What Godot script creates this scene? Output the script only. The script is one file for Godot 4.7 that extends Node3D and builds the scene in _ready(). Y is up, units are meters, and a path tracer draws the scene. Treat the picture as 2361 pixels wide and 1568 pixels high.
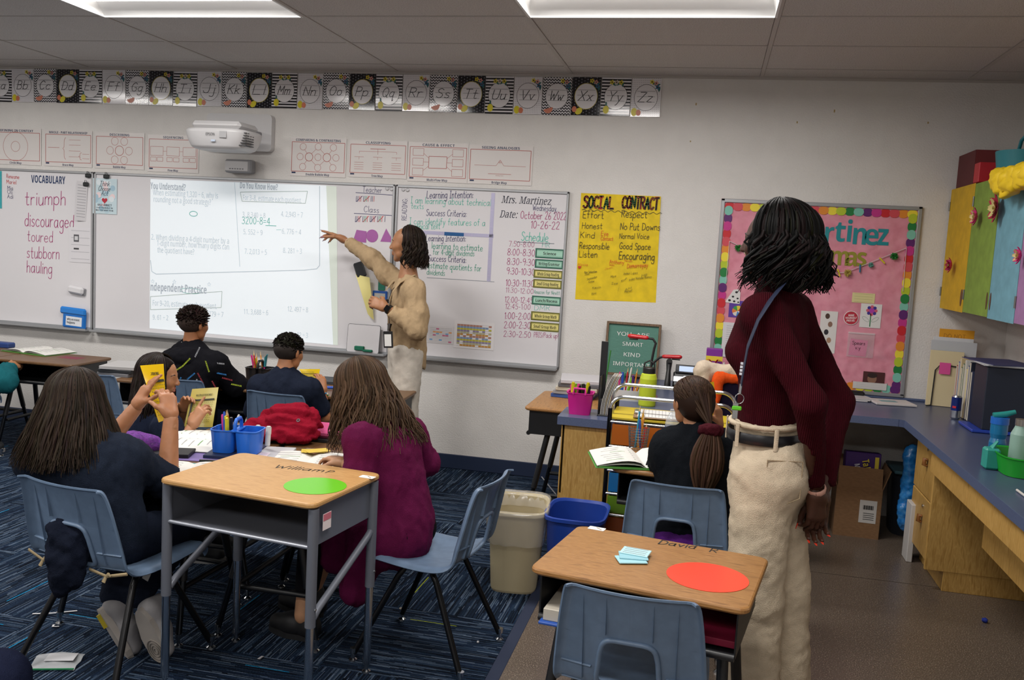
extends Node3D
# A primary-school classroom. Units are metres; the board wall is the plane z = 0, the floor y = 0.

const PW := 2361.0
const PH := 1568.0
const FOCAL := 2074.3355          # focal length in pixels of the photograph
const EYE := Vector3(0.0, 1.5897, 6.0438)
const CEIL := 2.746
const RWALL := 1.80               # right wall
const LWALL := -7.2
const BWALL := 8.6                # wall behind the camera
const CARPET := -0.648            # edge between carpet and polished floor
var cam_basis := Basis.from_euler(Vector3(-0.1036, 0.2127, 0.0555))
var mats := {}
var used := {}
var rng := RandomNumberGenerator.new()

# ---------------------------------------------------------------- pixels to places
func ray(x: float, y: float) -> Vector3:
	return cam_basis * Vector3((x - PW / 2) / FOCAL, -(y - PH / 2) / FOCAL, -1.0)
func on_z(x: float, y: float, z := 0.0) -> Vector3:
	var d := ray(x, y)
	return EYE + d * ((z - EYE.z) / d.z)
func on_y(x: float, y: float, h := 0.0) -> Vector3:
	var d := ray(x, y)
	return EYE + d * ((h - EYE.y) / d.y)
func on_x(x: float, y: float, at: float) -> Vector3:
	var d := ray(x, y)
	return EYE + d * ((at - EYE.x) / d.x)
func wall_rect(x0: float, y0: float, x1: float, y1: float) -> Rect2:   # corners seen at top left and bottom right -> rectangle on the board wall
	var a := on_z(x0, y0)
	var b := on_z(x1, y1)
	return Rect2(a.x, b.y, b.x - a.x, a.y - b.y)

# ---------------------------------------------------------------- mesh builder
class MB:
	var v := PackedVector3Array()
	var n := PackedVector3Array()
	var t := PackedVector2Array()
	var c := PackedColorArray()
	var ix := PackedInt32Array()
	var col := Color(1, 1, 1)
	var xf := Transform3D()
	func at(o: Vector3, b := Basis()) -> MB:
		xf = Transform3D(b, o)
		return self
	func vert(p: Vector3, nn: Vector3, uv := Vector2.ZERO) -> int:
		v.append(xf * p)
		n.append((xf.basis * nn).normalized())
		t.append(uv)
		c.append(col)
		return v.size() - 1
	func tri(a: int, b: int, d: int) -> void:
		var g := (v[b] - v[a]).cross(v[d] - v[a])
		ix.append(a)
		if g.dot(n[a] + n[b] + n[d]) > 0:
			ix.append(d); ix.append(b)
		else:
			ix.append(b); ix.append(d)
	func quad(a: Vector3, b: Vector3, d: Vector3, e: Vector3, toward := Vector3.ZERO) -> void:
		var nn := (b - a).cross(d - a)
		if nn.length() < 1e-12:
			nn = (d - a).cross(e - a)
		nn = nn.normalized()
		if toward != Vector3.ZERO and nn.dot(toward) < 0:
			nn = -nn
		var i := vert(a, nn, Vector2(0, 1))
		vert(b, nn, Vector2(1, 1)); vert(d, nn, Vector2(1, 0)); vert(e, nn, Vector2(0, 0))
		tri(i, i + 1, i + 2); tri(i, i + 2, i + 3)
	func box(o: Vector3, s: Vector3, bev := 0.0, b := Basis()) -> MB:
		var h := s / 2
		var r: float = min(bev, min(h.x, min(h.y, h.z)) * 0.98)
		var ax := [Vector3.RIGHT, Vector3.UP, Vector3.BACK]
		for k in 3:
			var u: Vector3 = ax[(k + 1) % 3]
			var w: Vector3 = ax[(k + 2) % 3]
			var hu: float = h[(k + 1) % 3] - r
			var hw: float = h[(k + 2) % 3] - r
			for sg in [-1.0, 1.0]:
				var cc: Vector3 = ax[k] * (h[k] * sg)
				quad(o + b * (cc - u * hu - w * hw), o + b * (cc + u * hu - w * hw), o + b * (cc + u * hu + w * hw), o + b * (cc - u * hu + w * hw), b * (ax[k] * sg))
		if r > 0:
			for k in 3:
				var i1 := (k + 1) % 3
				var i2 := (k + 2) % 3
				var e: Vector3 = ax[k] * (h[k] - r)
				for s1 in [-1.0, 1.0]:
					for s2 in [-1.0, 1.0]:
						var p: Vector3 = ax[i1] * (h[i1] * s1) + ax[i2] * ((h[i2] - r) * s2)
						var q: Vector3 = ax[i1] * ((h[i1] - r) * s1) + ax[i2] * (h[i2] * s2)
						quad(o + b * (p - e), o + b * (p + e), o + b * (q + e), o + b * (q - e), b * (ax[i1] * s1 + ax[i2] * s2))
			for sx in [-1.0, 1.0]:
				for sy in [-1.0, 1.0]:
					for sz in [-1.0, 1.0]:
						var sv := Vector3(sx, sy, sz)
						var nn := b * sv.normalized()
						var i := vert(o + b * (sv * Vector3(h.x, h.y - r, h.z - r)), nn)
						vert(o + b * (sv * Vector3(h.x - r, h.y, h.z - r)), nn)
						vert(o + b * (sv * Vector3(h.x - r, h.y - r, h.z)), nn)
						tri(i, i + 1, i + 2)
		return self
	# swept tube; radii one per point (or one for all); flat < 1 squeezes the section along `side`
	func tube(pts: Array, radii: Array, sides := 8, caps := true, flat := 1.0, side := Vector3.ZERO) -> MB:
		var m := pts.size()
		var u := Vector3.ZERO
		var first := v.size()
		for i in m:
			var d: Vector3 = (pts[min(i + 1, m - 1)] - pts[max(i - 1, 0)])
			d = d.normalized() if d.length() > 1e-9 else Vector3.UP
			if u == Vector3.ZERO:
				u = side if side != Vector3.ZERO else (Vector3.RIGHT if abs(d.x) < 0.8 else Vector3.BACK)
			u = (u - d * u.dot(d))
			u = u.normalized() if u.length() > 1e-6 else d.cross(Vector3(0.3, 0.5, 0.8)).normalized()
			var w := d.cross(u)
			var r: float = radii[min(i, radii.size() - 1)]
			for k in sides:
				var a := TAU * k / sides
				var nn := u * cos(a) / flat + w * sin(a)
				vert(pts[i] + u * (cos(a) * r * flat) + w * (sin(a) * r), nn, Vector2(float(k) / sides, float(i) / max(m - 1, 1)))
		for i in m - 1:
			for k in sides:
				var a := first + i * sides + k
				var b := first + i * sides + (k + 1) % sides
				tri(a, b, b + sides); tri(a, b + sides, a + sides)
		if caps:
			for e in [0, m - 1]:
				var d: Vector3 = (pts[0] - pts[1]).normalized() if e == 0 else (pts[m - 1] - pts[m - 2]).normalized()
				var ci := vert(pts[e], d)
				var s0 := v.size()
				for k in sides:
					vert(xf.affine_inverse() * v[first + e * sides + k], d)
				for k in sides:
					tri(ci, s0 + k, s0 + (k + 1) % sides)
		return self
	# lathe round y: profile of (radius, height); squash scales x and z; power > 2 makes a rounded rectangle
	func lathe(o: Vector3, prof: Array, seg := 20, b := Basis(), sx := 1.0, sz := 1.0, power := 2.0) -> MB:
		for i in prof.size() - 1:
			var p: Vector2 = prof[i]
			var q: Vector2 = prof[i + 1]
			var dn := Vector2(q.y - p.y, -(q.x - p.x))
			if dn.length() < 1e-9:
				continue
			dn = dn.normalized()
			var s := v.size()
			for k in seg + 1:
				var a := TAU * k / seg
				var ca := cos(a)
				var sa := sin(a)
				if power != 2.0:
					var f := pow(pow(abs(ca), power) + pow(abs(sa), power), -1.0 / power)
					ca *= f; sa *= f
				var nn := b * Vector3(cos(a) * dn.x / sx, dn.y, sin(a) * dn.x / sz)
				vert(o + b * Vector3(ca * p.x * sx, p.y, sa * p.x * sz), nn, Vector2(float(k) / seg, p.y))
				vert(o + b * Vector3(ca * q.x * sx, q.y, sa * q.x * sz), nn, Vector2(float(k) / seg, q.y))
			for k in seg:
				var a := s + k * 2
				tri(a, a + 1, a + 3); tri(a, a + 3, a + 2)
		return self
	# flat polygon (2D points in the plane of right, up) extruded by depth along its normal
	func slab(o: Vector3, right: Vector3, up: Vector3, poly: PackedVector2Array, depth := 0.001) -> MB:
		var nn := right.cross(up).normalized()
		var id := Geometry2D.triangulate_polygon(poly)
		var s := v.size()
		for p in poly:
			vert(o + right * p.x + up * p.y + nn * depth, nn, p)
		for k in range(0, id.size(), 3):
			tri(s + id[k], s + id[k + 1], s + id[k + 2])
		if depth > 0:
			s = v.size()
			for p in poly:
				vert(o + right * p.x + up * p.y, -nn, p)
			for k in range(0, id.size(), 3):
				tri(s + id[k], s + id[k + 1], s + id[k + 2])
			var cen := Vector2.ZERO
			for p in poly:
				cen += p / poly.size()
			for k in poly.size():
				var p := poly[k]
				var q := poly[(k + 1) % poly.size()]
				var e := q - p
				var en := Vector2(e.y, -e.x)
				if Geometry2D.is_polygon_clockwise(poly):
					en = -en
				quad(o + right * p.x + up * p.y, o + right * q.x + up * q.y, o + right * q.x + up * q.y + nn * depth, o + right * p.x + up * p.y + nn * depth, right * en.x + up * en.y)
		return self
	# grid of points pts[i][j], smooth normals, optional thickness
	func sheet(rows: Array, thick := 0.0) -> MB:
		var m := rows.size()
		var k: int = rows[0].size()
		var nor := []
		for i in m:
			var line := []
			for j in k:
				var du: Vector3 = rows[i][min(j + 1, k - 1)] - rows[i][max(j - 1, 0)]
				var dv: Vector3 = rows[min(i + 1, m - 1)][j] - rows[max(i - 1, 0)][j]
				var nn := du.cross(dv)
				line.append(nn.normalized() if nn.length() > 1e-12 else Vector3.UP)
			nor.append(line)
		for sg in ([1.0] if thick == 0.0 else [1.0, -1.0]):
			var s := v.size()
			for i in m:
				for j in k:
					vert(rows[i][j] + nor[i][j] * (thick / 2 * sg), nor[i][j] * sg, Vector2(float(j) / (k - 1), float(i) / (m - 1)))
			for i in m - 1:
				for j in k - 1:
					var a := s + i * k + j
					tri(a, a + 1, a + k + 1); tri(a, a + k + 1, a + k)
		if thick > 0.0:
			var rim := []
			for j in k: rim.append([0, j])
			for i in range(1, m): rim.append([i, k - 1])
			for j in range(k - 2, -1, -1): rim.append([m - 1, j])
			for i in range(m - 2, 0, -1): rim.append([i, 0])
			var cen: Vector3 = rows[m / 2][k / 2]
			for e in rim.size():
				var a: Array = rim[e]
				var b: Array = rim[(e + 1) % rim.size()]
				var pa: Vector3 = rows[a[0]][a[1]]
				var pb: Vector3 = rows[b[0]][b[1]]
				var na: Vector3 = nor[a[0]][a[1]] * (thick / 2)
				var nb: Vector3 = nor[b[0]][b[1]] * (thick / 2)
				var outw := (pb - pa).cross(na)
				if outw.dot((pa + pb) / 2 - cen) < 0: outw = -outw
				quad(pa - na, pb - nb, pb + nb, pa + na, outw)
		return self
	func mesh(m: Material) -> ArrayMesh:
		var a := []
		a.resize(Mesh.ARRAY_MAX)
		a[Mesh.ARRAY_VERTEX] = v
		a[Mesh.ARRAY_NORMAL] = n
		a[Mesh.ARRAY_TEX_UV] = t
		a[Mesh.ARRAY_COLOR] = c
		a[Mesh.ARRAY_INDEX] = ix
		var am := ArrayMesh.new()
		am.add_surface_from_arrays(Mesh.PRIMITIVE_TRIANGLES, a)
		am.surface_set_material(0, m)
		return am

# ---------------------------------------------------------------- objects
func numbered(called: String) -> String:
	if not used.has(called):
		used[called] = 0
		return called
	used[called] += 1
	return "%s_%03d" % [called, used[called]]
func tag(o: Node, label: String, category: String, group := "") -> Node:
	o.set_meta("label", label)
	o.set_meta("category", category)
	if group != "": o.set_meta("group", group)
	return o
func thing(called: String, label: String, category: String, at := Vector3.ZERO, turn := 0.0, group := "") -> Node3D:
	var o := Node3D.new()
	o.name = numbered(called)
	add_child(o)
	o.position = at
	o.rotation.y = turn
	tag(o, label, category, group)
	return o
func part(called: String, mb: MB, m: Material, parent: Node) -> MeshInstance3D:
	var o := MeshInstance3D.new()
	o.mesh = mb.mesh(m)
	o.name = called
	parent.add_child(o, true)
	return o
func inst(called: String, mesh: Mesh, parent: Node, at := Vector3.ZERO, b := Basis()) -> MeshInstance3D:
	var o := MeshInstance3D.new()
	o.mesh = mesh
	o.name = called
	parent.add_child(o, true)
	o.transform = Transform3D(b, at)
	return o
func solo(called: String, mb: MB, m: Material, label: String, category: String, group := "") -> MeshInstance3D:
	var o := part(numbered(called), mb, m, self)
	tag(o, label, category, group)
	return o
func struct(called: String, mb: MB, m: Material, parent: Node = null) -> MeshInstance3D:
	var o := part(called, mb, m, parent if parent else self)
	if parent == null: o.set_meta("kind", "structure")
	return o
func copy_of(src: Node3D, at: Vector3, turn: float, label := "", group := "") -> Node3D:
	var o: Node3D = src.duplicate()
	o.name = numbered(src.get_meta("base_name"))
	add_child(o)
	o.position = at
	o.rotation = Vector3(0, turn, 0)
	if label != "": o.set_meta("label", label)
	if group != "": o.set_meta("group", group)
	return o

# ---------------------------------------------------------------- materials
func hexc(s: String) -> Color:
	return Color.html(s)
func paint(col: Color, rough := 0.6, metal := 0.0, spec := 0.5) -> StandardMaterial3D:
	var key := "%s|%.3f|%.2f|%.2f" % [col.to_html(), rough, metal, spec]
	if not mats.has(key):
		var m := StandardMaterial3D.new()
		m.albedo_color = col
		m.roughness = rough
		m.metallic = metal
		m.metallic_specular = spec
		mats[key] = m
	return mats[key]
func tint(col: String, rough := 0.6, metal := 0.0) -> StandardMaterial3D:
	return paint(Color.html(col), rough, metal)
func V3(x: float, y: float, z: float) -> Vector3:
	return Vector3(x, y, z)
func V2(x: float, y: float) -> Vector2:
	return Vector2(x, y)
func mk() -> MB:
	return MB.new()
func noise_tex(freq: float, ramp: Array, size := 512, oct := 4, sd := 1, kind := FastNoiseLite.TYPE_SIMPLEX_SMOOTH, as_normal := false, bump := 4.0) -> NoiseTexture2D:
	var f := FastNoiseLite.new()
	f.noise_type = kind
	f.frequency = freq
	f.fractal_octaves = oct
	f.seed = sd
	var t := NoiseTexture2D.new()
	t.width = size
	t.height = size
	t.seamless = true
	t.noise = f
	if as_normal:
		t.as_normal_map = true
		t.bump_strength = bump
	elif ramp.size() > 0:
		var g := Gradient.new()
		g.offsets = PackedFloat32Array(ramp[0])
		var cs := PackedColorArray()
		for s in ramp[1]: cs.append(hexc(s))
		g.colors = cs
		t.color_ramp = g
	return t
func tri_mat(key: String, tex: Texture2D, scale: Vector3, rough := 0.6, nrm: Texture2D = null, nscale := 1.0, world := false) -> StandardMaterial3D:
	if mats.has(key): return mats[key]
	var m := StandardMaterial3D.new()
	m.albedo_texture = tex
	m.uv1_triplanar = true
	m.uv1_world_triplanar = world
	m.uv1_scale = scale
	m.roughness = rough
	if nrm:
		m.normal_enabled = true
		m.normal_texture = nrm
		m.normal_scale = nscale
	mats[key] = m
	return m
func image_mat(key: String, im: Image, rough := 0.6) -> StandardMaterial3D:
	if mats.has(key): return mats[key]
	var m := StandardMaterial3D.new()
	m.albedo_texture = ImageTexture.create_from_image(im)
	m.roughness = rough
	mats[key] = m
	return m
func glass_mat(col: Color, alpha: float, rough := 0.05) -> StandardMaterial3D:
	var key := "glass" + col.to_html() + str(alpha) + str(rough)
	if not mats.has(key):
		var m := StandardMaterial3D.new()
		m.albedo_color = Color(col, alpha)
		m.transparency = BaseMaterial3D.TRANSPARENCY_ALPHA
		m.roughness = rough
		mats[key] = m
	return mats[key]

# ---------------------------------------------------------------- handwriting: single-stroke letters (x height 4, capitals 7)
const GLYPH := {
	"a": "3.4,3.4 1.8,4 .4,3 0,1.8 .5,.5 1.6,0 2.9,.8 3.5,2.4|3.5,4 3.5,.6 4,0", "b": "0,7 0,0|0,3 1.4,4 3,3.6 3.6,2 3,.5 1.5,0 0,.8",
	"c": "3.3,3.3 2,4 .6,3.3 0,2 .6,.6 2,0 3.4,.7", "d": "3.5,7 3.5,0|3.5,3 2.2,4 .7,3.4 0,1.9 .7,.4 2.1,0 3.5,1",
	"e": ".1,2.1 3.4,2.3 3,3.5 1.8,4 .5,3.2 0,1.8 .6,.5 2,0 3.4,.7", "f": "3,6.6 2.1,7 1.3,6 1.3,0|0,4 2.7,4",
	"g": "3.4,3.4 1.8,4 .4,3 0,1.9 .6,.6 1.8,.2 3.4,1.4|3.4,4 3.4,-1.6 2.4,-2.9 .9,-2.8 .2,-2", "h": "0,7 0,0|0,2.8 1.4,4 2.8,3.6 3.1,2.2 3.1,0",
	"i": ".3,4 .3,0|.3,5.5 .4,5.9", "j": "1,4 1,-2 .2,-2.9 -.8,-2.4|1,5.5 1.1,5.9", "k": "0,7 0,0|2.8,4 0,1.7|.9,2.3 3,0", "l": ".3,7 .3,0",
	"m": "0,4 0,0|0,2.8 1,4 2.2,3.7 2.5,2.4 2.5,0|2.5,2.8 3.5,4 4.7,3.7 5,2.4 5,0", "n": "0,4 0,0|0,2.8 1.4,4 2.7,3.7 3.1,2.4 3.1,0",
	"o": "1.8,4 .5,3.3 0,2 .5,.6 1.8,0 3.1,.6 3.6,2 3.1,3.4 1.8,4", "p": "0,4 0,-3|0,3 1.4,4 3,3.6 3.6,2 3,.5 1.5,0 0,.8",
	"q": "3.4,3.4 1.8,4 .4,3 0,1.9 .6,.5 1.8,.1 3.4,1.2|3.4,4 3.4,-2.8 4.2,-2.2", "r": "0,4 0,0|0,2.6 1,3.8 2.4,3.8",
	"s": "2.7,3.5 1.5,4 .3,3.3 .8,2.4 2.2,1.8 2.7,.9 1.6,0 .1,.5", "t": "1.2,6.4 1.2,.8 2,0 2.8,.3|0,4 2.6,4",
	"u": "0,4 0,1.2 .8,0 2.2,.3 3.1,1.6|3.1,4 3.1,0", "v": "0,4 1.6,0 1.6,0 3.1,4", "w": "0,4 1.2,0 1.2,0 2.4,3 2.4,3 3.6,0 3.6,0 4.8,4",
	"x": "0,4 3,0|3,4 0,0", "y": "0,4 1.6,.4|3.2,4 1.2,-2 .2,-3", "z": "0,4 3,4 3,4 0,0 0,0 3.1,0",
	"A": "0,0 2.2,7 2.2,7 4.4,0|.8,2.5 3.6,2.5", "B": "0,7 0,0|0,7 2.6,6.7 3.2,5.4 2.4,3.9 0,3.7|0,3.7 2.9,3.4 3.7,1.8 2.8,.2 0,0",
	"C": "4.2,5.8 2.6,7 .9,6 0,3.5 .9,.9 2.6,0 4.3,1.2", "D": "0,7 0,0|0,7 2.6,6.5 4.2,4.6 4.1,2 2.6,.4 0,0", "E": "3.4,7 0,7 0,7 0,0 0,0 3.5,0|0,3.7 2.8,3.7",
	"F": "3.4,7 0,7 0,7 0,0|0,3.7 2.7,3.7", "G": "4.2,5.8 2.6,7 .9,6 0,3.5 .9,.9 2.6,0 4.2,1 4.2,3 4.2,3 2.6,3", "H": "0,7 0,0|4,7 4,0|0,3.6 4,3.6",
	"I": "1.2,7 1.2,0|0,7 2.4,7|0,0 2.4,0", "J": "2.6,7 2.6,1.4 1.6,0 .3,.6 0,1.8", "K": "0,7 0,0|3.8,7 0,3|1,4 4,0", "L": "0,7 0,0 0,0 3.4,0",
	"M": "0,0 .4,7 .4,7 2.7,2 2.7,2 5,7 5,7 5.4,0", "N": "0,0 0,7 0,7 4,0 4,0 4,7", "O": "2.4,7 .7,5.9 0,3.5 .7,1 2.4,0 4.1,1 4.8,3.5 4.1,5.9 2.4,7",
	"P": "0,7 0,0|0,7 2.8,6.7 3.6,5.2 2.8,3.6 0,3.3", "Q": "2.4,7 .7,5.9 0,3.5 .7,1 2.4,0 4.1,1 4.8,3.5 4.1,5.9 2.4,7|3,1.6 4.8,-.6",
	"R": "0,7 0,0|0,7 2.8,6.7 3.5,5.3 2.7,3.8 0,3.5|1.4,3.5 3.8,0", "S": "3.6,6 2.2,7 .6,6.3 .4,5 1.4,4 3,3.2 3.7,1.8 2.8,.3 1.3,0 0,1",
	"T": "0,7 4.4,7|2.2,7 2.2,0", "U": "0,7 0,2 .9,.3 2.2,0 3.5,.5 4.2,2 4.2,7", "V": "0,7 2.2,0 2.2,0 4.4,7", "W": "0,7 1.6,0 1.6,0 3.1,5 3.1,5 4.6,0 4.6,0 6.2,7",
	"X": "0,7 4.2,0|4.2,7 0,0", "Y": "0,7 2,3.4 2,3.4 4,7|2,3.4 2,0", "Z": "0,7 4,7 4,7 0,0 0,0 4.2,0",
	"0": "1.8,7 .5,5.8 0,3.5 .5,1.2 1.8,0 3.1,1.2 3.6,3.5 3.1,5.8 1.8,7", "1": "0,5.6 1.2,7 1.2,7 1.2,0", "2": ".1,5.6 1.2,7 2.8,6.6 3.2,5.2 2,3 0,0 0,0 3.6,0",
	"3": ".2,6.2 1.6,7 3,6.2 2.8,4.5 1.4,3.8|1.4,3.8 3.1,3.2 3.4,1.6 2.2,.1 .8,.1 0,.9", "4": "2.8,0 2.8,7 2.8,7 0,2.2 0,2.2 3.8,2.2",
	"5": "3.3,7 .5,7 .5,7 .3,4 .3,4 2,4.4 3.3,3.3 3.2,1.2 1.8,0 0,.6", "6": "2.8,6.8 1.2,5.6 .1,2.8 .6,.6 1.9,0 3.2,.9 3.3,2.5 2.2,3.6 .8,3.2 .2,2",
	"7": "0,7 3.6,7 3.6,7 1.4,0", "8": "1.8,3.8 .4,4.8 .5,6.4 1.8,7 3.1,6.4 3.2,4.8 1.8,3.8 .2,2.6 .2,.9 1.8,0 3.4,.9 3.4,2.6 1.8,3.8",
	"9": "3.3,5 2,3.6 .6,4 .1,5.4 1,6.8 2.4,6.9 3.3,5.6 3.2,3 2.4,0", ".": "0,0 .4,.2", ",": ".4,.3 0,-1.2", ":": ".2,.4 .3,.8|.2,3 .3,3.4", "-": "0,3 2,3",
	"/": "0,-.5 2.6,7", "=": "0,2.2 3,2.2|0,4 3,4", "!": ".2,7 .2,2|.2,0 .3,.3", "?": "0,5.6 1.2,7 2.8,6.2 2.4,4.4 1.4,3.2 1.4,2|1.4,0 1.5,.3", "'": ".2,7 0,5.6", "÷": "0,3 3,3|1.5,4.8 1.6,5|1.5,1 1.6,1.2",
}
var glyph_cache := {}
func glyph(ch: String) -> Array:
	if not glyph_cache.has(ch):
		var lines := []
		for s in str(GLYPH.get(ch, "")).split("|", false):
			var raw := []
			for w in s.split(" ", false):
				var q: PackedStringArray = w.split(",")
				raw.append(Vector2(q[0].to_float(), q[1].to_float()))
			var o := []
			for i in raw.size() - 1:
				if raw[i] == raw[i + 1]: continue
				var p0: Vector2 = raw[max(i - 1, 0)]
				var p3: Vector2 = raw[min(i + 2, raw.size() - 1)]
				if raw.size() == 2:
					o.append(raw[i]); continue
				for k in 4:
					o.append(raw[i].cubic_interpolate(raw[i + 1], p0, p3, k / 4.0))
			o.append(raw[raw.size() - 1])
			lines.append(o)
		glyph_cache[ch] = lines
	return glyph_cache[ch]
func text_width(s: String) -> float:
	var x := 0.0
	for ch in s:
		if ch == " ": x += 3.2
		else:
			var w := 0.0
			for l in glyph(ch):
				for p in l: w = max(w, p.x)
			x += w + 1.5
	return max(x - 1.5, 0.1)
func stroke(mb: MB, pts: Array, o: Vector3, right: Vector3, up: Vector3, width: float) -> void:
	var nn := right.cross(up).normalized()
	var m := pts.size()
	var s := mb.v.size()
	for i in m:
		var d: Vector2 = pts[min(i + 1, m - 1)] - pts[max(i - 1, 0)]
		d = d.normalized() if d.length() > 1e-9 else Vector2.RIGHT
		var p: Vector2 = pts[i]
		if i == 0: p -= d * width * 0.4
		if i == m - 1: p += d * width * 0.4
		var e := Vector2(-d.y, d.x) * (width / 2)
		mb.vert(o + right * (p.x + e.x) + up * (p.y + e.y), nn)
		mb.vert(o + right * (p.x - e.x) + up * (p.y - e.y), nn)
	for i in m - 1:
		var a := s + i * 2
		mb.tri(a, a + 1, a + 3); mb.tri(a, a + 3, a + 2)
# a line of handwriting: baseline from o, along right; cap height h; fit > 0 stretches it to that length
func write(mb: MB, s: String, o: Vector3, right: Vector3, up: Vector3, h: float, fit := 0.0, pen := 0.09, slant := 0.0, wob := 0.0) -> void:
	var k := h / 7.0
	var kx := k if fit <= 0 else fit / text_width(s)
	var x := 0.0
	for ch in s:
		if ch == " ":
			x += 3.2; continue
		var w := 0.0
		var dy := rng.randf_range(-wob, wob)
		for l in glyph(ch):
			var pts := []
			for p in l:
				w = max(w, p.x)
				pts.append(Vector2((x + p.x) * kx + p.y * k * slant, (p.y + dy) * k))
			stroke(mb, pts, o, right, up, h * pen)
		x += w + 1.5
# handwriting on the board wall between two pixels (baseline ends), z = how far proud
func wall_ink(parent: Node, s: String, x0: float, y0: float, x1: float, y1: float, h: float, m: Material, z := 0.02, pen := 0.09, slant := 0.0) -> void:
	var a := on_z(x0, y0, z)
	var b := on_z(x1, y1, z)
	var mb := MB.new()
	var r := (b - a).normalized()
	write(mb, s, a, r, Vector3.UP, h, a.distance_to(b), pen, slant, 0.25)
	part("handwriting", mb, m, parent)
var fonts := {}
func type_text(parent: Node, s: String, o: Vector3, right: Vector3, up: Vector3, h: float, m: Material, bold := false, fit := 0.0, face := "Droid Sans", align := HORIZONTAL_ALIGNMENT_CENTER, called := "lettering") -> MeshInstance3D:
	var key := face + str(bold)
	if not fonts.has(key):
		var f := SystemFont.new()
		f.font_names = PackedStringArray([face])
		if bold: f.font_weight = 700
		fonts[key] = f
	var tm := TextMesh.new()
	tm.font = fonts[key]
	tm.text = s
	tm.font_size = 24
	tm.pixel_size = h / (24 * 0.72)
	tm.depth = 0.0003
	tm.curve_step = 2.0
	tm.horizontal_alignment = align
	tm.vertical_alignment = VERTICAL_ALIGNMENT_CENTER
	tm.material = m
	var sx := 1.0
	if fit > 0: sx = fit / max(tm.get_aabb().size.x, 1e-4)
	return inst(called, tm, parent, o, Basis(right.normalized() * sx, up.normalized(), right.cross(up).normalized()))
func line3(mb: MB, a: Vector3, b: Vector3, w: float, nn: Vector3) -> void:      # flat printed line
	var e := (b - a).cross(nn).normalized() * (w / 2)
	mb.quad(a - e, b - e, b + e, a + e, nn)
func ring3(mb: MB, c: Vector3, right: Vector3, up: Vector3, rx: float, ry: float, w: float, seg := 28) -> void:
	var pts := []
	for k in seg + 1: pts.append(Vector2(cos(TAU * k / seg) * rx, sin(TAU * k / seg) * ry))
	stroke(mb, pts, c, right, up, w)
func disc_poly(rx: float, ry: float, seg := 24, c := Vector2.ZERO) -> PackedVector2Array:
	var p := PackedVector2Array()
	for k in seg: p.append(c + Vector2(cos(TAU * k / seg) * rx, sin(TAU * k / seg) * ry))
	return p
func rect_poly(w: float, h: float, r := 0.0, seg := 4) -> PackedVector2Array:
	var p := PackedVector2Array()
	if r <= 0: return PackedVector2Array([Vector2(-w / 2, -h / 2), Vector2(w / 2, -h / 2), Vector2(w / 2, h / 2), Vector2(-w / 2, h / 2)])
	for q in 4:
		var c := Vector2((w / 2 - r) * (1 if q == 0 or q == 3 else -1), (h / 2 - r) * (1 if q < 2 else -1))
		for k in seg + 1:
			var a := PI / 2 * (q + float(k) / seg)
			p.append(c + Vector2(cos(a), sin(a)) * r)
	return p

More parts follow.
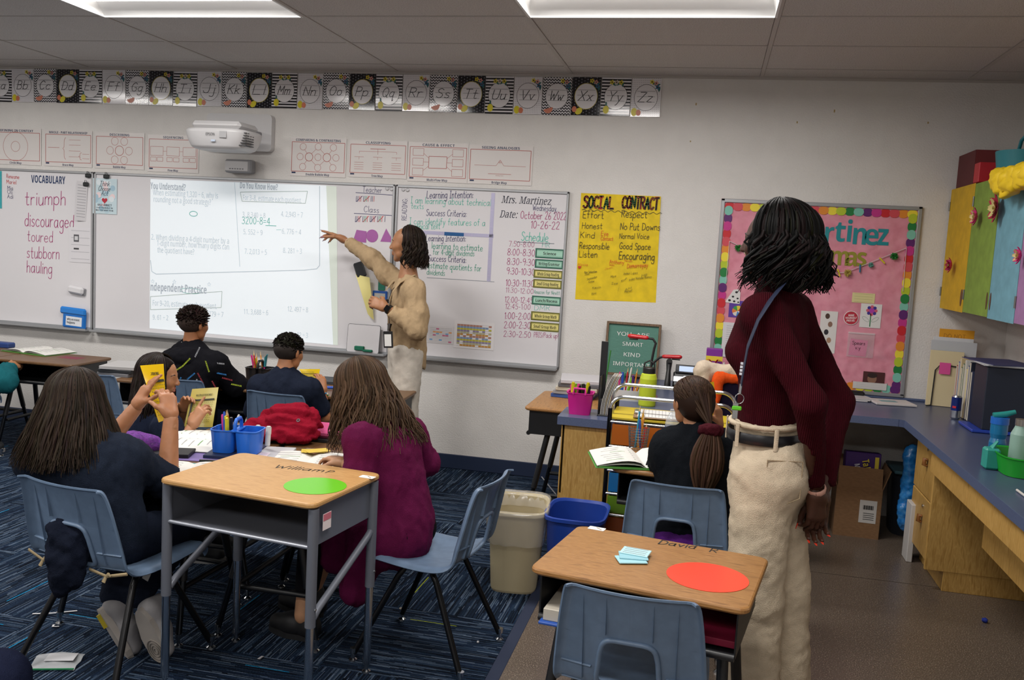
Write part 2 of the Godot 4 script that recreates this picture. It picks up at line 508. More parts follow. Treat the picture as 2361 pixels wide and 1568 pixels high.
# ---------------------------------------------------------------- room
const SEAM0 := -4.658             # ceiling grid line; the grid is 1.2192 by 0.6096
const ROW0 := 1.457
func build_camera() -> void:
	var cam := Camera3D.new()
	cam.name = "camera"
	cam.fov = rad_to_deg(2 * atan(PH / 2 / FOCAL))
	cam.transform = Transform3D(cam_basis, EYE)
	cam.near = 0.05
	add_child(cam)
	cam.current = true
	var we := WorldEnvironment.new()
	var e := Environment.new()
	e.background_mode = Environment.BG_COLOR
	e.background_color = Color(0.03, 0.03, 0.03)
	e.tonemap_mode = Environment.TONE_MAPPER_LINEAR
	e.tonemap_exposure = 1.06
	e.sdfgi_enabled = true
	e.ssao_enabled = true
	e.ssil_enabled = true
	we.environment = e
	add_child(we)
func build_lights() -> void:
	var frame_m := tint("e9e9e8", 0.45)
	var lens_m := StandardMaterial3D.new()
	lens_m.albedo_color = hexc("f4f4f4")
	lens_m.emission_enabled = true
	lens_m.emission = Color(1.0, 0.98, 0.96)
	lens_m.emission_energy_multiplier = 4.0
	for r in 3:
		for c in 3:
			var x0 := SEAM0 + 1.2192 * (c * 2 - 1)
			var z0 := ROW0 + 0.6096 * 4 * r
			var cx := x0 + 0.6096
			var cz := z0 + 0.3048
			var lab: String = ["recessed ceiling troffer in the row along the board wall, near the window side", "recessed ceiling troffer above the projector side of the whiteboard", "recessed ceiling troffer above the yellow poster and the teacher's corner"][c] if r == 0 else "recessed ceiling troffer in the rows behind the desks"
			var t := thing("ceiling_light", lab, "ceiling light", Vector3(cx, CEIL, cz), 0.0, "fluorescent ceiling troffers")
			var f := mk()
			var hx := 0.6
			var hz := 0.297
			for s in [-1.0, 1.0]:
				f.box(Vector3(0, -0.002, s * hz), Vector3(1.2, 0.008, 0.012))
				f.box(Vector3(s * hx, -0.002, 0), Vector3(0.012, 0.008, 0.6))
			part("frame", f, frame_m, t)
			var dep := 0.06
			var ix := 0.575
			var iz := 0.185
			for s in [-1.0, 1.0]:
				var g := mk()
				g.quad(Vector3(-hx, 0, s * hz), Vector3(hx, 0, s * hz), Vector3(ix, dep, s * iz), Vector3(-ix, dep, s * iz), Vector3(0, -1, -s))
				part("reflector", g, frame_m, t)
				g = mk()
				g.quad(Vector3(s * hx, 0, -hz), Vector3(s * hx, 0, hz), Vector3(s * ix, dep, iz), Vector3(s * ix, dep, -iz), Vector3(-s, -1, 0))
				part("end_reflector", g, frame_m, t)
			var h := mk()
			h.box(Vector3(0, dep + 0.03, 0), Vector3(1.2, 0.03, 0.6))
			part("housing", h, frame_m, t)
			var l := mk()
			var rows := []
			for i in 9:
				var a := PI * i / 8.0
				rows.append([Vector3(-ix + 0.01, dep - sin(a) * 0.03, cos(a) * iz), Vector3(ix - 0.01, dep - sin(a) * 0.03, cos(a) * iz)])
			l.sheet(rows)
			part("lens", l, lens_m, t)
			var al := AreaLight3D.new()
			al.name = "troffer_glow"
			al.area_size = Vector2(1.1, 0.34)
			al.light_energy = LAMP
			al.light_color = Color(1.0, 0.985, 0.97)
			al.shadow_enabled = true
			t.add_child(al)
			al.position = Vector3(0, dep - 0.036, 0)
			al.rotation.x = -PI / 2
const LAMP := 3.2
func build_room() -> void:
	# walls: thin noise tint plus an orange-peel relief
	var peel := noise_tex(0.09, [], 512, 3, 7, FastNoiseLite.TYPE_SIMPLEX_SMOOTH, true, 3.0)
	var wall_tex := noise_tex(0.01, [[0.0, 1.0], ["d9d6d2", "dedbd7"]], 256, 3, 5)
	var wall_m := tri_mat("wall", wall_tex, Vector3(1.6, 1.6, 1.6), 0.75, peel, 0.35, true)
	struct("wall_back", mk().box(Vector3((LWALL + RWALL) / 2, 1.5, -0.06), Vector3(RWALL - LWALL + 0.24, 3.1, 0.12)), wall_m)
	struct("wall_right", mk().box(Vector3(RWALL + 0.06, 1.5, BWALL / 2), Vector3(0.12, 3.1, BWALL)), wall_m)
	struct("wall_left", mk().box(Vector3(LWALL - 0.06, 1.5, BWALL / 2), Vector3(0.12, 3.1, BWALL)), wall_m)
	struct("wall_front", mk().box(Vector3((LWALL + RWALL) / 2, 1.5, BWALL + 0.06), Vector3(RWALL - LWALL + 0.24, 3.1, 0.12)), wall_m)
	# polished floor with fine speckle
	var speck := noise_tex(0.22, [[0.0, 0.34, 0.5, 0.62, 0.72, 1.0], ["3a322c", "564b42", "665a4f", "73665a", "8f8272", "b3a48e"]], 1024, 3, 11, FastNoiseLite.TYPE_CELLULAR)
	var floor_m := tri_mat("floor", speck, Vector3(0.9, 0.9, 0.9), 0.3, null, 1.0, true)
	var fl := struct("floor", mk().box(Vector3((CARPET + RWALL) / 2, -0.05, BWALL / 2), Vector3(RWALL - CARPET, 0.1, BWALL)), floor_m)
	part("seam_line", mk().box(Vector3(0.58, 0.0004, 1.28), Vector3(2.4, 0.0008, 0.004)), tint("4a4038", 0.7), fl)
	# carpet tiles laid quarter turned, each with its own streak direction
	var base := struct("floor_slab", mk().box(Vector3((LWALL + CARPET) / 2, -0.058, BWALL / 2), Vector3(CARPET - LWALL, 0.1, BWALL)), tint("161d2a", 0.95))
	var kinds := []
	for k in 5: kinds.append(carpet_mat(k))
	var ts := 0.61
	var nx := int(ceil((CARPET - LWALL) / ts))
	rng.seed = 21
	var tile := mk()
	tile.box(Vector3(0, -0.004, 0), Vector3(ts - 0.0015, 0.008, ts - 0.0015), 0.0008)
	for i in tile.t.size():
		tile.t[i] = Vector2(tile.v[i].x / ts + 0.5, tile.v[i].z / ts + 0.5)
	var meshes := []
	for k in 5: meshes.append(tile.mesh(kinds[k]))
	for i in nx:
		for j in 9:
			var x := CARPET - ts * (i + 0.5) - 0.05
			var z := ts * (j + 0.5)
			if x < LWALL - 0.2: continue
			inst("carpet_tile", meshes[rng.randi() % 5], base, Vector3(x, 0, z), Basis(Vector3.UP, PI / 2 * ((i + j) % 2) + PI * (rng.randi() % 2)))
	part("edge_strip", mk().box(Vector3(CARPET - 0.025, -0.003, 2.75), Vector3(0.05, 0.01, 5.5), 0.002), tint("1c2740", 0.8), base)
	var bb := mk().box(Vector3((LWALL + 0.2) / 2, 0.051, 0.006), Vector3(0.2 - LWALL, 0.102, 0.012), 0.004)
	struct("baseboard_back", bb, tint("1d2a44", 0.5))
	# ceiling: slab, grid bars, tiles one by one as far as the view could show them
	struct("ceiling", mk().box(Vector3((LWALL + RWALL) / 2, 2.96, BWALL / 2), Vector3(RWALL - LWALL + 0.24, 0.1, BWALL + 0.24)), tint("bdb6ae", 0.9))
	var ceil_node: Node = get_node("ceiling")
	var tile_tex := noise_tex(0.19, [[0.0, 0.3, 0.42, 1.0], ["9d9794", "b4aeaa", "c9c4c0", "d2cdc9"]], 512, 3, 17)
	var tile_n := noise_tex(0.2, [], 512, 3, 17, FastNoiseLite.TYPE_SIMPLEX_SMOOTH, true, 3.0)
	var tile_m := tri_mat("ceiling_tile", tile_tex, Vector3(1.4, 1.4, 1.4), 0.95, tile_n, 0.5, true)
	var bar_m := tint("b9b3ae", 0.6)
	var ct := mk().box(Vector3(0, 0.006, 0), Vector3(1.196, 0.012, 0.586), 0.003).mesh(tile_m)
	for c in range(-3, 6):
		for r in range(-3, 12):
			var x0 := SEAM0 + 1.2192 * c
			var z0 := ROW0 + 0.6096 * r
			if r >= 0 and r % 4 == 0 and r < 12 and (c == -1 or c == 1 or c == 3): continue
			var x1: float = min(x0 + 1.2192, RWALL)
			var za: float = max(z0, 0.0)
			var zb: float = min(z0 + 0.6096, BWALL)
			x0 = max(x0, LWALL)
			if x1 - x0 < 0.05 or zb - za < 0.05: continue
			if x1 - x0 > 1.2 and zb - za > 0.6:
				inst("ceiling_tile", ct, ceil_node, Vector3((x0 + x1) / 2, CEIL + 0.002, (za + zb) / 2))
			else:
				part("ceiling_tile", mk().box(Vector3((x0 + x1) / 2, CEIL + 0.008, (za + zb) / 2), Vector3(x1 - x0 - 0.02, 0.012, zb - za - 0.02), 0.003), tile_m, ceil_node)
	for c in range(-2, 7):
		var x := SEAM0 + 1.2192 * c
		if x > LWALL and x < RWALL:
			part("grid_bar", mk().box(Vector3(x, CEIL + 0.001, BWALL / 2), Vector3(0.022, 0.006, BWALL)), bar_m, ceil_node)
	for r in range(-2, 12):
		var z := ROW0 + 0.6096 * r
		if z > 0 and z < BWALL:
			part("grid_bar", mk().box(Vector3((LWALL + RWALL) / 2, CEIL + 0.003, z), Vector3(RWALL - LWALL, 0.004, 0.012)), bar_m, ceil_node)
	var angle := mk().box(Vector3((LWALL + RWALL) / 2, CEIL + 0.001, 0.011), Vector3(RWALL - LWALL, 0.008, 0.022)).box(Vector3((LWALL + RWALL) / 2, CEIL - 0.008, 0.0015), Vector3(RWALL - LWALL, 0.02, 0.003))
	part("wall_angle", angle, bar_m, ceil_node)
	part("wall_angle", mk().box(Vector3(RWALL - 0.011, CEIL + 0.001, BWALL / 2), Vector3(0.022, 0.008, BWALL)), bar_m, ceil_node)
func carpet_mat(k: int) -> StandardMaterial3D:
	var r := RandomNumberGenerator.new()
	r.seed = 100 + k
	var s := 384
	var im := Image.create(s, s, false, Image.FORMAT_RGB8)
	im.fill(hexc("151f2f"))
	var tones := ["0d1520", "162232", "203044", "334357", "5c6a7b", "18253a", "0a0f18"]
	for y in range(0, s, 3):
		var x := 0
		while x < s:
			var len := r.randi_range(20, 170)
			im.fill_rect(Rect2i(x, y, len, 3), hexc(tones[r.randi() % tones.size()]).lerp(hexc("172335"), r.randf() * 0.5))
			x += len
	for q in 60:                                       # bright yarn ends
		im.fill_rect(Rect2i(r.randi_range(0, s - 60), r.randi_range(0, s - 1), r.randi_range(20, 90), 1), hexc("7f8fa6"))
	if k == 1 or k == 3:
		im.fill_rect(Rect2i(r.randi_range(10, 120), r.randi_range(40, s - 40), r.randi_range(110, 200), 3), hexc("1f8fc4"))
	if k == 2:
		im.fill_rect(Rect2i(r.randi_range(10, 160), r.randi_range(40, s - 40), r.randi_range(90, 140), 3), hexc("9aa52e"))
	var m := image_mat("carpet%d" % k, im, 0.95)
	m.normal_enabled = true
	m.normal_texture = weave_normal()
	m.normal_scale = 0.5
	m.metallic_specular = 0.2
	return m

# ---------------------------------------------------------------- furniture
func wood(key: String, dark: String, mid: String, light: String, scale: Vector3, rough := 0.4, sd := 3) -> StandardMaterial3D:
	if mats.has(key): return mats[key]
	return tri_mat(key, noise_tex(0.02, [[0.0, 0.35, 0.5, 0.65, 1.0], [dark, mid, light, mid, light]], 512, 5, sd), scale, rough)
# rounded plate lying flat: bevelled slab with rounded corners, top at o.y
func plate(mb: MB, o: Vector3, w: float, d: float, th: float, r: float, bev := 0.005) -> void:
	var loops := []
	for e in [[-bev, -th], [0.0, -th + bev], [0.0, -bev], [-bev * 0.3, -bev * 0.3], [-bev, 0.0]]:
		var ring := []
		for p in rect_poly(w + e[0] * 2, d + e[0] * 2, r, 5):
			ring.append(o + V3(p.x, e[1], -p.y))
		loops.append(ring)
	var m: int = loops[0].size()
	for i in loops.size() - 1:
		for k in m:
			var q: Vector3 = (loops[i][k] + loops[i][(k + 1) % m]) / 2 - o
			mb.quad(loops[i][k], loops[i][(k + 1) % m], loops[i + 1][(k + 1) % m], loops[i + 1][k], V3(q.x, 0, q.z) + V3(0, 0.3 * (1 if i > 1 else -1), 0))
	for e in [[4, 1.0], [0, -1.0]]:
		var s := mb.v.size()
		mb.vert(V3(o.x, loops[e[0]][0].y, o.z), Vector3.UP * e[1])
		for k in m: mb.vert(loops[e[0]][k], Vector3.UP * e[1])
		for k in m: mb.tri(s, s + 1 + k, s + 1 + (k + 1) % m)
func glide_mesh() -> Mesh:
	if not mats.has("#glide"):
		mats["#glide"] = mk().lathe(Vector3.ZERO, [V2(0, 0), V2(0.017, 0), V2(0.016, 0.006), V2(0.008, 0.012), V2(0.007, 0.03), V2(0.013, 0.032), V2(0.013, 0.05), V2(0, 0.05)], 12).mesh(chrome())
	return mats["#glide"]
func chrome() -> StandardMaterial3D:
	return tint("c4c8cc", 0.18, 1.0)

# --- moulded stacking chair, sitter faces -z, origin on the floor under the seat
const CHAIR_PROFILE := [[-0.205, 0.372], [-0.208, 0.388], [-0.19, 0.402], [-0.13, 0.4], [-0.05, 0.393], [0.03, 0.388], [0.1, 0.39], [0.15, 0.402], [0.182, 0.425], [0.198, 0.455], [0.206, 0.485], [0.216, 0.53], [0.226, 0.575], [0.236, 0.62], [0.247, 0.665], [0.258, 0.7], [0.268, 0.716], [0.278, 0.718]]
const CHAIR_WIDTH := [0.17, 0.178, 0.185, 0.192, 0.197, 0.2, 0.202, 0.205, 0.206, 0.205, 0.203, 0.199, 0.195, 0.19, 0.184, 0.178, 0.172, 0.166]
func chair_point(v: float, x: float) -> Vector3:       # point of the shell at profile station v and offset x from the middle line
	var i: int = clampi(int(v), 0, CHAIR_PROFILE.size() - 2)
	var f := v - i
	var pf := func(q: int) -> Vector2: return V2(CHAIR_PROFILE[clampi(q, 0, 17)][0], CHAIR_PROFILE[clampi(q, 0, 17)][1])
	var p: Vector2 = pf.call(i).cubic_interpolate(pf.call(i + 1), pf.call(i - 1), pf.call(i + 2), f)
	var w: float = lerp(float(CHAIR_WIDTH[i]), float(CHAIR_WIDTH[i + 1]), f)
	var u: float = clamp(abs(x) / w, 0.0, 1.0)
	var back: float = smoothstep(6.0, 10.0, v)
	# the seat is dished, the back wraps forward, the outer lip turns away from the sitter
	var wrap := 0.03 * u * u
	var lip: float = max(0.0, u - 0.88) / 0.12
	var dish: float = 0.02 * u * u * (1 - back) * smoothstep(0.0, 3.0, v)
	return V3(x, p.y + dish - lip * lip * 0.018 * (1 - back), p.x - wrap * back + lip * lip * 0.024 * back)
func chair_half(v: float) -> float:
	var i: int = clampi(int(v), 0, 16)
	return lerp(float(CHAIR_WIDTH[i]), float(CHAIR_WIDTH[i + 1]), v - i)
func hole_half(v: float) -> float:                     # opening low in the back
	var s := (v - 8.0) / (12.0 - 8.0)
	if s <= 0.0 or s >= 1.0: return 0.0
	return (0.09 - 0.016 * s) * pow(1.0 - pow(abs(2 * s - 1), 5.0), 0.2)
func make_chair(called: String, label: String, group: String, shell_m: Material, leg_m: Material) -> Node3D:
	var t := thing(called, label, "chair", Vector3.ZERO, 0.0, group)
	t.set_meta("base_name", called)
	var vs := []
	for q in 18: vs.append(float(q))
	for q in 17: vs.append(q + 0.5)
	for q in [8.01, 8.05, 8.12, 8.22, 8.36, 8.7, 11.64, 11.78, 11.88, 11.95, 11.99]: vs.append(q)
	vs.sort()
	var sh := mk()
	for sg in [-1.0, 1.0]:
		var rows := []
		for v in vs:
			var hw := hole_half(v)
			var w := chair_half(v)
			var line := []
			for k in 10:
				var f: float = [0.0, 0.12, 0.28, 0.45, 0.62, 0.76, 0.86, 0.93, 0.97, 1.0][k]
				line.append(chair_point(v, sg * lerp(hw, w, f)))
			rows.append(line)
		sh.sheet(rows, 0.006)
	var shell := part("shell", sh, shell_m, t)
	var rim := mk()
	var loop := []
	for v in vs:
		if hole_half(v) > 0: loop.append(chair_point(v, hole_half(v)) + V3(0, 0, 0.006))
	var back := []
	for v in vs:
		if hole_half(v) > 0: back.push_front(chair_point(v, -hole_half(v)) + V3(0, 0, 0.006))
	rim.tube(loop + back + [loop[0]], [0.0075], 6, false)
	part("opening_rim", rim, shell_m, shell)
	for x in [-0.125, -0.062, 0.062, 0.125]:
		var mb := mk()
		var v0 := 12.3 if abs(x) < 0.1 else 8.4
		var a := chair_point(v0, x)
		var b := chair_point(15.4, x)
		var c := chair_point(lerp(v0, 15.4, 0.3), x)
		for s in [-1.0, 1.0]:
			mb.quad(a + V3(s * 0.003, 0, 0), b, c + V3(0, 0, 0.011), a + V3(0, 0, 0.014), V3(s, 0, 0.4))
		part("rib", mb, shell_m, shell)
	for v in [7.7, 9.9]:
		for s in [-1.0, 1.0]:
			var p0 := chair_point(v, s * (0.1 if v > 9 else 0.03))
			var p1 := chair_point(v, s * 0.185)
			part("rib", mk().tube([p0 + V3(0, 0, 0.004), p1 + V3(0, 0, 0.004)], [0.008], 4, true, 0.4, Vector3.UP), shell_m, shell)
	for s in [-1.0, 1.0]:
		for fb in [-1.0, 1.0]:
			var foot := V3(s * 0.205, 0.03, -0.2 if fb < 0 else 0.235)
			var hip := V3(s * 0.135, 0.362, fb * 0.055 + 0.02)
			var mid := hip.lerp(foot, 0.1) + V3(0, 0.008, fb * 0.006)
			var leg := part("leg", mk().tube([V3(s * 0.1, 0.373, 0.02), hip + V3(-s * 0.012, 0.01, 0), hip + V3(s * 0.003, 0.0, fb * 0.005), mid, foot], [0.0115], 10), leg_m, t)
			inst("glide", glide_mesh(), leg, V3(s * 0.207, 0, -0.202 if fb < 0 else 0.238))
	part("seat_rail", mk().tube([V3(-0.12, 0.368, 0.02), V3(0.12, 0.368, 0.02)], [0.012], 8).tube([V3(-0.12, 0.368, -0.05), V3(0.12, 0.368, -0.05)], [0.01], 8), leg_m, t)
	return t

# --- student desks, sitter on the +z side
func make_desk(label: String, group: String, h: float, style: String, top_m: Material) -> Node3D:
	var t := thing("student_desk", label, "desk", Vector3.ZERO, 0.0, group)
	t.set_meta("base_name", "student_desk")
	var w := 0.61
	var d := 0.455
	var top := mk()
	plate(top, V3(0, h, 0), w, d, 0.02, 0.03, 0.006)
	part("desktop", top, top_m, t)
	var grey := style == "grey"
	var bm: Material = tint("6d717b", 0.4, 0.3) if grey else tint("16171a", 0.42)
	var bh := 0.135 if grey else 0.13
	var y1 := h - 0.021
	var y0 := y1 - bh
	var bw := w - 0.05 if grey else w - 0.06
	var bd := d - 0.05
	var bb := mk()
	part("box_floor", mk().box(V3(0, y0 + 0.002, 0), V3(bw, 0.004, bd), 0.001), bm, t)
	part("box_back", mk().box(V3(0, (y0 + y1) / 2, -bd / 2), V3(bw, bh, 0.004), 0.001), bm, t)
	for s in [-1.0, 1.0]:
		part("box_side", mk().box(V3(s * bw / 2, (y0 + y1) / 2, 0), V3(0.005, bh, bd), 0.001), bm, t)
	part("box_lip", mk().tube([V3(-bw / 2, y0 + 0.004, bd / 2), V3(bw / 2, y0 + 0.004, bd / 2)], [0.007 if grey else 0.012], 8), tint("9a9ea8", 0.3, 0.5) if grey else bm, t)
	for s in [-1.0, 1.0]:
		for f in [-1.0, 1.0]:
			if grey:
				var x: float = s * (bw / 2 + 0.008)
				var z: float = f * (bd / 2 - 0.005)
				var leg := part("leg", mk().tube([V3(x, y1 - 0.002, z), V3(x, h * 0.44, z)], [0.0175], 14), bm, t)
				part("leg_insert", mk().tube([V3(x, h * 0.44 + 0.02, z), V3(x, 0.035, z)], [0.0145], 14), chrome(), leg)
				inst("glide", glide_mesh(), leg, V3(x, 0, z))
				part("bolt", mk().tube([V3(x + s * 0.012, h * 0.52, z), V3(x + s * 0.02, h * 0.52, z)], [0.005], 6), chrome(), leg)
			else:
				var a := V3(s * (bw / 2 - 0.045), y0, f * 0.1)
				var b := V3(s * (bw / 2 - 0.005), 0.035, f * (bd / 2 + 0.005))
				var m := a.lerp(b, 0.55)
				var leg := part("leg", mk().tube([a + V3(0, 0.01, 0), m], [0.016], 12), bm, t)
				part("leg_insert", mk().tube([a.lerp(b, 0.5), b], [0.0125], 12), tint("30343a", 0.25, 0.9), leg)
				inst("glide", glide_mesh(), leg, V3(b.x, 0, b.z))
		if grey:
			var x2: float = s * (bw / 2 + 0.008)
			part("brace", mk().tube([V3(x2, h * 0.47, bd / 2 - 0.02), V3(x2, h * 0.5, bd / 2 - 0.05), V3(x2, h * 0.7, -bd / 2 + 0.04), V3(x2, h * 0.725, -bd / 2 + 0.01)], [0.0125], 10), bm, t)
		else:
			part("crossbar", mk().tube([V3(s * (bw / 2 - 0.03), y0 * 0.42, -0.155), V3(s * (bw / 2 - 0.03), y0 * 0.42, 0.155)], [0.011], 8), bm, t)
	if not grey:
		part("crossbar", mk().tube([V3(-bw / 2 + 0.03, y0 * 0.42, -0.15), V3(bw / 2 - 0.03, y0 * 0.42, -0.15)], [0.011], 8), bm, t)
	return t
var oak: StandardMaterial3D
var oak_light: StandardMaterial3D
var oak_dark: StandardMaterial3D
var maple: StandardMaterial3D
var laminate: StandardMaterial3D
func wood_materials() -> void:
	oak = wood("oak", "74502a", "96693a", "a87b48", V3(0.9, 9, 9), 0.38, 3)
	oak_light = wood("oak_light", "a47a46", "b98c56", "c49a62", V3(0.8, 9, 8), 0.36, 5)
	oak_dark = wood("oak_dark", "46301c", "624428", "755434", V3(0.9, 8, 9), 0.4, 8)
	maple = wood("maple", "a67d3c", "bd9450", "cda560", V3(5, 0.7, 5), 0.42, 12)
	laminate = tri_mat("laminate", noise_tex(0.3, [[0.0, 0.5, 1.0], ["39415c", "48526f", "5b6684"]], 512, 3, 30), V3(3, 3, 3), 0.32)
var chair_big: Node3D
func build_furniture() -> void:
	wood_materials()
	var blue := tri_mat("chair_blue", mottle(), V3(4, 4, 4), 0.38)
	blue.albedo_color = hexc("6c829d")
	var blk := tint("101114", 0.3, 0.4)
	var grp := "blue moulded stacking chairs"
	# student in purple: sits facing -x
	var c0 := make_chair("stacking_chair", "blue plastic chair under the student in the magenta top", grp, blue, blk)
	c0.position = V3(-0.985, 0, 2.79); c0.rotation.y = PI / 2 - 0.12
	var c1 := copy_of(c0, V3(-2.02, 0, 3.22), -0.19, "blue plastic chair with tan ties, under the student raising a yellow card", grp)
	c1.scale = V3(1.1, 1.0, 1.06)
	copy_of(c0, V3(-0.12, 0, 3.53), -0.07, "empty blue plastic chair pushed in at the desk with the red circle", grp)
	copy_of(c0, V3(-0.05, 0, 2.36), -0.06, "blue plastic chair under the student with the ponytail", grp)
	copy_of(c0, V3(-2.26, 0, 1.3), -0.08, "blue plastic chair under the student in the navy shirt holding a yellow card", grp)
	copy_of(c0, V3(-3.5, 0, 1.26), 0.05, "blue plastic chair at the end of the far students' desk row, beside stacked books", grp)
	copy_of(c0, V3(-2.98, 0, 1.16), 0.0, "blue plastic chair under the student in the printed hoodie", grp)
	copy_of(c0, V3(-2.62, 0, 2.3), -PI / 2 + 0.1, "blue plastic chair under the student reading the pale yellow card", grp)
	copy_of(c0, V3(-4.85, 0, 0.98), -0.75, "blue plastic chair under the child in the teal sleeve", grp)
	# tan ties knotted round the seat corners of chair 1
	for s in [-1.0, 1.0]:
		var tie := mk()
		tie.at(c1.position, Basis(Vector3.UP, -0.19).scaled(V3(1.1, 1.0, 1.06)))
		var a := chair_point(8.0, s * 0.205) + V3(s * 0.006, 0.0, 0.012)
		var b := chair_point(8.0, s * 0.06) + V3(0, -0.012, 0.014)
		tie.tube([a, a.lerp(b, 0.5) + V3(0, -0.016, 0.004), b], [0.006], 5, true, 0.4, Vector3.BACK)
		var k := a.lerp(b, 0.5) + V3(0, -0.016, 0.008)
		tie.tube([k, k + V3(0.02, 0.014, 0.006)], [0.006, 0.009], 5, true, 0.4, Vector3.BACK)
		tie.tube([k, k + V3(-0.004, -0.018, 0.006)], [0.006, 0.008], 5, true, 0.4, Vector3.BACK)
		part("seat_tie", tie, tint("9c8a68", 0.8), c1)
		(c1.get_child(c1.get_child_count() - 1) as Node3D).transform = c1.transform.affine_inverse()
	# desks
	var g2 := "black framed student desks"
	var wd := make_desk("grey metal student desk with a bright green circle on its top", "grey framed student desk", 0.745, "grey", oak_light)
	wd.position = V3(-1.44, 0, 3.2); wd.rotation.y = -0.13
	desk_print(wd, 0.745, "William", [(629), 1078, 741, 1088], "P", [750, 1090], [727, 1120], 0.105, hexc("66bd1c"), [847, 1100])
	part("inventory_tag", mk().box(V3(0.297, 0.665, 0.13), V3(0.001, 0.055, 0.05)), tint("e8dcdc", 0.6), wd)
	part("inventory_tag", mk().box(V3(0.2977, 0.68, 0.13), V3(0.001, 0.022, 0.046)), tint("c9707e", 0.6), wd)
	var dd := make_desk("black student desk with a red circle and blue flash cards on its brown top", g2, 0.69, "black", oak)
	dd.position = V3(-0.1, 0, 3.44); dd.rotation.y = -0.17
	desk_print(dd, 0.69, "David", [1518, 1254, 1600, 1265], "R", [1636, 1272], [1631, 1330], 0.115, hexc("f4472f"), [1376, 1219])
	var cl := [
		["brown-topped desk in front of the student raising a yellow card", V3(-2.14, 0, 2.86), -0.04],
		["brown-topped desk under the open textbook and the blue caddy", V3(-2.07, 0, 2.31), -PI / 2],
		["brown-topped desk under the crumpled red hoodie", V3(-1.6, 0, 2.06), PI / 2],
		["brown-topped desk under the book of the student in magenta", V3(-1.58, 0, 2.68), PI / 2]]
	var cd: Node3D = null
	for q in cl:
		if cd == null:
			cd = make_desk(q[0], g2, 0.64, "black", oak_dark)
			cd.position = q[1]; cd.rotation.y = q[2]
		else:
			copy_of(cd, q[1], q[2], q[0], g2)
	copy_of(cd, V3(-2.06, 0, 0.86), 0.07, "brown-topped desk at the pointing teacher's side, end of the far students' row", g2)
	copy_of(cd, V3(-2.66, 0, 0.9), 0.06, "brown-topped desk under the black pencil caddy in the far students' row", g2)
	copy_of(cd, V3(-3.26, 0, 0.95), 0.06, "brown-topped desk carrying stacked books at the end of the far students' row", g2)
	copy_of(cd, V3(-4.43, 0, 0.64), 0.04, "brown-topped desk with an open book and a red marker stain", g2)
	copy_of(cd, V3(-5.05, 0, 0.66), 0.04, "brown-topped desk beside the child in the teal sleeve", g2)
	var g4 := make_desk("brown-topped desk of the student with the ponytail", g2, 0.69, "black", oak)
	g4.position = V3(-0.02, 0, 2.13); g4.rotation.y = -0.1
	var td := make_desk("brown-topped black desk standing against the teacher's counter under the whiteboard end", g2, 0.735, "black", oak)
	td.position = V3(-0.7, 0, 1.04); td.rotation.y = -PI / 2
	build_counters()
func desk_print(desk: Node3D, h: float, nm: String, np: Array, ini: String, ip: Array, cp: Array, rad: float, cc: Color, tp: Array) -> void:
	var inv := desk.transform.affine_inverse()
	var y := h + 0.0006
	var a := inv * on_y(np[0], np[1], y)
	var b := inv * on_y(np[2], np[3], y)
	var mb := mk()
	var ink := tint("17140f", 0.6)
	var right := V3(b.x - a.x, 0, b.z - a.z).normalized()
	var up := Vector3.UP.cross(right)
	write(mb, nm, a, right, up, 0.042, a.distance_to(b), 0.11, 0.2)
	part("marker_name", mb, ink, desk)
	mb = mk()
	write(mb, ini, inv * on_y(ip[0], ip[1], y), right, up, 0.036, 0, 0.11, 0.2)
	part("marker_initial", mb, ink, desk)
	var c := inv * on_y(cp[0], cp[1], y)
	part("circle_sticker", mk().slab(c, Vector3.RIGHT, Vector3.FORWARD, disc_poly(rad, rad, 40), 0.0006), paint(cc, 0.28), desk)
	var t := inv * on_y(tp[0], tp[1], y)
	part("name_tag", mk().slab(t, Vector3.RIGHT, Vector3.FORWARD, rect_poly(0.055, 0.032, 0.004), 0.0008), tint("e9e6df", 0.5), desk)
	part("name_tag_pencil_mark", mk().box(t + V3(0.008, 0.0011, 0), V3(0.003, 0.0004, 0.026), 0.0, Basis(Vector3.UP, 0.9)), tint("8a6a40", 0.6), desk)
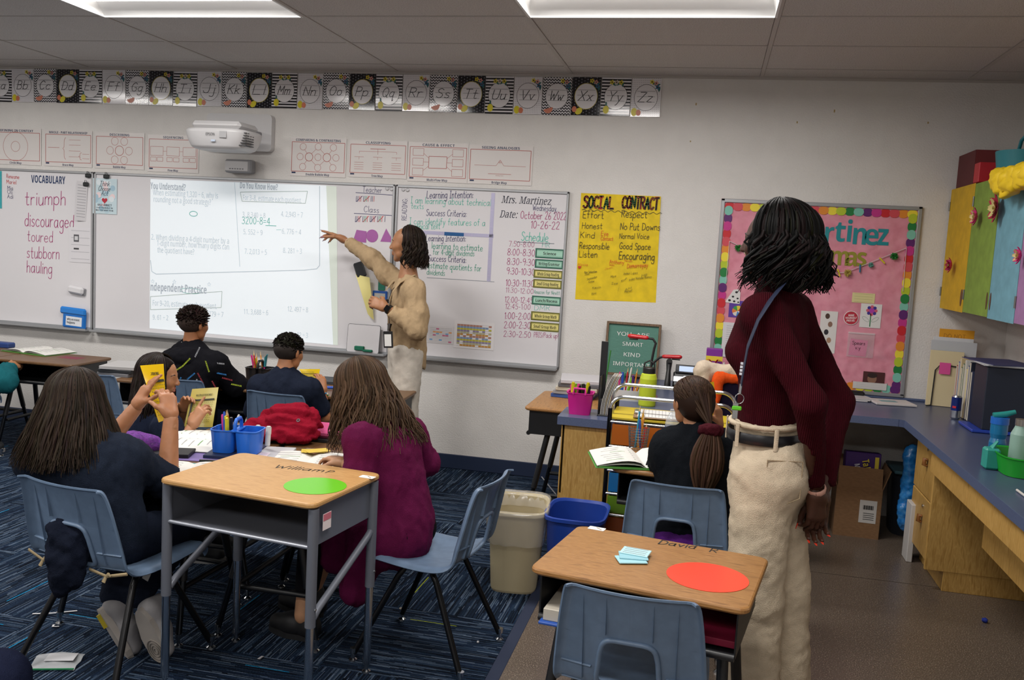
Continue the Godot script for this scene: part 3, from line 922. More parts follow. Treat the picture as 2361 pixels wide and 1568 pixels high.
func build_counters() -> void:
	var ct := 0.76
	var edge := tri_mat("laminate_edge", noise_tex(0.3, [[0.0, 1.0], ["4a5676", "64708f"]], 256, 3, 31), V3(6, 1, 6), 0.35)
	# peninsula with wood end
	var pen := thing("teacher_counter", "blue laminate counter with a wooden end panel, under the magenta marker bin", "counter", V3(-0.69, 0, 1.66))
	var pt := mk()
	var outline := PackedVector2Array([V2(0, 0), V2(0.72, 0), V2(0.72, 1.65), V2(0.21, 1.65), V2(0.21, 0.29), V2(0, 0.29)])
	pt.slab(V3(0, ct - 0.04, 0), Vector3.RIGHT, Vector3.FORWARD, outline, 0.04)
	part("worktop", pt, laminate, pen)
	part("worktop_edge", mk().box(V3(0.36, ct - 0.02, 0.001), V3(0.722, 0.041, 0.003)).box(V3(-0.001, ct - 0.02, -0.145), V3(0.003, 0.041, 0.292)), edge, pen)
	part("end_panel", mk().box(V3(0.2, 0.365, -0.04), V3(0.36, 0.71, 0.02), 0.002), maple, pen)
	part("side_panel", mk().box(V3(0.025, 0.365, -0.06), V3(0.018, 0.71, 0.06), 0.002), maple, pen)
	part("front_panel", mk().box(V3(0.545, 0.365, -0.08), V3(0.33, 0.71, 0.02), 0.002), maple, pen)
	part("side_panel", mk().box(V3(0.235, 0.365, -0.9), V3(0.018, 0.71, 1.4), 0.002), maple, pen)
	# back counter and right counter, one L of worktop
	var ctr := thing("long_counter", "long blue laminate counter along the bulletin board and the cupboard wall", "counter", V3(1.1, 0, 0.8))
	var lo := PackedVector2Array([V2(-1.06, 0), V2(-0.03, 0), V2(0.0, -0.02), V2(0.02, -4.2), V2(0.695, -4.2), V2(0.695, 0.795), V2(-1.06, 0.795)])
	part("worktop", mk().slab(V3(0, ct - 0.04, 0), Vector3.RIGHT, Vector3.FORWARD, lo, 0.04), laminate, ctr)
	part("worktop_edge", mk().box(V3(-0.545, ct - 0.02, 0.001), V3(1.03, 0.041, 0.003)), edge, ctr)
	part("worktop_edge", mk().box(V3(0.009, ct - 0.02, 2.11), V3(0.003, 0.041, 4.18), 0.0, Basis(Vector3.UP, 0.0048)), edge, ctr)
	part("backsplash", mk().box(V3(0.17, ct + 0.008, -0.79), V3(1.06, 0.016, 0.012), 0.003), edge, ctr)
	part("support_panel", mk().box(V3(-1.0, 0.36, -0.4), V3(0.02, 0.72, 0.75), 0.002), maple, ctr)
	# drawer unit under the right counter; its fronts face -x
	var du := thing("drawer_unit", "maple drawer unit with two lockable drawers under the blue counter", "cabinet", V3(1.46, 0, 1.06))
	part("carcass", mk().box(V3(0.02, 0.41, 0), V3(0.56, 0.62, 0.5), 0.002), maple, du)
	part("side_panel", mk().box(V3(0.0, 0.41, 0.262), V3(0.62, 0.62, 0.02), 0.002), maple, du)
	part("plinth", mk().box(V3(0.05, 0.05, 0.02), V3(0.54, 0.1, 0.5), 0.002), maple, du)
	for k in 2:
		var y: float = [0.56, 0.26][k]
		var dr := part("drawer", mk().box(V3(-0.275, y, 0), V3(0.02, 0.295, 0.49), 0.004), maple, du)
		part("handle", mk().tube([V3(-0.289, y + 0.045, 0.02), V3(-0.302, y + 0.05, 0.02), V3(-0.304, y + 0.02, 0.02), V3(-0.289, y + 0.015, 0.02)], [0.008, 0.011, 0.011, 0.008], 8, true, 1.5, Vector3.BACK), tint("8a5a30", 0.4), dr)
		part("lock", mk().tube([V3(-0.283, y + 0.1, 0.02), V3(-0.291, y + 0.1, 0.02)], [0.009], 12), chrome(), dr)
	# apron and knee hole panel further along
	var ap := thing("counter_apron", "maple apron boards under the blue counter beside the drawer unit", "panel", V3(1.135, 0, 1.34))
	part("board", mk().box(V3(0, 0.66, 0.325), V3(0.018, 0.115, 0.645), 0.002), maple, ap)
	part("board", mk().box(V3(0, 0.66, 1.2), V3(0.018, 0.115, 1.09), 0.002), maple, ap)
	part("knee_panel", mk().box(V3(0.17, 0.53, 1.0), V3(0.018, 0.37, 1.32), 0.002), maple, ap)
	part("end_panel", mk().box(V3(0.34, 0.36, 1.75), V3(0.62, 0.71, 0.02), 0.002), maple, ap)
	# wall cupboards with paper covered doors
	var up := thing("hanging_cupboard", "wall cupboard with doors papered yellow, green, light blue and violet", "cupboard", V3(1.6, 1.36, 0.02))
	part("carcass", mk().box(V3(0.01, 0.36, 1.0), V3(0.37, 0.715, 1.99), 0.002), maple, up)
	var dz := [0.0, 0.52, 0.99, 1.41, 1.99]
	var dc := ["d9ae1e", "84a140", "74aabb", "a67aa8"]
	for k in 4:
		var z0: float = dz[k]
		var z1: float = dz[k + 1]
		var rows := []
		var dm := tri_mat("paper" + dc[k], mottle(), V3(2, 2, 2), 0.75)
		dm.albedo_color = hexc(dc[k])
		var dr := part("door", mk().box(V3(-0.189, 0.36, (z0 + z1) / 2), V3(0.02, 0.715, z1 - z0 - 0.004), 0.002), maple, up)
		part("paper_cover", mk().box(V3(-0.2005, 0.36, (z0 + z1) / 2), V3(0.0015, 0.725 - 0.01 * (k % 2), z1 - z0 - 0.006)), dm, dr)
		for y in [0.1, 0.62]:
			if k != 2: part("hinge", mk().tube([V3(-0.204, y - 0.028, z0 + 0.004), V3(-0.204, y + 0.028, z0 + 0.004)], [0.006], 8), tint("7d7c78", 0.35, 0.8), dr)
		var hz: float = z1 - 0.03 if k % 2 == 1 else z0 + 0.03
		if k > 0: part("handle_slot", mk().slab(V3(-0.202, 0.085, hz), Vector3.BACK, Vector3.UP, disc_poly(0.011, 0.045, 12), 0.0015), tint("5a3c24", 0.6), dr)
	part("torn_paper_spot", mk().slab(V3(-0.202, 0.08, 0.47), Vector3.BACK, Vector3.UP, disc_poly(0.02, 0.05, 10), 0.001), tint("6b4a2c", 0.7), up)
func build_cart() -> void:
	var x0 := -0.425
	var x1 := 0.165
	var z := 1.74
	var dz := 0.34
	var ch := chrome()
	var t := thing("drawer_cart", "chrome rolling cart with coloured translucent drawers beside the wooden end panel", "cart", V3((x0 + x1) / 2, 0, z))
	var hw := (x1 - x0) / 2
	for k in 2:
		var zz := 0.0 - k * 0.05 + (0.0 if k == 0 else -0.06)
		var pts := []
		for q in 9:
			var a := PI - PI / 2 * q / 8.0
			pts.append(V3(-hw + 0.07 + cos(a) * 0.07, 0.83 + k * 0.045 + sin(a) * 0.07, zz))
		var rest := []
		for q in 9:
			var a := PI / 2 - PI / 2 * q / 8.0
			rest.append(V3(hw - 0.07 + cos(a) * 0.07, 0.83 + k * 0.045 + sin(a) * 0.07, zz))
		part("top_rail", mk().tube([V3(-hw, 0.78, zz)] + pts + rest + [V3(hw, 0.78, zz)], [0.009], 10, false), ch, t)
	for sx in [-1.0, 1.0]:
		for sz in [0.0, 1.0]:
			var po := part("post", mk().tube([V3(sx * hw, 0.84, -sz * dz), V3(sx * hw, 0.06, -sz * dz)], [0.011], 10), tint("2b2d31", 0.2, 0.9), t)
			part("caster", mk().tube([V3(sx * hw - 0.012, 0.03, -sz * dz), V3(sx * hw + 0.012, 0.03, -sz * dz)], [0.03], 14), tint("151515", 0.5), po)
	part("top_shelf", mk().box(V3(0, 0.79, -dz / 2), V3(hw * 2, 0.008, dz), 0.002), tint("c9b22e", 0.4), t)
	var tops := [0.775, 0.655, 0.535, 0.42, 0.315, 0.21, 0.12]
	var cols := ["c0651c", "3d1c52", "1e6fae", "6f9a2a", "b5551a", "b8571b", "4f8a22"]
	for k in 7:
		var h: float = tops[k] - (tops[k + 1] if k < 6 else 0.06) - 0.02
		var y: float = tops[k] - h / 2 - 0.012
		var dm := tint(cols[k], 0.25)
		var dr := part("drawer", mk().box(V3(0, y, 0.0), V3(hw * 2 - 0.03, h, 0.006), 0.002).box(V3(0, y - h / 2 + 0.003, -dz / 2), V3(hw * 2 - 0.04, 0.005, dz - 0.02)).box(V3(-hw + 0.02, y, -dz / 2), V3(0.005, h, dz - 0.02)).box(V3(hw - 0.02, y, -dz / 2), V3(0.005, h, dz - 0.02)), dm, t)
		part("drawer_rail", mk().tube([V3(-hw, tops[k], 0.004), V3(hw, tops[k], 0.004)], [0.006], 8), ch, dr)

# ---------------------------------------------------------------- smooth bodies: tapered capsules and ellipsoids joined by a smooth minimum, meshed as surface nets
class Blob:
	var prims := []
	var cuts := []
	func cap(a: Vector3, b: Vector3, ra: float, rb: float, k := 0.02, sq := Vector3.ZERO, sf := 1.0) -> Blob:
		prims.append([0, a, b, ra, rb, k, sq.normalized(), sf])
		return self
	func chain(pts: Array, rs: Array, k := 0.02) -> Blob:
		for i in pts.size() - 1: cap(pts[i], pts[i + 1], rs[i], rs[i + 1], k)
		return self
	func ell(c: Vector3, r: Vector3, b := Basis(), k := 0.02) -> Blob:
		prims.append([1, c, b.inverse(), r, 0.0, k, b, 1.0])
		return self
	func cut(c: Vector3, nrm: Vector3, rad: float) -> Blob:          # removes what lies beyond the plane, near c
		cuts.append([c, nrm.normalized(), rad])
		return self
	func net(mb: MB, cell: float, noise: FastNoiseLite = null, amp := 0.0, stretch := Vector3.ONE) -> void:
		var lo := Vector3(1e9, 1e9, 1e9)
		var hi := -lo
		for q in prims:
			if q[0] == 0:
				var r: float = max(q[3], q[4]) + cell * 3
				lo = lo.min(q[1] - Vector3.ONE * r).min(q[2] - Vector3.ONE * r)
				hi = hi.max(q[1] + Vector3.ONE * r).max(q[2] + Vector3.ONE * r)
			else:
				var r: float = max(q[3].x, max(q[3].y, q[3].z)) + cell * 3
				lo = lo.min(q[1] - Vector3.ONE * r)
				hi = hi.max(q[1] + Vector3.ONE * r)
		var nx := int((hi.x - lo.x) / cell) + 2
		var ny := int((hi.y - lo.y) / cell) + 2
		var nz := int((hi.z - lo.z) / cell) + 2
		var f := PackedFloat32Array()
		f.resize(nx * ny * nz)
		f.fill(9.0)
		for q in prims:
			var k: float = q[5]
			var pad := k * 0.6 + cell * 2.0
			var a: Vector3 = q[1]
			var l2: Vector3
			var h2: Vector3
			if q[0] == 0:
				var r: float = max(q[3], q[4]) + pad
				l2 = (a.min(q[2]) - Vector3.ONE * r - lo) / cell
				h2 = (a.max(q[2]) + Vector3.ONE * r - lo) / cell
			else:
				var r: float = max(q[3].x, max(q[3].y, q[3].z)) + pad
				l2 = (a - Vector3.ONE * r - lo) / cell
				h2 = (a + Vector3.ONE * r - lo) / cell
			var x0: int = max(int(l2.x), 0)
			var y0: int = max(int(l2.y), 0)
			var z0: int = max(int(l2.z), 0)
			var x1: int = min(int(h2.x) + 1, nx - 1)
			var y1: int = min(int(h2.y) + 1, ny - 1)
			var z1: int = min(int(h2.z) + 1, nz - 1)
			if q[0] == 0:
				var ba: Vector3 = q[2] - a
				var bb: float = max(ba.dot(ba), 1e-10)
				var ra: float = q[3]
				var dr: float = q[4] - q[3]
				var sq: Vector3 = q[6]
				var sm: float = 1.0 / q[7] - 1.0
				var squash: bool = q[7] != 1.0
				var bs := ba
				if squash:
					bs = ba + sq * (ba.dot(sq) * sm)
					bb = max(bs.dot(bs), 1e-10)
				for z in range(z0, z1 + 1):
					for y in range(y0, y1 + 1):
						var p := lo + Vector3(x0, y, z) * cell - a
						var i := x0 + nx * (y + ny * z)
						for x in range(x0, x1 + 1):
							var pa := p
							if squash: pa += sq * (pa.dot(sq) * sm)
							var h: float = clampf(pa.dot(bs) / bb, 0.0, 1.0)
							var d := (pa - bs * h).length() - ra - dr * h
							var o := f[i]
							var e := k - absf(d - o)
							f[i] = minf(d, o) - (e * e / k * 0.25 if e > 0 else 0.0)
							p.x += cell
							i += 1
			else:
				var bi: Basis = q[2]
				var r: Vector3 = q[3]
				var mr: float = min(r.x, min(r.y, r.z))
				for z in range(z0, z1 + 1):
					for y in range(y0, y1 + 1):
						var i := x0 + nx * (y + ny * z)
						for x in range(x0, x1 + 1):
							var p := bi * (lo + Vector3(x, y, z) * cell - a)
							var g := p / r
							var gl := g.length()
							var d := (gl - 1.0) * mr if gl < 0.5 else gl * (gl - 1.0) / (g / r).length()
							var o := f[i]
							var e := k - absf(d - o)
							f[i] = minf(d, o) - (e * e / k * 0.25 if e > 0 else 0.0)
							i += 1
		for q in cuts:
			var c: Vector3 = q[0]
			var nn: Vector3 = q[1]
			var r: float = q[2]
			var l2: Vector3 = (c - Vector3.ONE * r - lo) / cell
			var h2: Vector3 = (c + Vector3.ONE * r - lo) / cell
			for z in range(max(int(l2.z), 0), min(int(h2.z) + 1, nz - 1) + 1):
				for y in range(max(int(l2.y), 0), min(int(h2.y) + 1, ny - 1) + 1):
					for x in range(max(int(l2.x), 0), min(int(h2.x) + 1, nx - 1) + 1):
						var p := lo + Vector3(x, y, z) * cell - c
						if p.length_squared() < r * r:
							var i := x + nx * (y + ny * z)
							f[i] = maxf(f[i], p.dot(nn))
		var id := PackedInt32Array()
		id.resize(nx * ny * nz)
		id.fill(-1)
		var vs := PackedVector3Array()
		var sy := nx
		var sz := nx * ny
		var lim := cell * 4.5
		for z in nz - 1:
			for y in ny - 1:
				var i := nx * (y + ny * z) - 1
				for x in nx - 1:
					i += 1
					var a := f[i]
					if a > lim or a < -lim: continue
					var b := f[i + 1]
					var c := f[i + sy]
					var d := f[i + sy + 1]
					var e := f[i + sz]
					var g := f[i + sz + 1]
					var h := f[i + sz + sy]
					var l := f[i + sz + sy + 1]
					var cnt := int(a < 0) + int(b < 0) + int(c < 0) + int(d < 0) + int(e < 0) + int(g < 0) + int(h < 0) + int(l < 0)
					if cnt == 0 or cnt == 8: continue
					var s := Vector3.ZERO
					var m := 0
					if (a < 0) != (b < 0): s += Vector3(a / (a - b), 0, 0); m += 1
					if (c < 0) != (d < 0): s += Vector3(c / (c - d), 1, 0); m += 1
					if (e < 0) != (g < 0): s += Vector3(e / (e - g), 0, 1); m += 1
					if (h < 0) != (l < 0): s += Vector3(h / (h - l), 1, 1); m += 1
					if (a < 0) != (c < 0): s += Vector3(0, a / (a - c), 0); m += 1
					if (b < 0) != (d < 0): s += Vector3(1, b / (b - d), 0); m += 1
					if (e < 0) != (h < 0): s += Vector3(0, e / (e - h), 1); m += 1
					if (g < 0) != (l < 0): s += Vector3(1, g / (g - l), 1); m += 1
					if (a < 0) != (e < 0): s += Vector3(0, 0, a / (a - e)); m += 1
					if (b < 0) != (g < 0): s += Vector3(1, 0, b / (b - g)); m += 1
					if (c < 0) != (h < 0): s += Vector3(0, 1, c / (c - h)); m += 1
					if (d < 0) != (l < 0): s += Vector3(1, 1, d / (d - l)); m += 1
					id[i] = vs.size()
					vs.append(lo + (Vector3(x, y, z) + s / m) * cell)
		var tr := PackedInt32Array()
		for z in range(1, nz - 1):
			for y in range(1, ny - 1):
				var i := nx * (y + ny * z)
				for x in range(1, nx - 1):
					i += 1
					var a := f[i]
					if a > lim or a < -lim: continue
					var ins := a < 0
					for ax in 3:
						var st: int = [1, sy, sz][ax]
						if ins == (f[i + st] < 0): continue
						var u: int = [sy, sz, 1][ax]
						var w: int = [sz, 1, sy][ax]
						var p0 := id[i]
						var p1 := id[i - u]
						var p2 := id[i - u - w]
						var p3 := id[i - w]
						if p0 < 0 or p1 < 0 or p2 < 0 or p3 < 0: continue
						if ins: tr.append_array(PackedInt32Array([p0, p3, p2, p0, p2, p1]))
						else: tr.append_array(PackedInt32Array([p0, p2, p3, p0, p1, p2]))
		var ns := normals(vs, tr)
		if noise:
			for i in vs.size():
				var q := vs[i] * stretch
				vs[i] += ns[i] * (noise.get_noise_3dv(q) * amp)
			ns = normals(vs, tr)
		var base := mb.v.size()
		for i in vs.size(): mb.vert(vs[i], ns[i], Vector2(vs[i].x, vs[i].y))
		for i in tr.size(): mb.ix.append(tr[i] + base)
	func normals(vs: PackedVector3Array, tr: PackedInt32Array) -> PackedVector3Array:
		var ns := PackedVector3Array()
		ns.resize(vs.size())
		for i in range(0, tr.size(), 3):
			var g := (vs[tr[i + 2]] - vs[tr[i]]).cross(vs[tr[i + 1]] - vs[tr[i]])
			ns[tr[i]] += g; ns[tr[i + 1]] += g; ns[tr[i + 2]] += g
		for i in ns.size(): ns[i] = ns[i].normalized()
		return ns

# ---------------------------------------------------------------- anatomy
# head: o is the point below the chin line at the head's axis, b turns it (face towards -z), s is chin-to-crown height
func head_prims(bl: Blob, o: Vector3, b: Basis, s: float, ears := true) -> void:
	var at := func(x: float, y: float, z: float) -> Vector3: return o + b * (Vector3(x, y, z) * s)
	var k := 0.07 * s
	bl.ell(at.call(0, 0.645, 0.06), Vector3(0.35, 0.355, 0.43) * s, b, k)
	bl.ell(at.call(0, 0.42, -0.1), Vector3(0.285, 0.36, 0.29) * s, b, 0.12 * s)
	bl.cap(at.call(-0.15, 0.2, -0.12), at.call(0.15, 0.2, -0.12), 0.125 * s, 0.125 * s, 0.12 * s)
	bl.cap(at.call(-0.045, 0.075, -0.27), at.call(0.045, 0.075, -0.27), 0.075 * s, 0.075 * s, 0.12 * s)
	for q in [-1.0, 1.0]:
		bl.cap(at.call(q * 0.17, 0.42, -0.26), at.call(q * 0.2, 0.45, -0.18), 0.1 * s, 0.1 * s, 0.1 * s)
		bl.ell(at.call(q * 0.042, 0.385, -0.415), Vector3(0.035, 0.03, 0.04) * s, b, 0.03 * s)
		if ears:
			bl.ell(at.call(q * 0.36, 0.48, 0.07), Vector3(0.035, 0.125, 0.08) * s, b * Basis(Vector3.UP, q * 0.35) * Basis(Vector3.RIGHT, -0.2), 0.03 * s)
	bl.cap(at.call(0, 0.57, -0.37), at.call(0, 0.405, -0.455), 0.03 * s, 0.045 * s, 0.05 * s)
	bl.cap(at.call(-0.15, 0.585, -0.325), at.call(0.15, 0.585, -0.325), 0.045 * s, 0.045 * s, 0.06 * s)
	bl.cap(at.call(-0.075, 0.268, -0.37), at.call(0.075, 0.268, -0.37), 0.028 * s, 0.028 * s, 0.04 * s)
	bl.cap(at.call(-0.065, 0.215, -0.362), at.call(0.065, 0.215, -0.362), 0.03 * s, 0.03 * s, 0.04 * s)
func face_parts(t: Node, o: Vector3, b: Basis, s: float, lip: Color) -> void:
	var at := func(x: float, y: float, z: float) -> Vector3: return o + b * (Vector3(x, y, z) * s)
	for q in [-1.0, 1.0]:
		var e := Blob.new().ell(at.call(q * 0.135, 0.5, -0.338), Vector3(0.058, 0.026, 0.03) * s, b)
		var mb := nm(); e.net(mb, 0.012 * s)
		var eye := part("eye", mb, tint("d8d2cc", 0.2), t)
		part("iris", nm().lathe(at.call(q * 0.14, 0.5, -0.362), [Vector2(0.024 * s, 0), Vector2(0.02 * s, 0.008 * s), Vector2(0, 0.012 * s)], 12, b * Basis(Vector3.RIGHT, -PI / 2)), tint("1c110b", 0.15), eye)
		part("eyelid", nm().tube([at.call(q * 0.07, 0.51, -0.35), at.call(q * 0.13, 0.534, -0.362), at.call(q * 0.2, 0.508, -0.32)], [0.008 * s, 0.012 * s, 0.008 * s], 6), tint("1a120e", 0.6), eye)
		part("eyebrow", nm().tube([at.call(q * 0.06, 0.6, -0.372), at.call(q * 0.14, 0.625, -0.37), at.call(q * 0.23, 0.6, -0.31)], [0.014 * s, 0.016 * s, 0.006 * s], 6), tint("1d1511", 0.8), t)
	var l := Blob.new().cap(at.call(-0.08, 0.27, -0.378), at.call(0.08, 0.27, -0.378), 0.02 * s, 0.02 * s, 0.01).cap(at.call(0, 0.275, -0.388), at.call(0, 0.27, -0.388), 0.024 * s, 0.024 * s, 0.02 * s)
	var ml := nm(); l.net(ml, 0.01 * s); part("upper_lip", ml, paint(lip, 0.4), t)
	l = Blob.new().cap(at.call(-0.07, 0.212, -0.372), at.call(0.07, 0.212, -0.372), 0.022 * s, 0.022 * s, 0.01).cap(at.call(0, 0.21, -0.382), at.call(0, 0.205, -0.38), 0.026 * s, 0.026 * s, 0.02 * s)
	ml = nm(); l.net(ml, 0.01 * s); part("lower_lip", ml, paint(lip, 0.4), t)
# hand from the wrist: fwd along the hand, palm the way the palm faces, thumb the side of the thumb; curls for index..little, 0 straight to 1 closed
func hand_prims(bl: Blob, w: Vector3, fwd: Vector3, palm: Vector3, thumb: Vector3, l: float, curls: Array, tc := 0.3, nails: Array = []) -> void:
	fwd = fwd.normalized()
	palm = (palm - fwd * palm.dot(fwd)).normalized()
	thumb = (thumb - fwd * thumb.dot(fwd) - palm * thumb.dot(palm)).normalized()
	var k := 0.012
	bl.cap(w - fwd * 0.3 * l, w + fwd * 0.06 * l, 0.118 * l, 0.142 * l, 0.03, palm, 0.85)
	for q in 4:
		var off: float = [0.165, 0.058, -0.05, -0.15][q] * l
		var kn: Vector3 = w + fwd * l * [0.5, 0.52, 0.5, 0.45][q] + thumb * off
		bl.cap(w + fwd * 0.08 * l + thumb * off * 0.6, kn, 0.085 * l, 0.062 * l, 0.02)
		var len: float = [0.43, 0.48, 0.45, 0.35][q] * l
		var c: float = curls[q]
		var p := kn
		var r := 0.05 * l
		var d := fwd
		for j in 3:
			var a: float = c * [0.9, 2.1, 2.9][j]
			d = (fwd * cos(a) + palm * sin(a) + thumb * (off / l * 0.35 * (1 - c))).normalized()
			var e: Vector3 = p + d * len * [0.46, 0.3, 0.24][j]
			bl.cap(p, e, r, r * 0.92, 0.004)
			r *= 0.92
			p = e
		nails.append([p, d, palm, r])
	var root := w + fwd * 0.16 * l + thumb * 0.13 * l
	var d1 := (thumb * 0.75 + fwd * 0.6 + palm * 0.35).normalized()
	var d2 := (thumb * (0.45 - tc * 0.4) + fwd * 0.85 + palm * (0.2 + tc)).normalized()
	var p1 := root + d1 * 0.22 * l
	var p2 := p1 + d2 * 0.2 * l
	var p3 := p2 + (d2 + palm * tc * 0.5).normalized() * 0.16 * l
	bl.cap(w + fwd * 0.05 * l, root, 0.09 * l, 0.085 * l, 0.02)
	bl.cap(root, p1, 0.085 * l, 0.064 * l, 0.012)
	bl.cap(p1, p2, 0.062 * l, 0.055 * l, 0.004)
	bl.cap(p2, p3, 0.054 * l, 0.045 * l, 0.004)
	nails.append([p3, d2, -thumb, 0.046 * l])
func nail_parts(t: Node, nails: Array, col: Color, len := 1.0) -> void:
	for q in nails:
		var d: Vector3 = q[1]
		var up: Vector3 = -q[2]
		up = (up - d * up.dot(d)).normalized()
		var c: Vector3 = q[0] + d * q[3] * (0.35 + 0.4 * len) + up * q[3] * 0.62
		part("fingernail", nm().tube([c - d * q[3] * 0.9, c, c + d * q[3] * (0.5 + len)], [q[3] * 0.6, q[3] * 0.75, q[3] * 0.35], 8, true, 0.35, up), paint(col, 0.2), t)
func torso_prims(bl: Blob, hip: Vector3, neck: Vector3, shl: Vector3, shr: Vector3, fwd: Vector3, wh: float, ww: float, wc: float, flat: float, infl := 0.0) -> void:
	var waist := hip.lerp(neck, 0.36)
	var chest := hip.lerp(neck, 0.66)
	bl.cap(hip, waist, wh + infl, ww + infl, 0.05, fwd, flat)
	bl.cap(waist, chest, ww + infl, wc + infl, 0.05, fwd, flat)
	bl.cap(shl, shr, 0.055 + infl, 0.055 + infl, 0.08)
	bl.cap(chest, neck, wc * 0.75 + infl, 0.05 + infl, 0.08, fwd, 0.8)
func skin_mat(c: Color) -> StandardMaterial3D:
	var key := "skin" + c.to_html()
	if not mats.has(key):
		var m := tri_mat(key, mottle(), Vector3(4, 4, 4), 0.5)
		m.albedo_color = c
		m.subsurf_scatter_enabled = true
		m.subsurf_scatter_strength = 0.12
	return mats[key]
func cloth_mat(c: Color, rough := 0.9, weave := 9.0, var_ := 0.12) -> StandardMaterial3D:
	var key := "cloth" + c.to_html() + str(weave)
	if not mats.has(key):
		var m := tri_mat(key, mottle(), Vector3(4, 4, 4), rough, weave_normal(), 0.4)
		m.albedo_color = c
		m.metallic_specular = 0.2
	return mats[key]
func hair_mat(c: Color, c2: Color) -> StandardMaterial3D:
	var key := "hair" + c.to_html()
	if not mats.has(key):
		var m := StandardMaterial3D.new()
		m.vertex_color_use_as_albedo = true
		m.albedo_color = Color(1, 1, 1)
		m.roughness = 0.5
		m.metallic_specular = 0.22
		mats[key] = m
	return mats[key]
func fold_noise(sd: int, freq := 7.0) -> FastNoiseLite:
	var n := FastNoiseLite.new()
	n.noise_type = FastNoiseLite.TYPE_SIMPLEX_SMOOTH
	n.fractal_octaves = 2
	n.domain_warp_enabled = true
	n.domain_warp_amplitude = 0.6 / freq
	n.domain_warp_frequency = freq * 0.4
	n.frequency = freq
	n.seed = sd
	return n
# locks of hair that leave the crown, follow the skull and fall. c centre, b head basis (+z is the back), rad skull radii with hair
# opt: n, az (from, to; 0 = back), th0, th1, len (below the skull), flare, wave, freq, w (width), c1, c2 (linear colours), tip (draws ends towards a point), part_x
func locks(mb: MB, c: Vector3, b: Basis, rad: Vector3, opt: Dictionary) -> void:
	var r := RandomNumberGenerator.new()
	r.seed = opt.get("seed", 1)
	var n: int = opt.get("n", 140)
	var az: Array = opt.get("az", [-2.2, 2.2])
	var w: float = opt.get("w", 0.012)
	var wave: float = opt.get("wave", 0.004)
	var freq: float = opt.get("freq", 20.0)
	var flare: float = opt.get("flare", 0.05)
	var lay: float = opt.get("layers", 0.06)
	for i in n:
		var ph: float = lerp(float(az[0]), float(az[1]), (i + r.randf()) / n)
		var t0: float = opt.get("th0", 0.08) + r.randf() * opt.get("th_rand", 0.2)
		var t1: float = opt.get("th1", 1.75) + r.randf_range(-0.1, 0.1)
		var s: float = 1.0 + r.randf_range(-lay, lay * 0.6)
		var pts := []
		var ns := 8
		for q in ns + 1:
			var th: float = lerp(t0, t1, float(q) / ns)
			var local := Vector3(sin(th) * sin(ph) * rad.x, cos(th) * rad.y, sin(th) * cos(ph) * rad.z) * s
			pts.append(c + b * local)
		var dir: Vector3 = (pts[ns] - pts[ns - 1]).normalized()
		var out: Vector3 = b * Vector3(sin(ph), 0, cos(ph))
		out.y = 0
		out = out.normalized()
		var side := out.cross(Vector3.UP)
		var len: float = opt.get("len", 0.3) * r.randf_range(opt.get("len_min", 0.88), 1.05)
		if opt.has("front_len"): len = lerp(len, float(opt.front_len), smoothstep(1.2, 2.2, abs(ph)))
		var m: int = int(clamp(len / 0.025, 3, 22))
		var p: Vector3 = pts[ns]
		var tw: float = r.randf() * TAU if not opt.has("clump") else floor(i / float(opt.clump)) * 2.4 + r.randf() * 0.7
		for q in m:
			var f := (q + 1.0) / m
			dir = (dir * 0.72 + (Vector3.DOWN + out * (flare * (1.0 + opt.get("side", 0.0) * absf(sin(ph)))) + opt.get("pull", Vector3.ZERO)) * 0.28).normalized()
			p += dir * (len / m)
			var a: float = tw + f * len * freq * TAU
			pts.append(p + (side * sin(a) + out * cos(a) * 0.7) * wave * smoothstep(0.0, 0.35, f) + opt.get("end_shift", Vector3.ZERO) * f * f)
		var rad_l := []
		for q in pts.size():
			var f := float(q) / (pts.size() - 1)
			rad_l.append(w * r.randf_range(0.9, 1.1) * (0.55 + 0.45 * smoothstep(0.0, 0.3, f)) * (1.0 - 0.75 * smoothstep(0.7, 1.0, f)))
		mb.col = (opt.get("c1", Color(0.02, 0.015, 0.012)) as Color).lerp(opt.get("c2", Color(0.05, 0.035, 0.025)), r.randf())
		mb.tube(pts, rad_l, 4, false, 0.5, out)
	mb.col = Color(1, 1, 1)
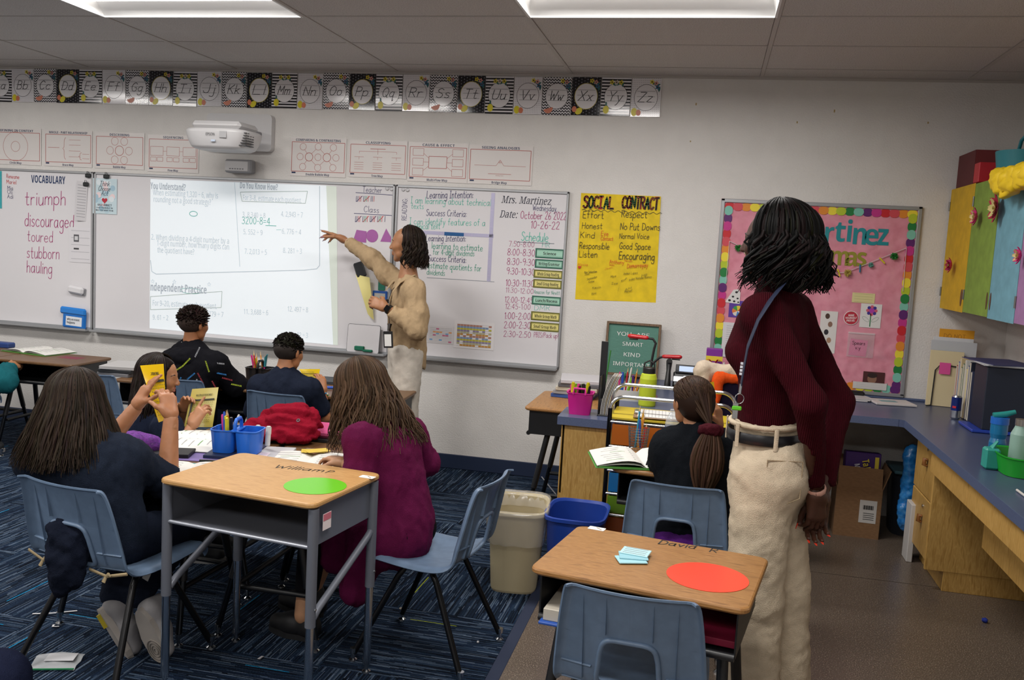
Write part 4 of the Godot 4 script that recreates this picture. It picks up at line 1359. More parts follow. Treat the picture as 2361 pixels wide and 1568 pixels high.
# a closed short haircut: shell round the skull with tufts
func short_hair(t: Node, o: Vector3, b: Basis, s: float, col: Color, fade: Color, spike: float, sd: int) -> void:
	var at := func(x: float, y: float, z: float) -> Vector3: return o + b * (Vector3(x, y, z) * s)
	var lower := Blob.new().ell(at.call(0, 0.6, 0.085), Vector3(0.366, 0.36, 0.44) * s, b)
	lower.cut(at.call(0, 0.52, -0.24), b * Vector3(0, -0.25, -1.0), s)
	lower.cut(at.call(0, 0.26, 0.2), b * Vector3(0, -1.0, 0.12), s)
	var m1 := nm(); lower.net(m1, 0.028 * s)
	var fade_m := tri_mat("fade" + fade.to_html(), stubble(), Vector3(12, 12, 12), 0.8)
	fade_m.albedo_color = fade
	var hr := part("clipped_sides", m1, fade_m, t)
	var up := Blob.new().ell(at.call(0, 0.7, 0.06), Vector3(0.372, 0.36, 0.455) * s, b)
	up.cut(at.call(0, 0.62, -0.33), b * Vector3(0, -0.6, -1.0), s)
	up.cut(at.call(0, 0.5, 0.3), b * Vector3(0, -1.0, 0.1), s)
	var m2 := nm()
	var cm := hair_mat(col, col)
	m2.col = col.srgb_to_linear()
	up.net(m2, 0.03 * s, fold_noise(sd, 60.0), 0.02 * s)
	var r := RandomNumberGenerator.new()
	r.seed = sd
	for i in 700:
		var ph := r.randf() * TAU
		var th := acos(r.randf_range(-0.55, 1.0))
		var d := Vector3(sin(th) * sin(ph), cos(th), sin(th) * cos(ph))
		if d.z < -0.55 and d.y < 0.2: continue
		var p: Vector3 = at.call(d.x * 0.37, 0.7 + d.y * 0.355, 0.06 + d.z * 0.45)
		var q := p + b * (d * spike + Vector3(r.randf_range(-1, 1), 0.2, r.randf_range(-1.0, 0.6)) * spike * 0.8)
		m2.col = col.srgb_to_linear().lerp(col.lightened(0.12).srgb_to_linear(), r.randf())
		m2.tube([p - b * d * 0.004, p.lerp(q, 0.6), q], [0.0055, 0.004, 0.001], 4, false)
	part("hair", m2, cm, t)
func yaw_basis(yaw: float, pitch := 0.0, roll := 0.0) -> Basis:      # yaw 0 looks to -z, positive turns left (towards -x)
	return Basis(Vector3.UP, yaw) * Basis(Vector3.RIGHT, pitch) * Basis(Vector3.BACK, roll)
func shoe(t: Node, heel: Vector3, toe_dir: Vector3, up: Vector3, l: float, m: Material, sole_m: Material) -> MeshInstance3D:
	var d := toe_dir.normalized()
	up = (up - d * up.dot(d)).normalized()
	var bl := Blob.new()
	bl.cap(heel + d * 0.03 + up * 0.045, heel + d * l * 0.5 + up * 0.045, 0.036, 0.042, 0.03)
	bl.cap(heel + d * l * 0.5 + up * 0.045, heel + d * (l - 0.04) + up * 0.034, 0.042, 0.034, 0.03)
	bl.cap(heel + d * 0.035 + up * 0.05, heel + d * 0.04 + up * 0.1, 0.036, 0.034, 0.03)
	bl.cut(heel + up * 0.012 + d * l / 2, -up, 0.3)
	var mb := nm(); bl.net(mb, 0.008)
	var o := part("shoe", mb, m, t)
	var so := nm()
	var side := up.cross(d)
	var poly := PackedVector2Array()
	for k in 20:
		var a := TAU * k / 20
		var x := cos(a)
		poly.append(Vector2(l / 2 + x * l / 2, sin(a) * (0.043 if x > 0 else 0.037)))
	so.slab(heel - up * 0.004, d, -side, poly, 0.022) if d.cross(-side).dot(up) > 0 else so.slab(heel - up * 0.004, d, side, poly, 0.022)
	part("sole", so, sole_m, o)
	return o

var org := Vector3.ZERO          # base of the person being built
func nm() -> MB:
	return mk().at(-org)
func person(label: String, base: Vector3, group := "") -> Node3D:
	org = base
	return thing("person", label, "person", base, 0.0, group)
func blob_part(called: String, bl: Blob, cell: float, m: Material, t: Node, noise: FastNoiseLite = null, amp := 0.0, stretch := Vector3.ONE) -> MeshInstance3D:
	var mb := nm()
	bl.net(mb, cell, noise, amp, stretch)
	return part(called, mb, m, t)

func mottle() -> Texture2D:
	if not mats.has("#mottle"): mats["#mottle"] = noise_tex(0.02, [[0.0, 1.0], ["e4e4e4", "ffffff"]], 256, 5, 70)
	return mats["#mottle"]
func stubble() -> Texture2D:
	if not mats.has("#stubble"): mats["#stubble"] = noise_tex(0.35, [[0.0, 0.5, 1.0], ["8c8c8c", "dddddd", "ffffff"]], 256, 3, 80)
	return mats["#stubble"]
func weave_normal() -> Texture2D:
	if not mats.has("#weave"): mats["#weave"] = noise_tex(0.25, [], 256, 3, 71, FastNoiseLite.TYPE_SIMPLEX_SMOOTH, true, 5.0)
	return mats["#weave"]

# ---------------------------------------------------------------- people
func build_people() -> void:
	teacher()
	visitor()
	student_card_raised()
	student_pale_card()
	student_hoodie()
	student_navy()
	student_magenta()
	student_ponytail()
	student_teal()

func teacher() -> void:
	var t := person("person in a beige shirt and off-white trousers pointing at the projected page", V3(-1.92, 0, 0.5))
	var skin := skin_mat(hexc("a8744f"))
	var fw := V3(-0.84, 0, 0.54)
	var rt := V3(-0.54, 0, -0.84)          # her right
	var hip := V3(-1.9, 0.86, 0.5)
	var neck := on_z(942, 640, 0.5)
	var shr := neck + rt * 0.155 + V3(0, -0.05, 0)
	var shl := neck - rt * 0.16 + V3(0, -0.07, 0)
	var elr := on_z(858, 596, 0.3)
	var wrr := on_z(800, 556, 0.24)
	var ell := on_z(962, 762, 0.7)
	var wrl := on_z(893, 711, 0.72)
	var hb := yaw_basis(PI / 2 + 0.08, -0.02, 0.0)
	var ho := on_z(935, 604, 0.5)
	var s := 0.222
	var body := Blob.new()
	body.cap(neck + V3(0, -0.04, 0), ho + hb * V3(0, 0.07, 0.015), 0.055, 0.05, 0.03)
	torso_prims(body, hip, neck, shl, shr, fw, 0.12, 0.1, 0.12, 0.65, -0.015)
	body.chain([shr, elr, wrr], [0.04, 0.035, 0.024])
	body.chain([shl, ell, wrl], [0.04, 0.035, 0.024])
	for q in [-1.0, 1.0]:
		body.chain([hip - rt * q * 0.085, V3(-1.93, 0.48, 0.5) - rt * q * 0.09, V3(-1.9, 0.08, 0.5) - rt * q * 0.1], [0.07, 0.05, 0.035])
	var mb := nm()
	body.net(mb, 0.012)
	var hd := Blob.new(); head_prims(hd, ho, hb, s); hd.net(mb, 0.0055)
	var nails := []
	var h1 := Blob.new()
	var pf := (on_z(745, 532, 0.2) - wrr).normalized()
	hand_prims(h1, wrr + pf * 0.02, pf, V3(0.15, -0.9, 0.3), V3(0.1, 0.15, 1), 0.185, [0.06, 0.34, 0.42, 0.5], 0.25, nails); h1.net(mb, 0.0038)
	var h2 := Blob.new()
	var pl := (on_z(846, 690, 0.7) - wrl).normalized()
	hand_prims(h2, wrl + pl * 0.015, pl, V3(-0.2, -0.35, -0.9), V3(0, 1, -0.2), 0.175, [0.42, 0.5, 0.55, 0.6], 0.6, nails); h2.net(mb, 0.0038)
	part("body", mb, skin, t)
	nail_parts(t, nails, hexc("7a4658"), 1.3)
	face_parts(t, ho, hb, s, hexc("8f4a42"))
	# shirt: loose, untucked behind, sleeves to the wrists
	var sh := Blob.new()
	var hem := hip + V3(0.02, -0.02, 0)
	torso_prims(sh, hip + V3(0, 0.06, 0), neck + V3(0, -0.03, 0), shl, shr, fw, 0.142, 0.134, 0.138, 0.72, 0.008)
	sh.cap(hip - fw * 0.05 + V3(0, -0.06, 0), hip - fw * 0.03 + V3(0, 0.1, 0), 0.12, 0.14, 0.05, fw, 0.7)
	sh.chain([shr, shr.lerp(elr, 0.5) + V3(0, -0.02, 0), elr, elr.lerp(wrr, 0.9)], [0.066, 0.064, 0.054, 0.043], 0.05)
	sh.chain([shl, shl.lerp(ell, 0.6) + V3(0.01, 0, 0), ell, ell.lerp(wrl, 0.85)], [0.066, 0.062, 0.055, 0.043], 0.05)
	sh.cut(elr.lerp(wrr, 0.93), wrr - elr, 0.1)
	sh.cut(ell.lerp(wrl, 0.86), wrl - ell, 0.1)
	sh.cut(hip + V3(0, -0.035, 0), V3(-0.5, -1, 0.2), 0.26)
	var beige := cloth_mat(hexc("b39a78"), 0.75)
	var shirt := blob_part("shirt", sh, 0.011, beige, t, fold_noise(3, 15.0), 0.009, V3(1.3, 0.45, 1.3))
	# collar wings, placket and buttons
	for q in [-1.0, 1.0]:
		var cn: Vector3 = neck + fw * 0.075 + rt * q * 0.02 + V3(0, -0.045, 0)
		var cb: Vector3 = neck + rt * q * 0.075 + V3(0, 0.02, 0) - fw * 0.02
		var ce: Vector3 = cn + rt * q * 0.08 + V3(0, -0.05, 0) + fw * 0.05
		part("collar", nm().tube([cb, cb.lerp(ce, 0.5) + fw * 0.03 + V3(0, 0.006, 0), ce], [0.024, 0.034, 0.006], 8, true, 0.25, (fw + V3(0, 0.8, 0)).normalized()), beige, shirt)
	var pts := []
	for k in 7: pts.append(neck.lerp(hip, 0.14 + k * 0.12) + fw * (0.095 + 0.03 * sin(PI * k / 6.0)))
	part("placket", nm().tube(pts, [0.012], 6, true, 0.3, fw), cloth_mat(hexc("a58b69"), 0.8), shirt)
	for k in 4: part("button", nm().lathe(pts[k + 2] + fw * 0.005, [V2(0.006, 0), V2(0.005, 0.003), V2(0, 0.003)], 10, Basis(rt, fw, rt.cross(fw))), tint("8c7355", 0.4), shirt)
	part("neckline_skin", nm().tube([neck + fw * 0.045 + V3(0, 0.01, 0), neck + fw * 0.09 + V3(0, -0.1, 0)], [0.035, 0.005], 8, true, 0.4, fw), skin, t)
	part("necklace_cord", nm().tube([neck + fw * 0.02 - rt * 0.06 + V3(0, 0.02, 0), neck + fw * 0.11 - rt * 0.03 + V3(0, -0.08, 0), neck + fw * 0.125 + V3(0, -0.15, 0)], [0.002], 5), tint("1a1a1a", 0.5), t)
	part("clip_microphone", nm().lathe(neck + fw * 0.135 + V3(0, -0.175, 0), [V2(0, 0), V2(0.012, 0.006), V2(0.012, 0.026), V2(0, 0.032)], 10), tint("111111", 0.5), t)
	# trousers
	var pn := Blob.new()
	pn.cap(hip + V3(0, 0.02, 0), hip + V3(0, 0.1, 0), 0.15, 0.125, 0.03, fw, 0.75)
	for q in [-1.0, 1.0]:
		pn.chain([hip - rt * q * 0.07, V3(-1.91, 0.46, 0.5) - rt * q * 0.085, V3(-1.89, 0.06, 0.5) - rt * q * 0.09], [0.1, 0.082, 0.085], 0.03)
	blob_part("trousers", pn, 0.013, cloth_mat(hexc("cfc8bd"), 0.85), t, fold_noise(5, 12.0), 0.004, V3(0.8, 1.3, 0.8))
	for q in [-1.0, 1.0]:
		shoe(t, V3(-1.86, 0.0, 0.5) - rt * q * 0.09, fw, Vector3.UP, 0.23, tint("c9c2b6", 0.6), tint("e0ddd6", 0.6))
	# hair: dark wavy bob parted to the side
	var hc := ho + hb * (V3(0, 0.64, 0.06) * s)
	var hm := nm()
	var hv := Blob.new().ell(hc + hb * V3(0, 0, 0.008), V3(0.081, 0.083, 0.096), hb)
	hv.cap(hc + hb * V3(0, -0.04, 0.04), hc + hb * V3(0, -0.12, 0.06), 0.06, 0.055, 0.03)
	hv.cut(hc + hb * V3(0, 0.035, -0.03), hb * V3(0, -0.75, -1), 0.2)
	hm.col = Color(0.012, 0.009, 0.008)
	hv.net(hm, 0.009)
	locks(hm, hc, hb, V3(0.093, 0.094, 0.112), {n = 420, az = [-1.6, 1.6], clump = 12, len = 0.17, len_min = 0.7, flare = 0.16, wave = 0.018, freq = 9.0, w = 0.0075, th0 = 0.0, th1 = 1.65, seed = 5, c1 = Color(0.008, 0.006, 0.005), c2 = Color(0.03, 0.021, 0.016)})
	locks(hm, hc, hb, V3(0.088, 0.09, 0.104), {n = 90, az = [1.5, 2.3], len = 0.02, wave = 0.0, w = 0.007, th0 = 0.0, th1 = 0.95, flare = -0.6, seed = 6, c1 = Color(0.008, 0.006, 0.005), c2 = Color(0.03, 0.021, 0.016)})
	part("hair", hm, hair_mat(hexc("17110e"), hexc("2a1f18")), t)
	for q in [-1.0, 1.0]:
		var ep: Vector3 = ho + hb * (V3(q * 0.4, 0.32, 0.06) * s)
		part("earring", nm().tube([ep, ep + V3(0, -0.012, 0.006), ep + V3(0, -0.03, 0), ep + V3(0, -0.012, -0.006), ep], [0.0035], 6), tint("d8c48a", 0.2, 1.0), t)
	# watch, bracelet, badge
	var wd := (wrl - ell).normalized()
	var wc := wrl - wd * 0.012
	var wr := []
	var wu := wd.cross(Vector3.UP).normalized()
	var wv := wd.cross(wu)
	for k in 13: wr.append(wc + (wu * cos(TAU * k / 12) + wv * sin(TAU * k / 12)) * 0.03)
	var watch := part("wrist_watch", nm().tube(wr, [0.012], 6, false, 0.25, wu), tint("151515", 0.4), t)
	part("watch_case", nm().box(wc + V3(0, 0.008, 0.031), V3(0.034, 0.04, 0.01), 0.004, Basis(wd, -wd.cross(Vector3.BACK), Vector3.BACK).orthonormalized()), tint("0c0c0d", 0.15), watch)
	var bd := (wrr - elr).normalized()
	var bc := wrr - bd * 0.012
	var br := []
	var bu := bd.cross(Vector3.UP).normalized()
	var bv := bd.cross(bu)
	for k in 13: br.append(bc + (bu * cos(TAU * k / 12) + bv * sin(TAU * k / 12)) * 0.03)
	part("bracelet", nm().tube(br, [0.003], 5, false).tube([br[9], br[9] + V3(0.0, -0.035, 0.01), br[9] + V3(-0.02, -0.06, 0.01)], [0.0018], 4), tint("cdb795", 0.6), t)
	var bp := on_z(895, 783, 0.71)
	var badge := part("badge_holder", nm().box(bp, V3(0.075, 0.105, 0.006), 0.004, Basis(Vector3.UP, -0.3) * Basis(Vector3.BACK, 0.1)), tint("141416", 0.4), t)
	part("badge_card", nm().box(bp + V3(0, -0.004, 0.0045), V3(0.052, 0.075, 0.002), 0.0, Basis(Vector3.UP, -0.3) * Basis(Vector3.BACK, 0.1)), tint("d9d9d6", 0.4), badge)
	part("badge_reel", nm().tube([bp + V3(0, 0.055, 0), bp + V3(0.004, 0.1, -0.01)], [0.008, 0.014], 10), tint("3a3632", 0.3, 0.6), badge)

func visitor() -> void:
	var t := person("standing person in a maroon ribbed turtleneck and cream trousers, hands clasped behind", V3(0.28, 0, 2.95))
	var skin := skin_mat(hexc("4a2a1c"))
	var fw := V3(-0.93, 0, -0.37)
	var lf := V3(-0.37, 0, 0.93)           # her left, towards the room
	var hip := on_z(1772, 1085, 2.95)
	var waist := on_z(1768, 975, 2.95)
	var neck := on_z(1792, 668, 2.95)
	var shl := neck + lf * 0.155 + V3(0.01, -0.075, 0)
	var shr := neck - lf * 0.155 + V3(0.01, -0.075, 0)
	var ell := on_z(1866, 930, 3.14)
	var wrl := on_z(1880, 1120, 3.0)
	var elr := on_z(1932, 925, 2.8)
	var wrr := on_z(1900, 1125, 2.9)
	var hb := yaw_basis(1.22, -0.02, 0.0)
	var ho := on_z(1778, 640, 2.95)
	var s := 0.226
	var body := Blob.new()
	body.cap(neck + V3(0, -0.04, 0), ho + hb * V3(0, 0.07, 0.02), 0.055, 0.05, 0.03)
	torso_prims(body, hip, neck, shl, shr, fw, 0.12, 0.1, 0.12, 0.65, -0.015)
	body.chain([shl, ell, wrl], [0.04, 0.034, 0.024])
	body.chain([shr, elr, wrr], [0.04, 0.034, 0.024])
	for q in [-1.0, 1.0]: body.chain([hip + lf * q * 0.08, V3(0.27, 0.5, 2.95) + lf * q * 0.08, V3(0.29, 0.1, 2.95) + lf * q * 0.08], [0.07, 0.05, 0.035])
	var mb := nm()
	body.net(mb, 0.012)
	var hd := Blob.new(); head_prims(hd, ho, hb, s); hd.net(mb, 0.006)
	var nails := []
	var h1 := Blob.new(); hand_prims(h1, wrl + V3(0.003, -0.02, -0.005), V3(0.12, -1, -0.1), V3(-0.6, 0.0, -0.8), V3(0.8, 0, -0.5), 0.18, [0.3, 0.38, 0.42, 0.45], 0.3, nails); h1.net(mb, 0.0038)
	var h2 := Blob.new(); hand_prims(h2, wrr + V3(-0.01, -0.02, 0.02), V3(-0.1, -1, 0.15), V3(0.2, 0, 1), V3(-1, 0, 0.2), 0.18, [0.4, 0.45, 0.45, 0.5], 0.3, nails); h2.net(mb, 0.0038)
	part("body", mb, skin, t)
	nail_parts(t, nails, hexc("e0402c"), 1.3)
	face_parts(t, ho, hb, s, hexc("4f2420"))
	# ribbed sweater
	var sh := Blob.new()
	sh.cap(waist + V3(0, -0.02, 0), waist + V3(0, 0.1, 0), 0.118, 0.112, 0.04, fw, 0.78)
	var chest := waist.lerp(neck, 0.58)
	sh.cap(waist + V3(0, 0.1, 0), chest, 0.112, 0.135, 0.06, fw, 0.78)
	for q in [-1.0, 1.0]: sh.cap(chest + fw * 0.075 + lf * q * 0.065 + V3(0, -0.02, 0), chest + fw * 0.06 + lf * q * 0.06 + V3(0, 0.06, 0), 0.062, 0.05, 0.06)
	sh.cap(shl, shr, 0.062, 0.062, 0.08)
	sh.cap(chest, neck + V3(0, -0.02, 0), 0.11, 0.06, 0.08, fw, 0.8)
	sh.cap(neck + V3(0, -0.03, 0), neck + V3(-0.006, 0.055, 0), 0.064, 0.06, 0.03)
	sh.chain([shl, ell, ell.lerp(wrl, 0.96)], [0.062, 0.046, 0.034], 0.04)
	sh.chain([shr, elr, elr.lerp(wrr, 0.96)], [0.06, 0.048, 0.034], 0.04)
	sh.cut(ell.lerp(wrl, 0.97), wrl - ell, 0.06)
	sh.cut(elr.lerp(wrr, 0.97), wrr - elr, 0.06)
	sh.cut(neck + V3(-0.006, 0.06, 0), Vector3.UP, 0.07)
	sh.cut(waist + V3(0, -0.03, 0), Vector3.DOWN, 0.2)
	var rib := Image.create(64, 8, false, Image.FORMAT_L8)
	for x in 64:
		for y in 8: rib.set_pixel(x, y, Color.from_hsv(0, 0, 0.5 + 0.5 * sin(TAU * x / 16.0)))
	var mar := tri_mat("maroon", mottle(), V3(4, 4, 4), 0.9)
	mar.albedo_color = hexc("400d17")
	mar.metallic_specular = 0.2
	mar.heightmap_enabled = true
	mar.heightmap_texture = ImageTexture.create_from_image(rib)
	mar.heightmap_scale = 0.3
	mar.uv1_scale = V3(40, 4, 40)
	var sweater := blob_part("sweater", sh, 0.010, mar, t, fold_noise(8, 6.0), 0.004)
	# trousers: high waist, straight wide legs
	var pn := Blob.new()
	pn.cap(hip + V3(0, -0.01, 0) - fw * 0.01, waist + V3(0, -0.01, 0), 0.152, 0.124, 0.04, fw, 0.82)
	pn.cap(hip - fw * 0.055 + lf * 0.06, hip - fw * 0.05 + lf * 0.06 + V3(0, 0.04, 0), 0.085, 0.08, 0.05)
	pn.cap(hip - fw * 0.055 - lf * 0.06, hip - fw * 0.05 - lf * 0.06 + V3(0, 0.04, 0), 0.085, 0.08, 0.05)
	for q in [-1.0, 1.0]:
		var kn: Vector3 = V3(0.275, 0.48, 2.95) + lf * q * 0.08 + fw * (0.02 * q)
		var an: Vector3 = V3(0.305, 0.03, 2.95) + lf * q * 0.085 + fw * (0.03 * q)
		pn.chain([hip + lf * q * 0.07, kn, an], [0.107, 0.088, 0.092], 0.03)
	pn.cut(waist + V3(0, 0.012, 0), Vector3.UP, 0.2)
	var cream := cloth_mat(hexc("d3c3aa"), 0.85)
	var tr := blob_part("trousers", pn, 0.011, cream, t, fold_noise(12, 11.0), 0.007, V3(0.8, 1.3, 0.8))
	var ring := []
	var ring2 := []
	for k in 25:
		var a := TAU * k / 24
		var e := fw * cos(a) * 0.122 + lf * sin(a) * 0.15
		ring.append(waist + e + V3(0, -0.035, 0))
		ring2.append(waist + e * 0.95 + V3(0, 0.004, 0))
	part("belt", nm().tube(ring, [0.02], 6, false, 0.25, fw), tint("17181c", 0.35), t)
	part("waistband", nm().tube(ring2, [0.009], 6, false), cream, tr)
	for a in [0.2, 1.2, 2.2, 3.6, 4.9]:
		var e: Vector3 = fw * cos(a) * 0.128 + lf * sin(a) * 0.157
		part("belt_loop", nm().tube([waist + e + V3(0, 0.01, 0), waist + e + V3(0, -0.065, 0)], [0.008], 6, true, 0.4, e.normalized()), cream, tr)
	var pk := hip - fw * 0.118 + lf * 0.085 + V3(0, 0.03, 0)
	var pb := Basis((fw * -0.0 + lf).normalized(), Vector3.UP, lf.cross(Vector3.UP))
	var st := nm()
	var pr2 := (lf * 0.75 - fw * 0.66).normalized()
	var ps := [V2(-0.06, 0.06), V2(0.055, 0.06), V2(0.055, -0.06), V2(0.0, -0.085), V2(-0.06, -0.06), V2(-0.06, 0.06)]
	var pc := hip - fw * 0.085 + lf * 0.115 + V3(0, 0.01, 0)
	var pr3 := (-fw * 0.8 - lf * 0.6).normalized()
	var sp := []
	for q in ps: sp.append(pc + pr3 * q.x + V3(0, q.y, 0) + (lf * 0.8 - fw * 0.6).normalized() * 0.012)
	st.tube(sp, [0.0022], 5, false)
	part("pocket_seam", st, cloth_mat(hexc("b09d80"), 0.9), tr)
	for q in [-1.0, 1.0]: shoe(t, V3(0.36, 0.0, 2.97) + lf * q * 0.08, fw, Vector3.UP, 0.24, tint("1b1512", 0.5), tint("2c2018", 0.6))
	# lanyard over the chest, keys at its end, band on the left wrist
	var ln := []
	for q in [[1810, 650, 3.08], [1778, 690, 3.17], [1748, 738, 3.19], [1724, 800, 3.17], [1715, 850, 3.14], [1709, 885, 3.12]]: ln.append(on_z(q[0], q[1], q[2]))
	var lan := part("lanyard", nm().tube(ln, [0.019], 6, true, 0.12, (fw * 0.4 + lf).normalized()), tint("1b2540", 0.6), t)
	for k in 4: part("lanyard_letter", nm().box(on_z(1710.5 - 1.0 * k, 838 + k * 8, 3.125), V3(0.008, 0.008, 0.001)), tint("d5d8de", 0.6), lan)
	var kp := on_z(1706, 905, 3.12)
	var kr := []
	for k in 13: kr.append(kp + V3(cos(TAU * k / 12) * 0.014, -0.02 + sin(TAU * k / 12) * 0.016, 0))
	part("key_ring", nm().tube(kr, [0.0016], 5, false).tube([on_z(1709, 885, 3.12), kp + V3(0, -0.004, 0)], [0.005], 6), chrome(), lan)
	part("key", nm().box(kp + V3(-0.01, -0.06, 0.004), V3(0.018, 0.05, 0.003), 0.001), chrome(), lan)
	part("key_tag", nm().box(kp + V3(-0.006, -0.05, 0.008), V3(0.03, 0.014, 0.006), 0.003), tint("5fc02a", 0.4), lan)
	var wd := (wrl - ell).normalized()
	var wu := wd.cross(Vector3.RIGHT).normalized()
	var wv := wd.cross(wu)
	var wr := []
	for k in 13: wr.append(wrl + wd * 0.012 + (wu * cos(TAU * k / 12) + wv * sin(TAU * k / 12)) * 0.031)
	part("wrist_band", nm().tube(wr, [0.011], 6, false, 0.3, wu), tint("d0a090", 0.5), t)
	part("headset_microphone", nm().tube([on_z(1757, 632, 3.0), on_z(1745, 642, 3.0)], [0.004], 8), tint("0e0e0e", 0.5), t)
	# hair: black curly bob
	var hc := ho + hb * (V3(0, 0.66, 0.07) * s)
	var hm := nm()
	var hv := Blob.new().ell(hc + hb * V3(0, 0.0, 0.006), V3(0.096, 0.096, 0.113), hb)
	hv.cap(hc + hb * V3(-0.03, -0.05, 0.04), hc + hb * V3(-0.03, -0.12, 0.05), 0.085, 0.075, 0.04)
	hv.cap(hc + hb * V3(0.03, -0.05, 0.04), hc + hb * V3(0.03, -0.12, 0.05), 0.085, 0.075, 0.04)
	hv.cut(hc + hb * V3(0, 0.02, -0.05), hb * V3(0, -0.4, -1), 0.25)
	hm.col = Color(0.008, 0.007, 0.007)
	hv.net(hm, 0.01)
	var bk := {n = 620, az = [-1.95, 2.4], clump = 14, len = 0.19, len_min = 0.7, flare = 0.2, wave = 0.03, freq = 6.0, w = 0.0075, th0 = 0.05, th_rand = 0.4, th1 = 1.55, seed = 9, c1 = Color(0.004, 0.0036, 0.0036), c2 = Color(0.014, 0.012, 0.011), layers = 0.07}
	locks(hm, hc, hb, V3(0.109, 0.11, 0.13), bk)
	bk.n = 260; bk.seed = 19; bk.len = 0.14; bk.flare = 0.6; bk.wave = 0.034; bk.freq = 8.0; bk.w = 0.007; bk.th0 = 0.7; bk.th1 = 1.7
	locks(hm, hc, hb, V3(0.116, 0.112, 0.136), bk)
	part("hair", hm, hair_mat(hexc("0d0b0b"), hexc("221c1a")), t)

# a seated student: legs bent over the chair, body blob shared by all of them
func seated(bl: Blob, hip: Vector3, fw: Vector3, neck: Vector3, shl: Vector3, shr: Vector3, arms: Array, ho: Vector3, hb: Basis) -> void:
	bl.cap(neck + V3(0, -0.04, 0), ho + hb * V3(0, 0.06, 0.015), 0.045, 0.042, 0.03)
	torso_prims(bl, hip, neck, shl, shr, fw, 0.1, 0.09, 0.1, 0.7, -0.015)
	for a in arms: bl.chain(a, [0.035, 0.033, 0.023])
func shirt_kid(t: Node, called: String, m: Material, hip: Vector3, fw: Vector3, neck: Vector3, shl: Vector3, shr: Vector3, arms: Array, sleeve: float, sd: int, w := 0.125, fat := 0.0, hem := -0.06) -> MeshInstance3D:
	var sh := Blob.new()
	torso_prims(sh, hip + V3(0, 0.02, 0), neck, shl, shr, fw, w + 0.012, w, w, 0.78, 0.008 + fat)
	for a in arms:
		var full: Vector3 = a[0].lerp(a[1], min(sleeve, 1.0))
		if sleeve <= 1.0:
			sh.cap(a[0], full, 0.056 + fat, 0.056 + fat, 0.05)
			sh.cut(full + (a[1] - a[0]).normalized() * 0.012, a[1] - a[0], 0.1)
		else:
			var e: Vector3 = a[1].lerp(a[2], sleeve - 1.0)
			sh.chain([a[0], a[1], e], [0.055 + fat, 0.048 + fat, 0.036 + fat], 0.045)
			sh.cut(e + (a[2] - a[1]).normalized() * 0.01, a[2] - a[1], 0.06)
	sh.cut(hip + V3(0, hem, 0), Vector3.DOWN, 0.3)
	return blob_part(called, sh, 0.0105, m, t, fold_noise(sd, 15.0), 0.007, V3(1.2, 0.5, 1.2))
func sit_legs(t: Node, m: Material, hip: Vector3, fw: Vector3, knee_y: float, thigh := 0.33, back := 0.02, sd := 4) -> void:
	var rt := fw.cross(Vector3.UP)
	var pn := Blob.new()
	for q in [-1.0, 1.0]:
		var k: Vector3 = hip + fw * thigh + rt * q * 0.085
		k.y = knee_y
		var a: Vector3 = k - fw * back
		a.y = 0.09
		pn.chain([hip + rt * q * 0.07 + V3(0, -0.01, 0), k, a], [0.085, 0.066, 0.05], 0.04)
		shoe(t, a - fw * 0.05 + V3(0, -0.085, 0), fw, Vector3.UP, 0.22, tint("202226", 0.6), tint("8a8a8a", 0.6))
	blob_part("trousers", pn, 0.012, m, t, fold_noise(sd, 8.0), 0.007)

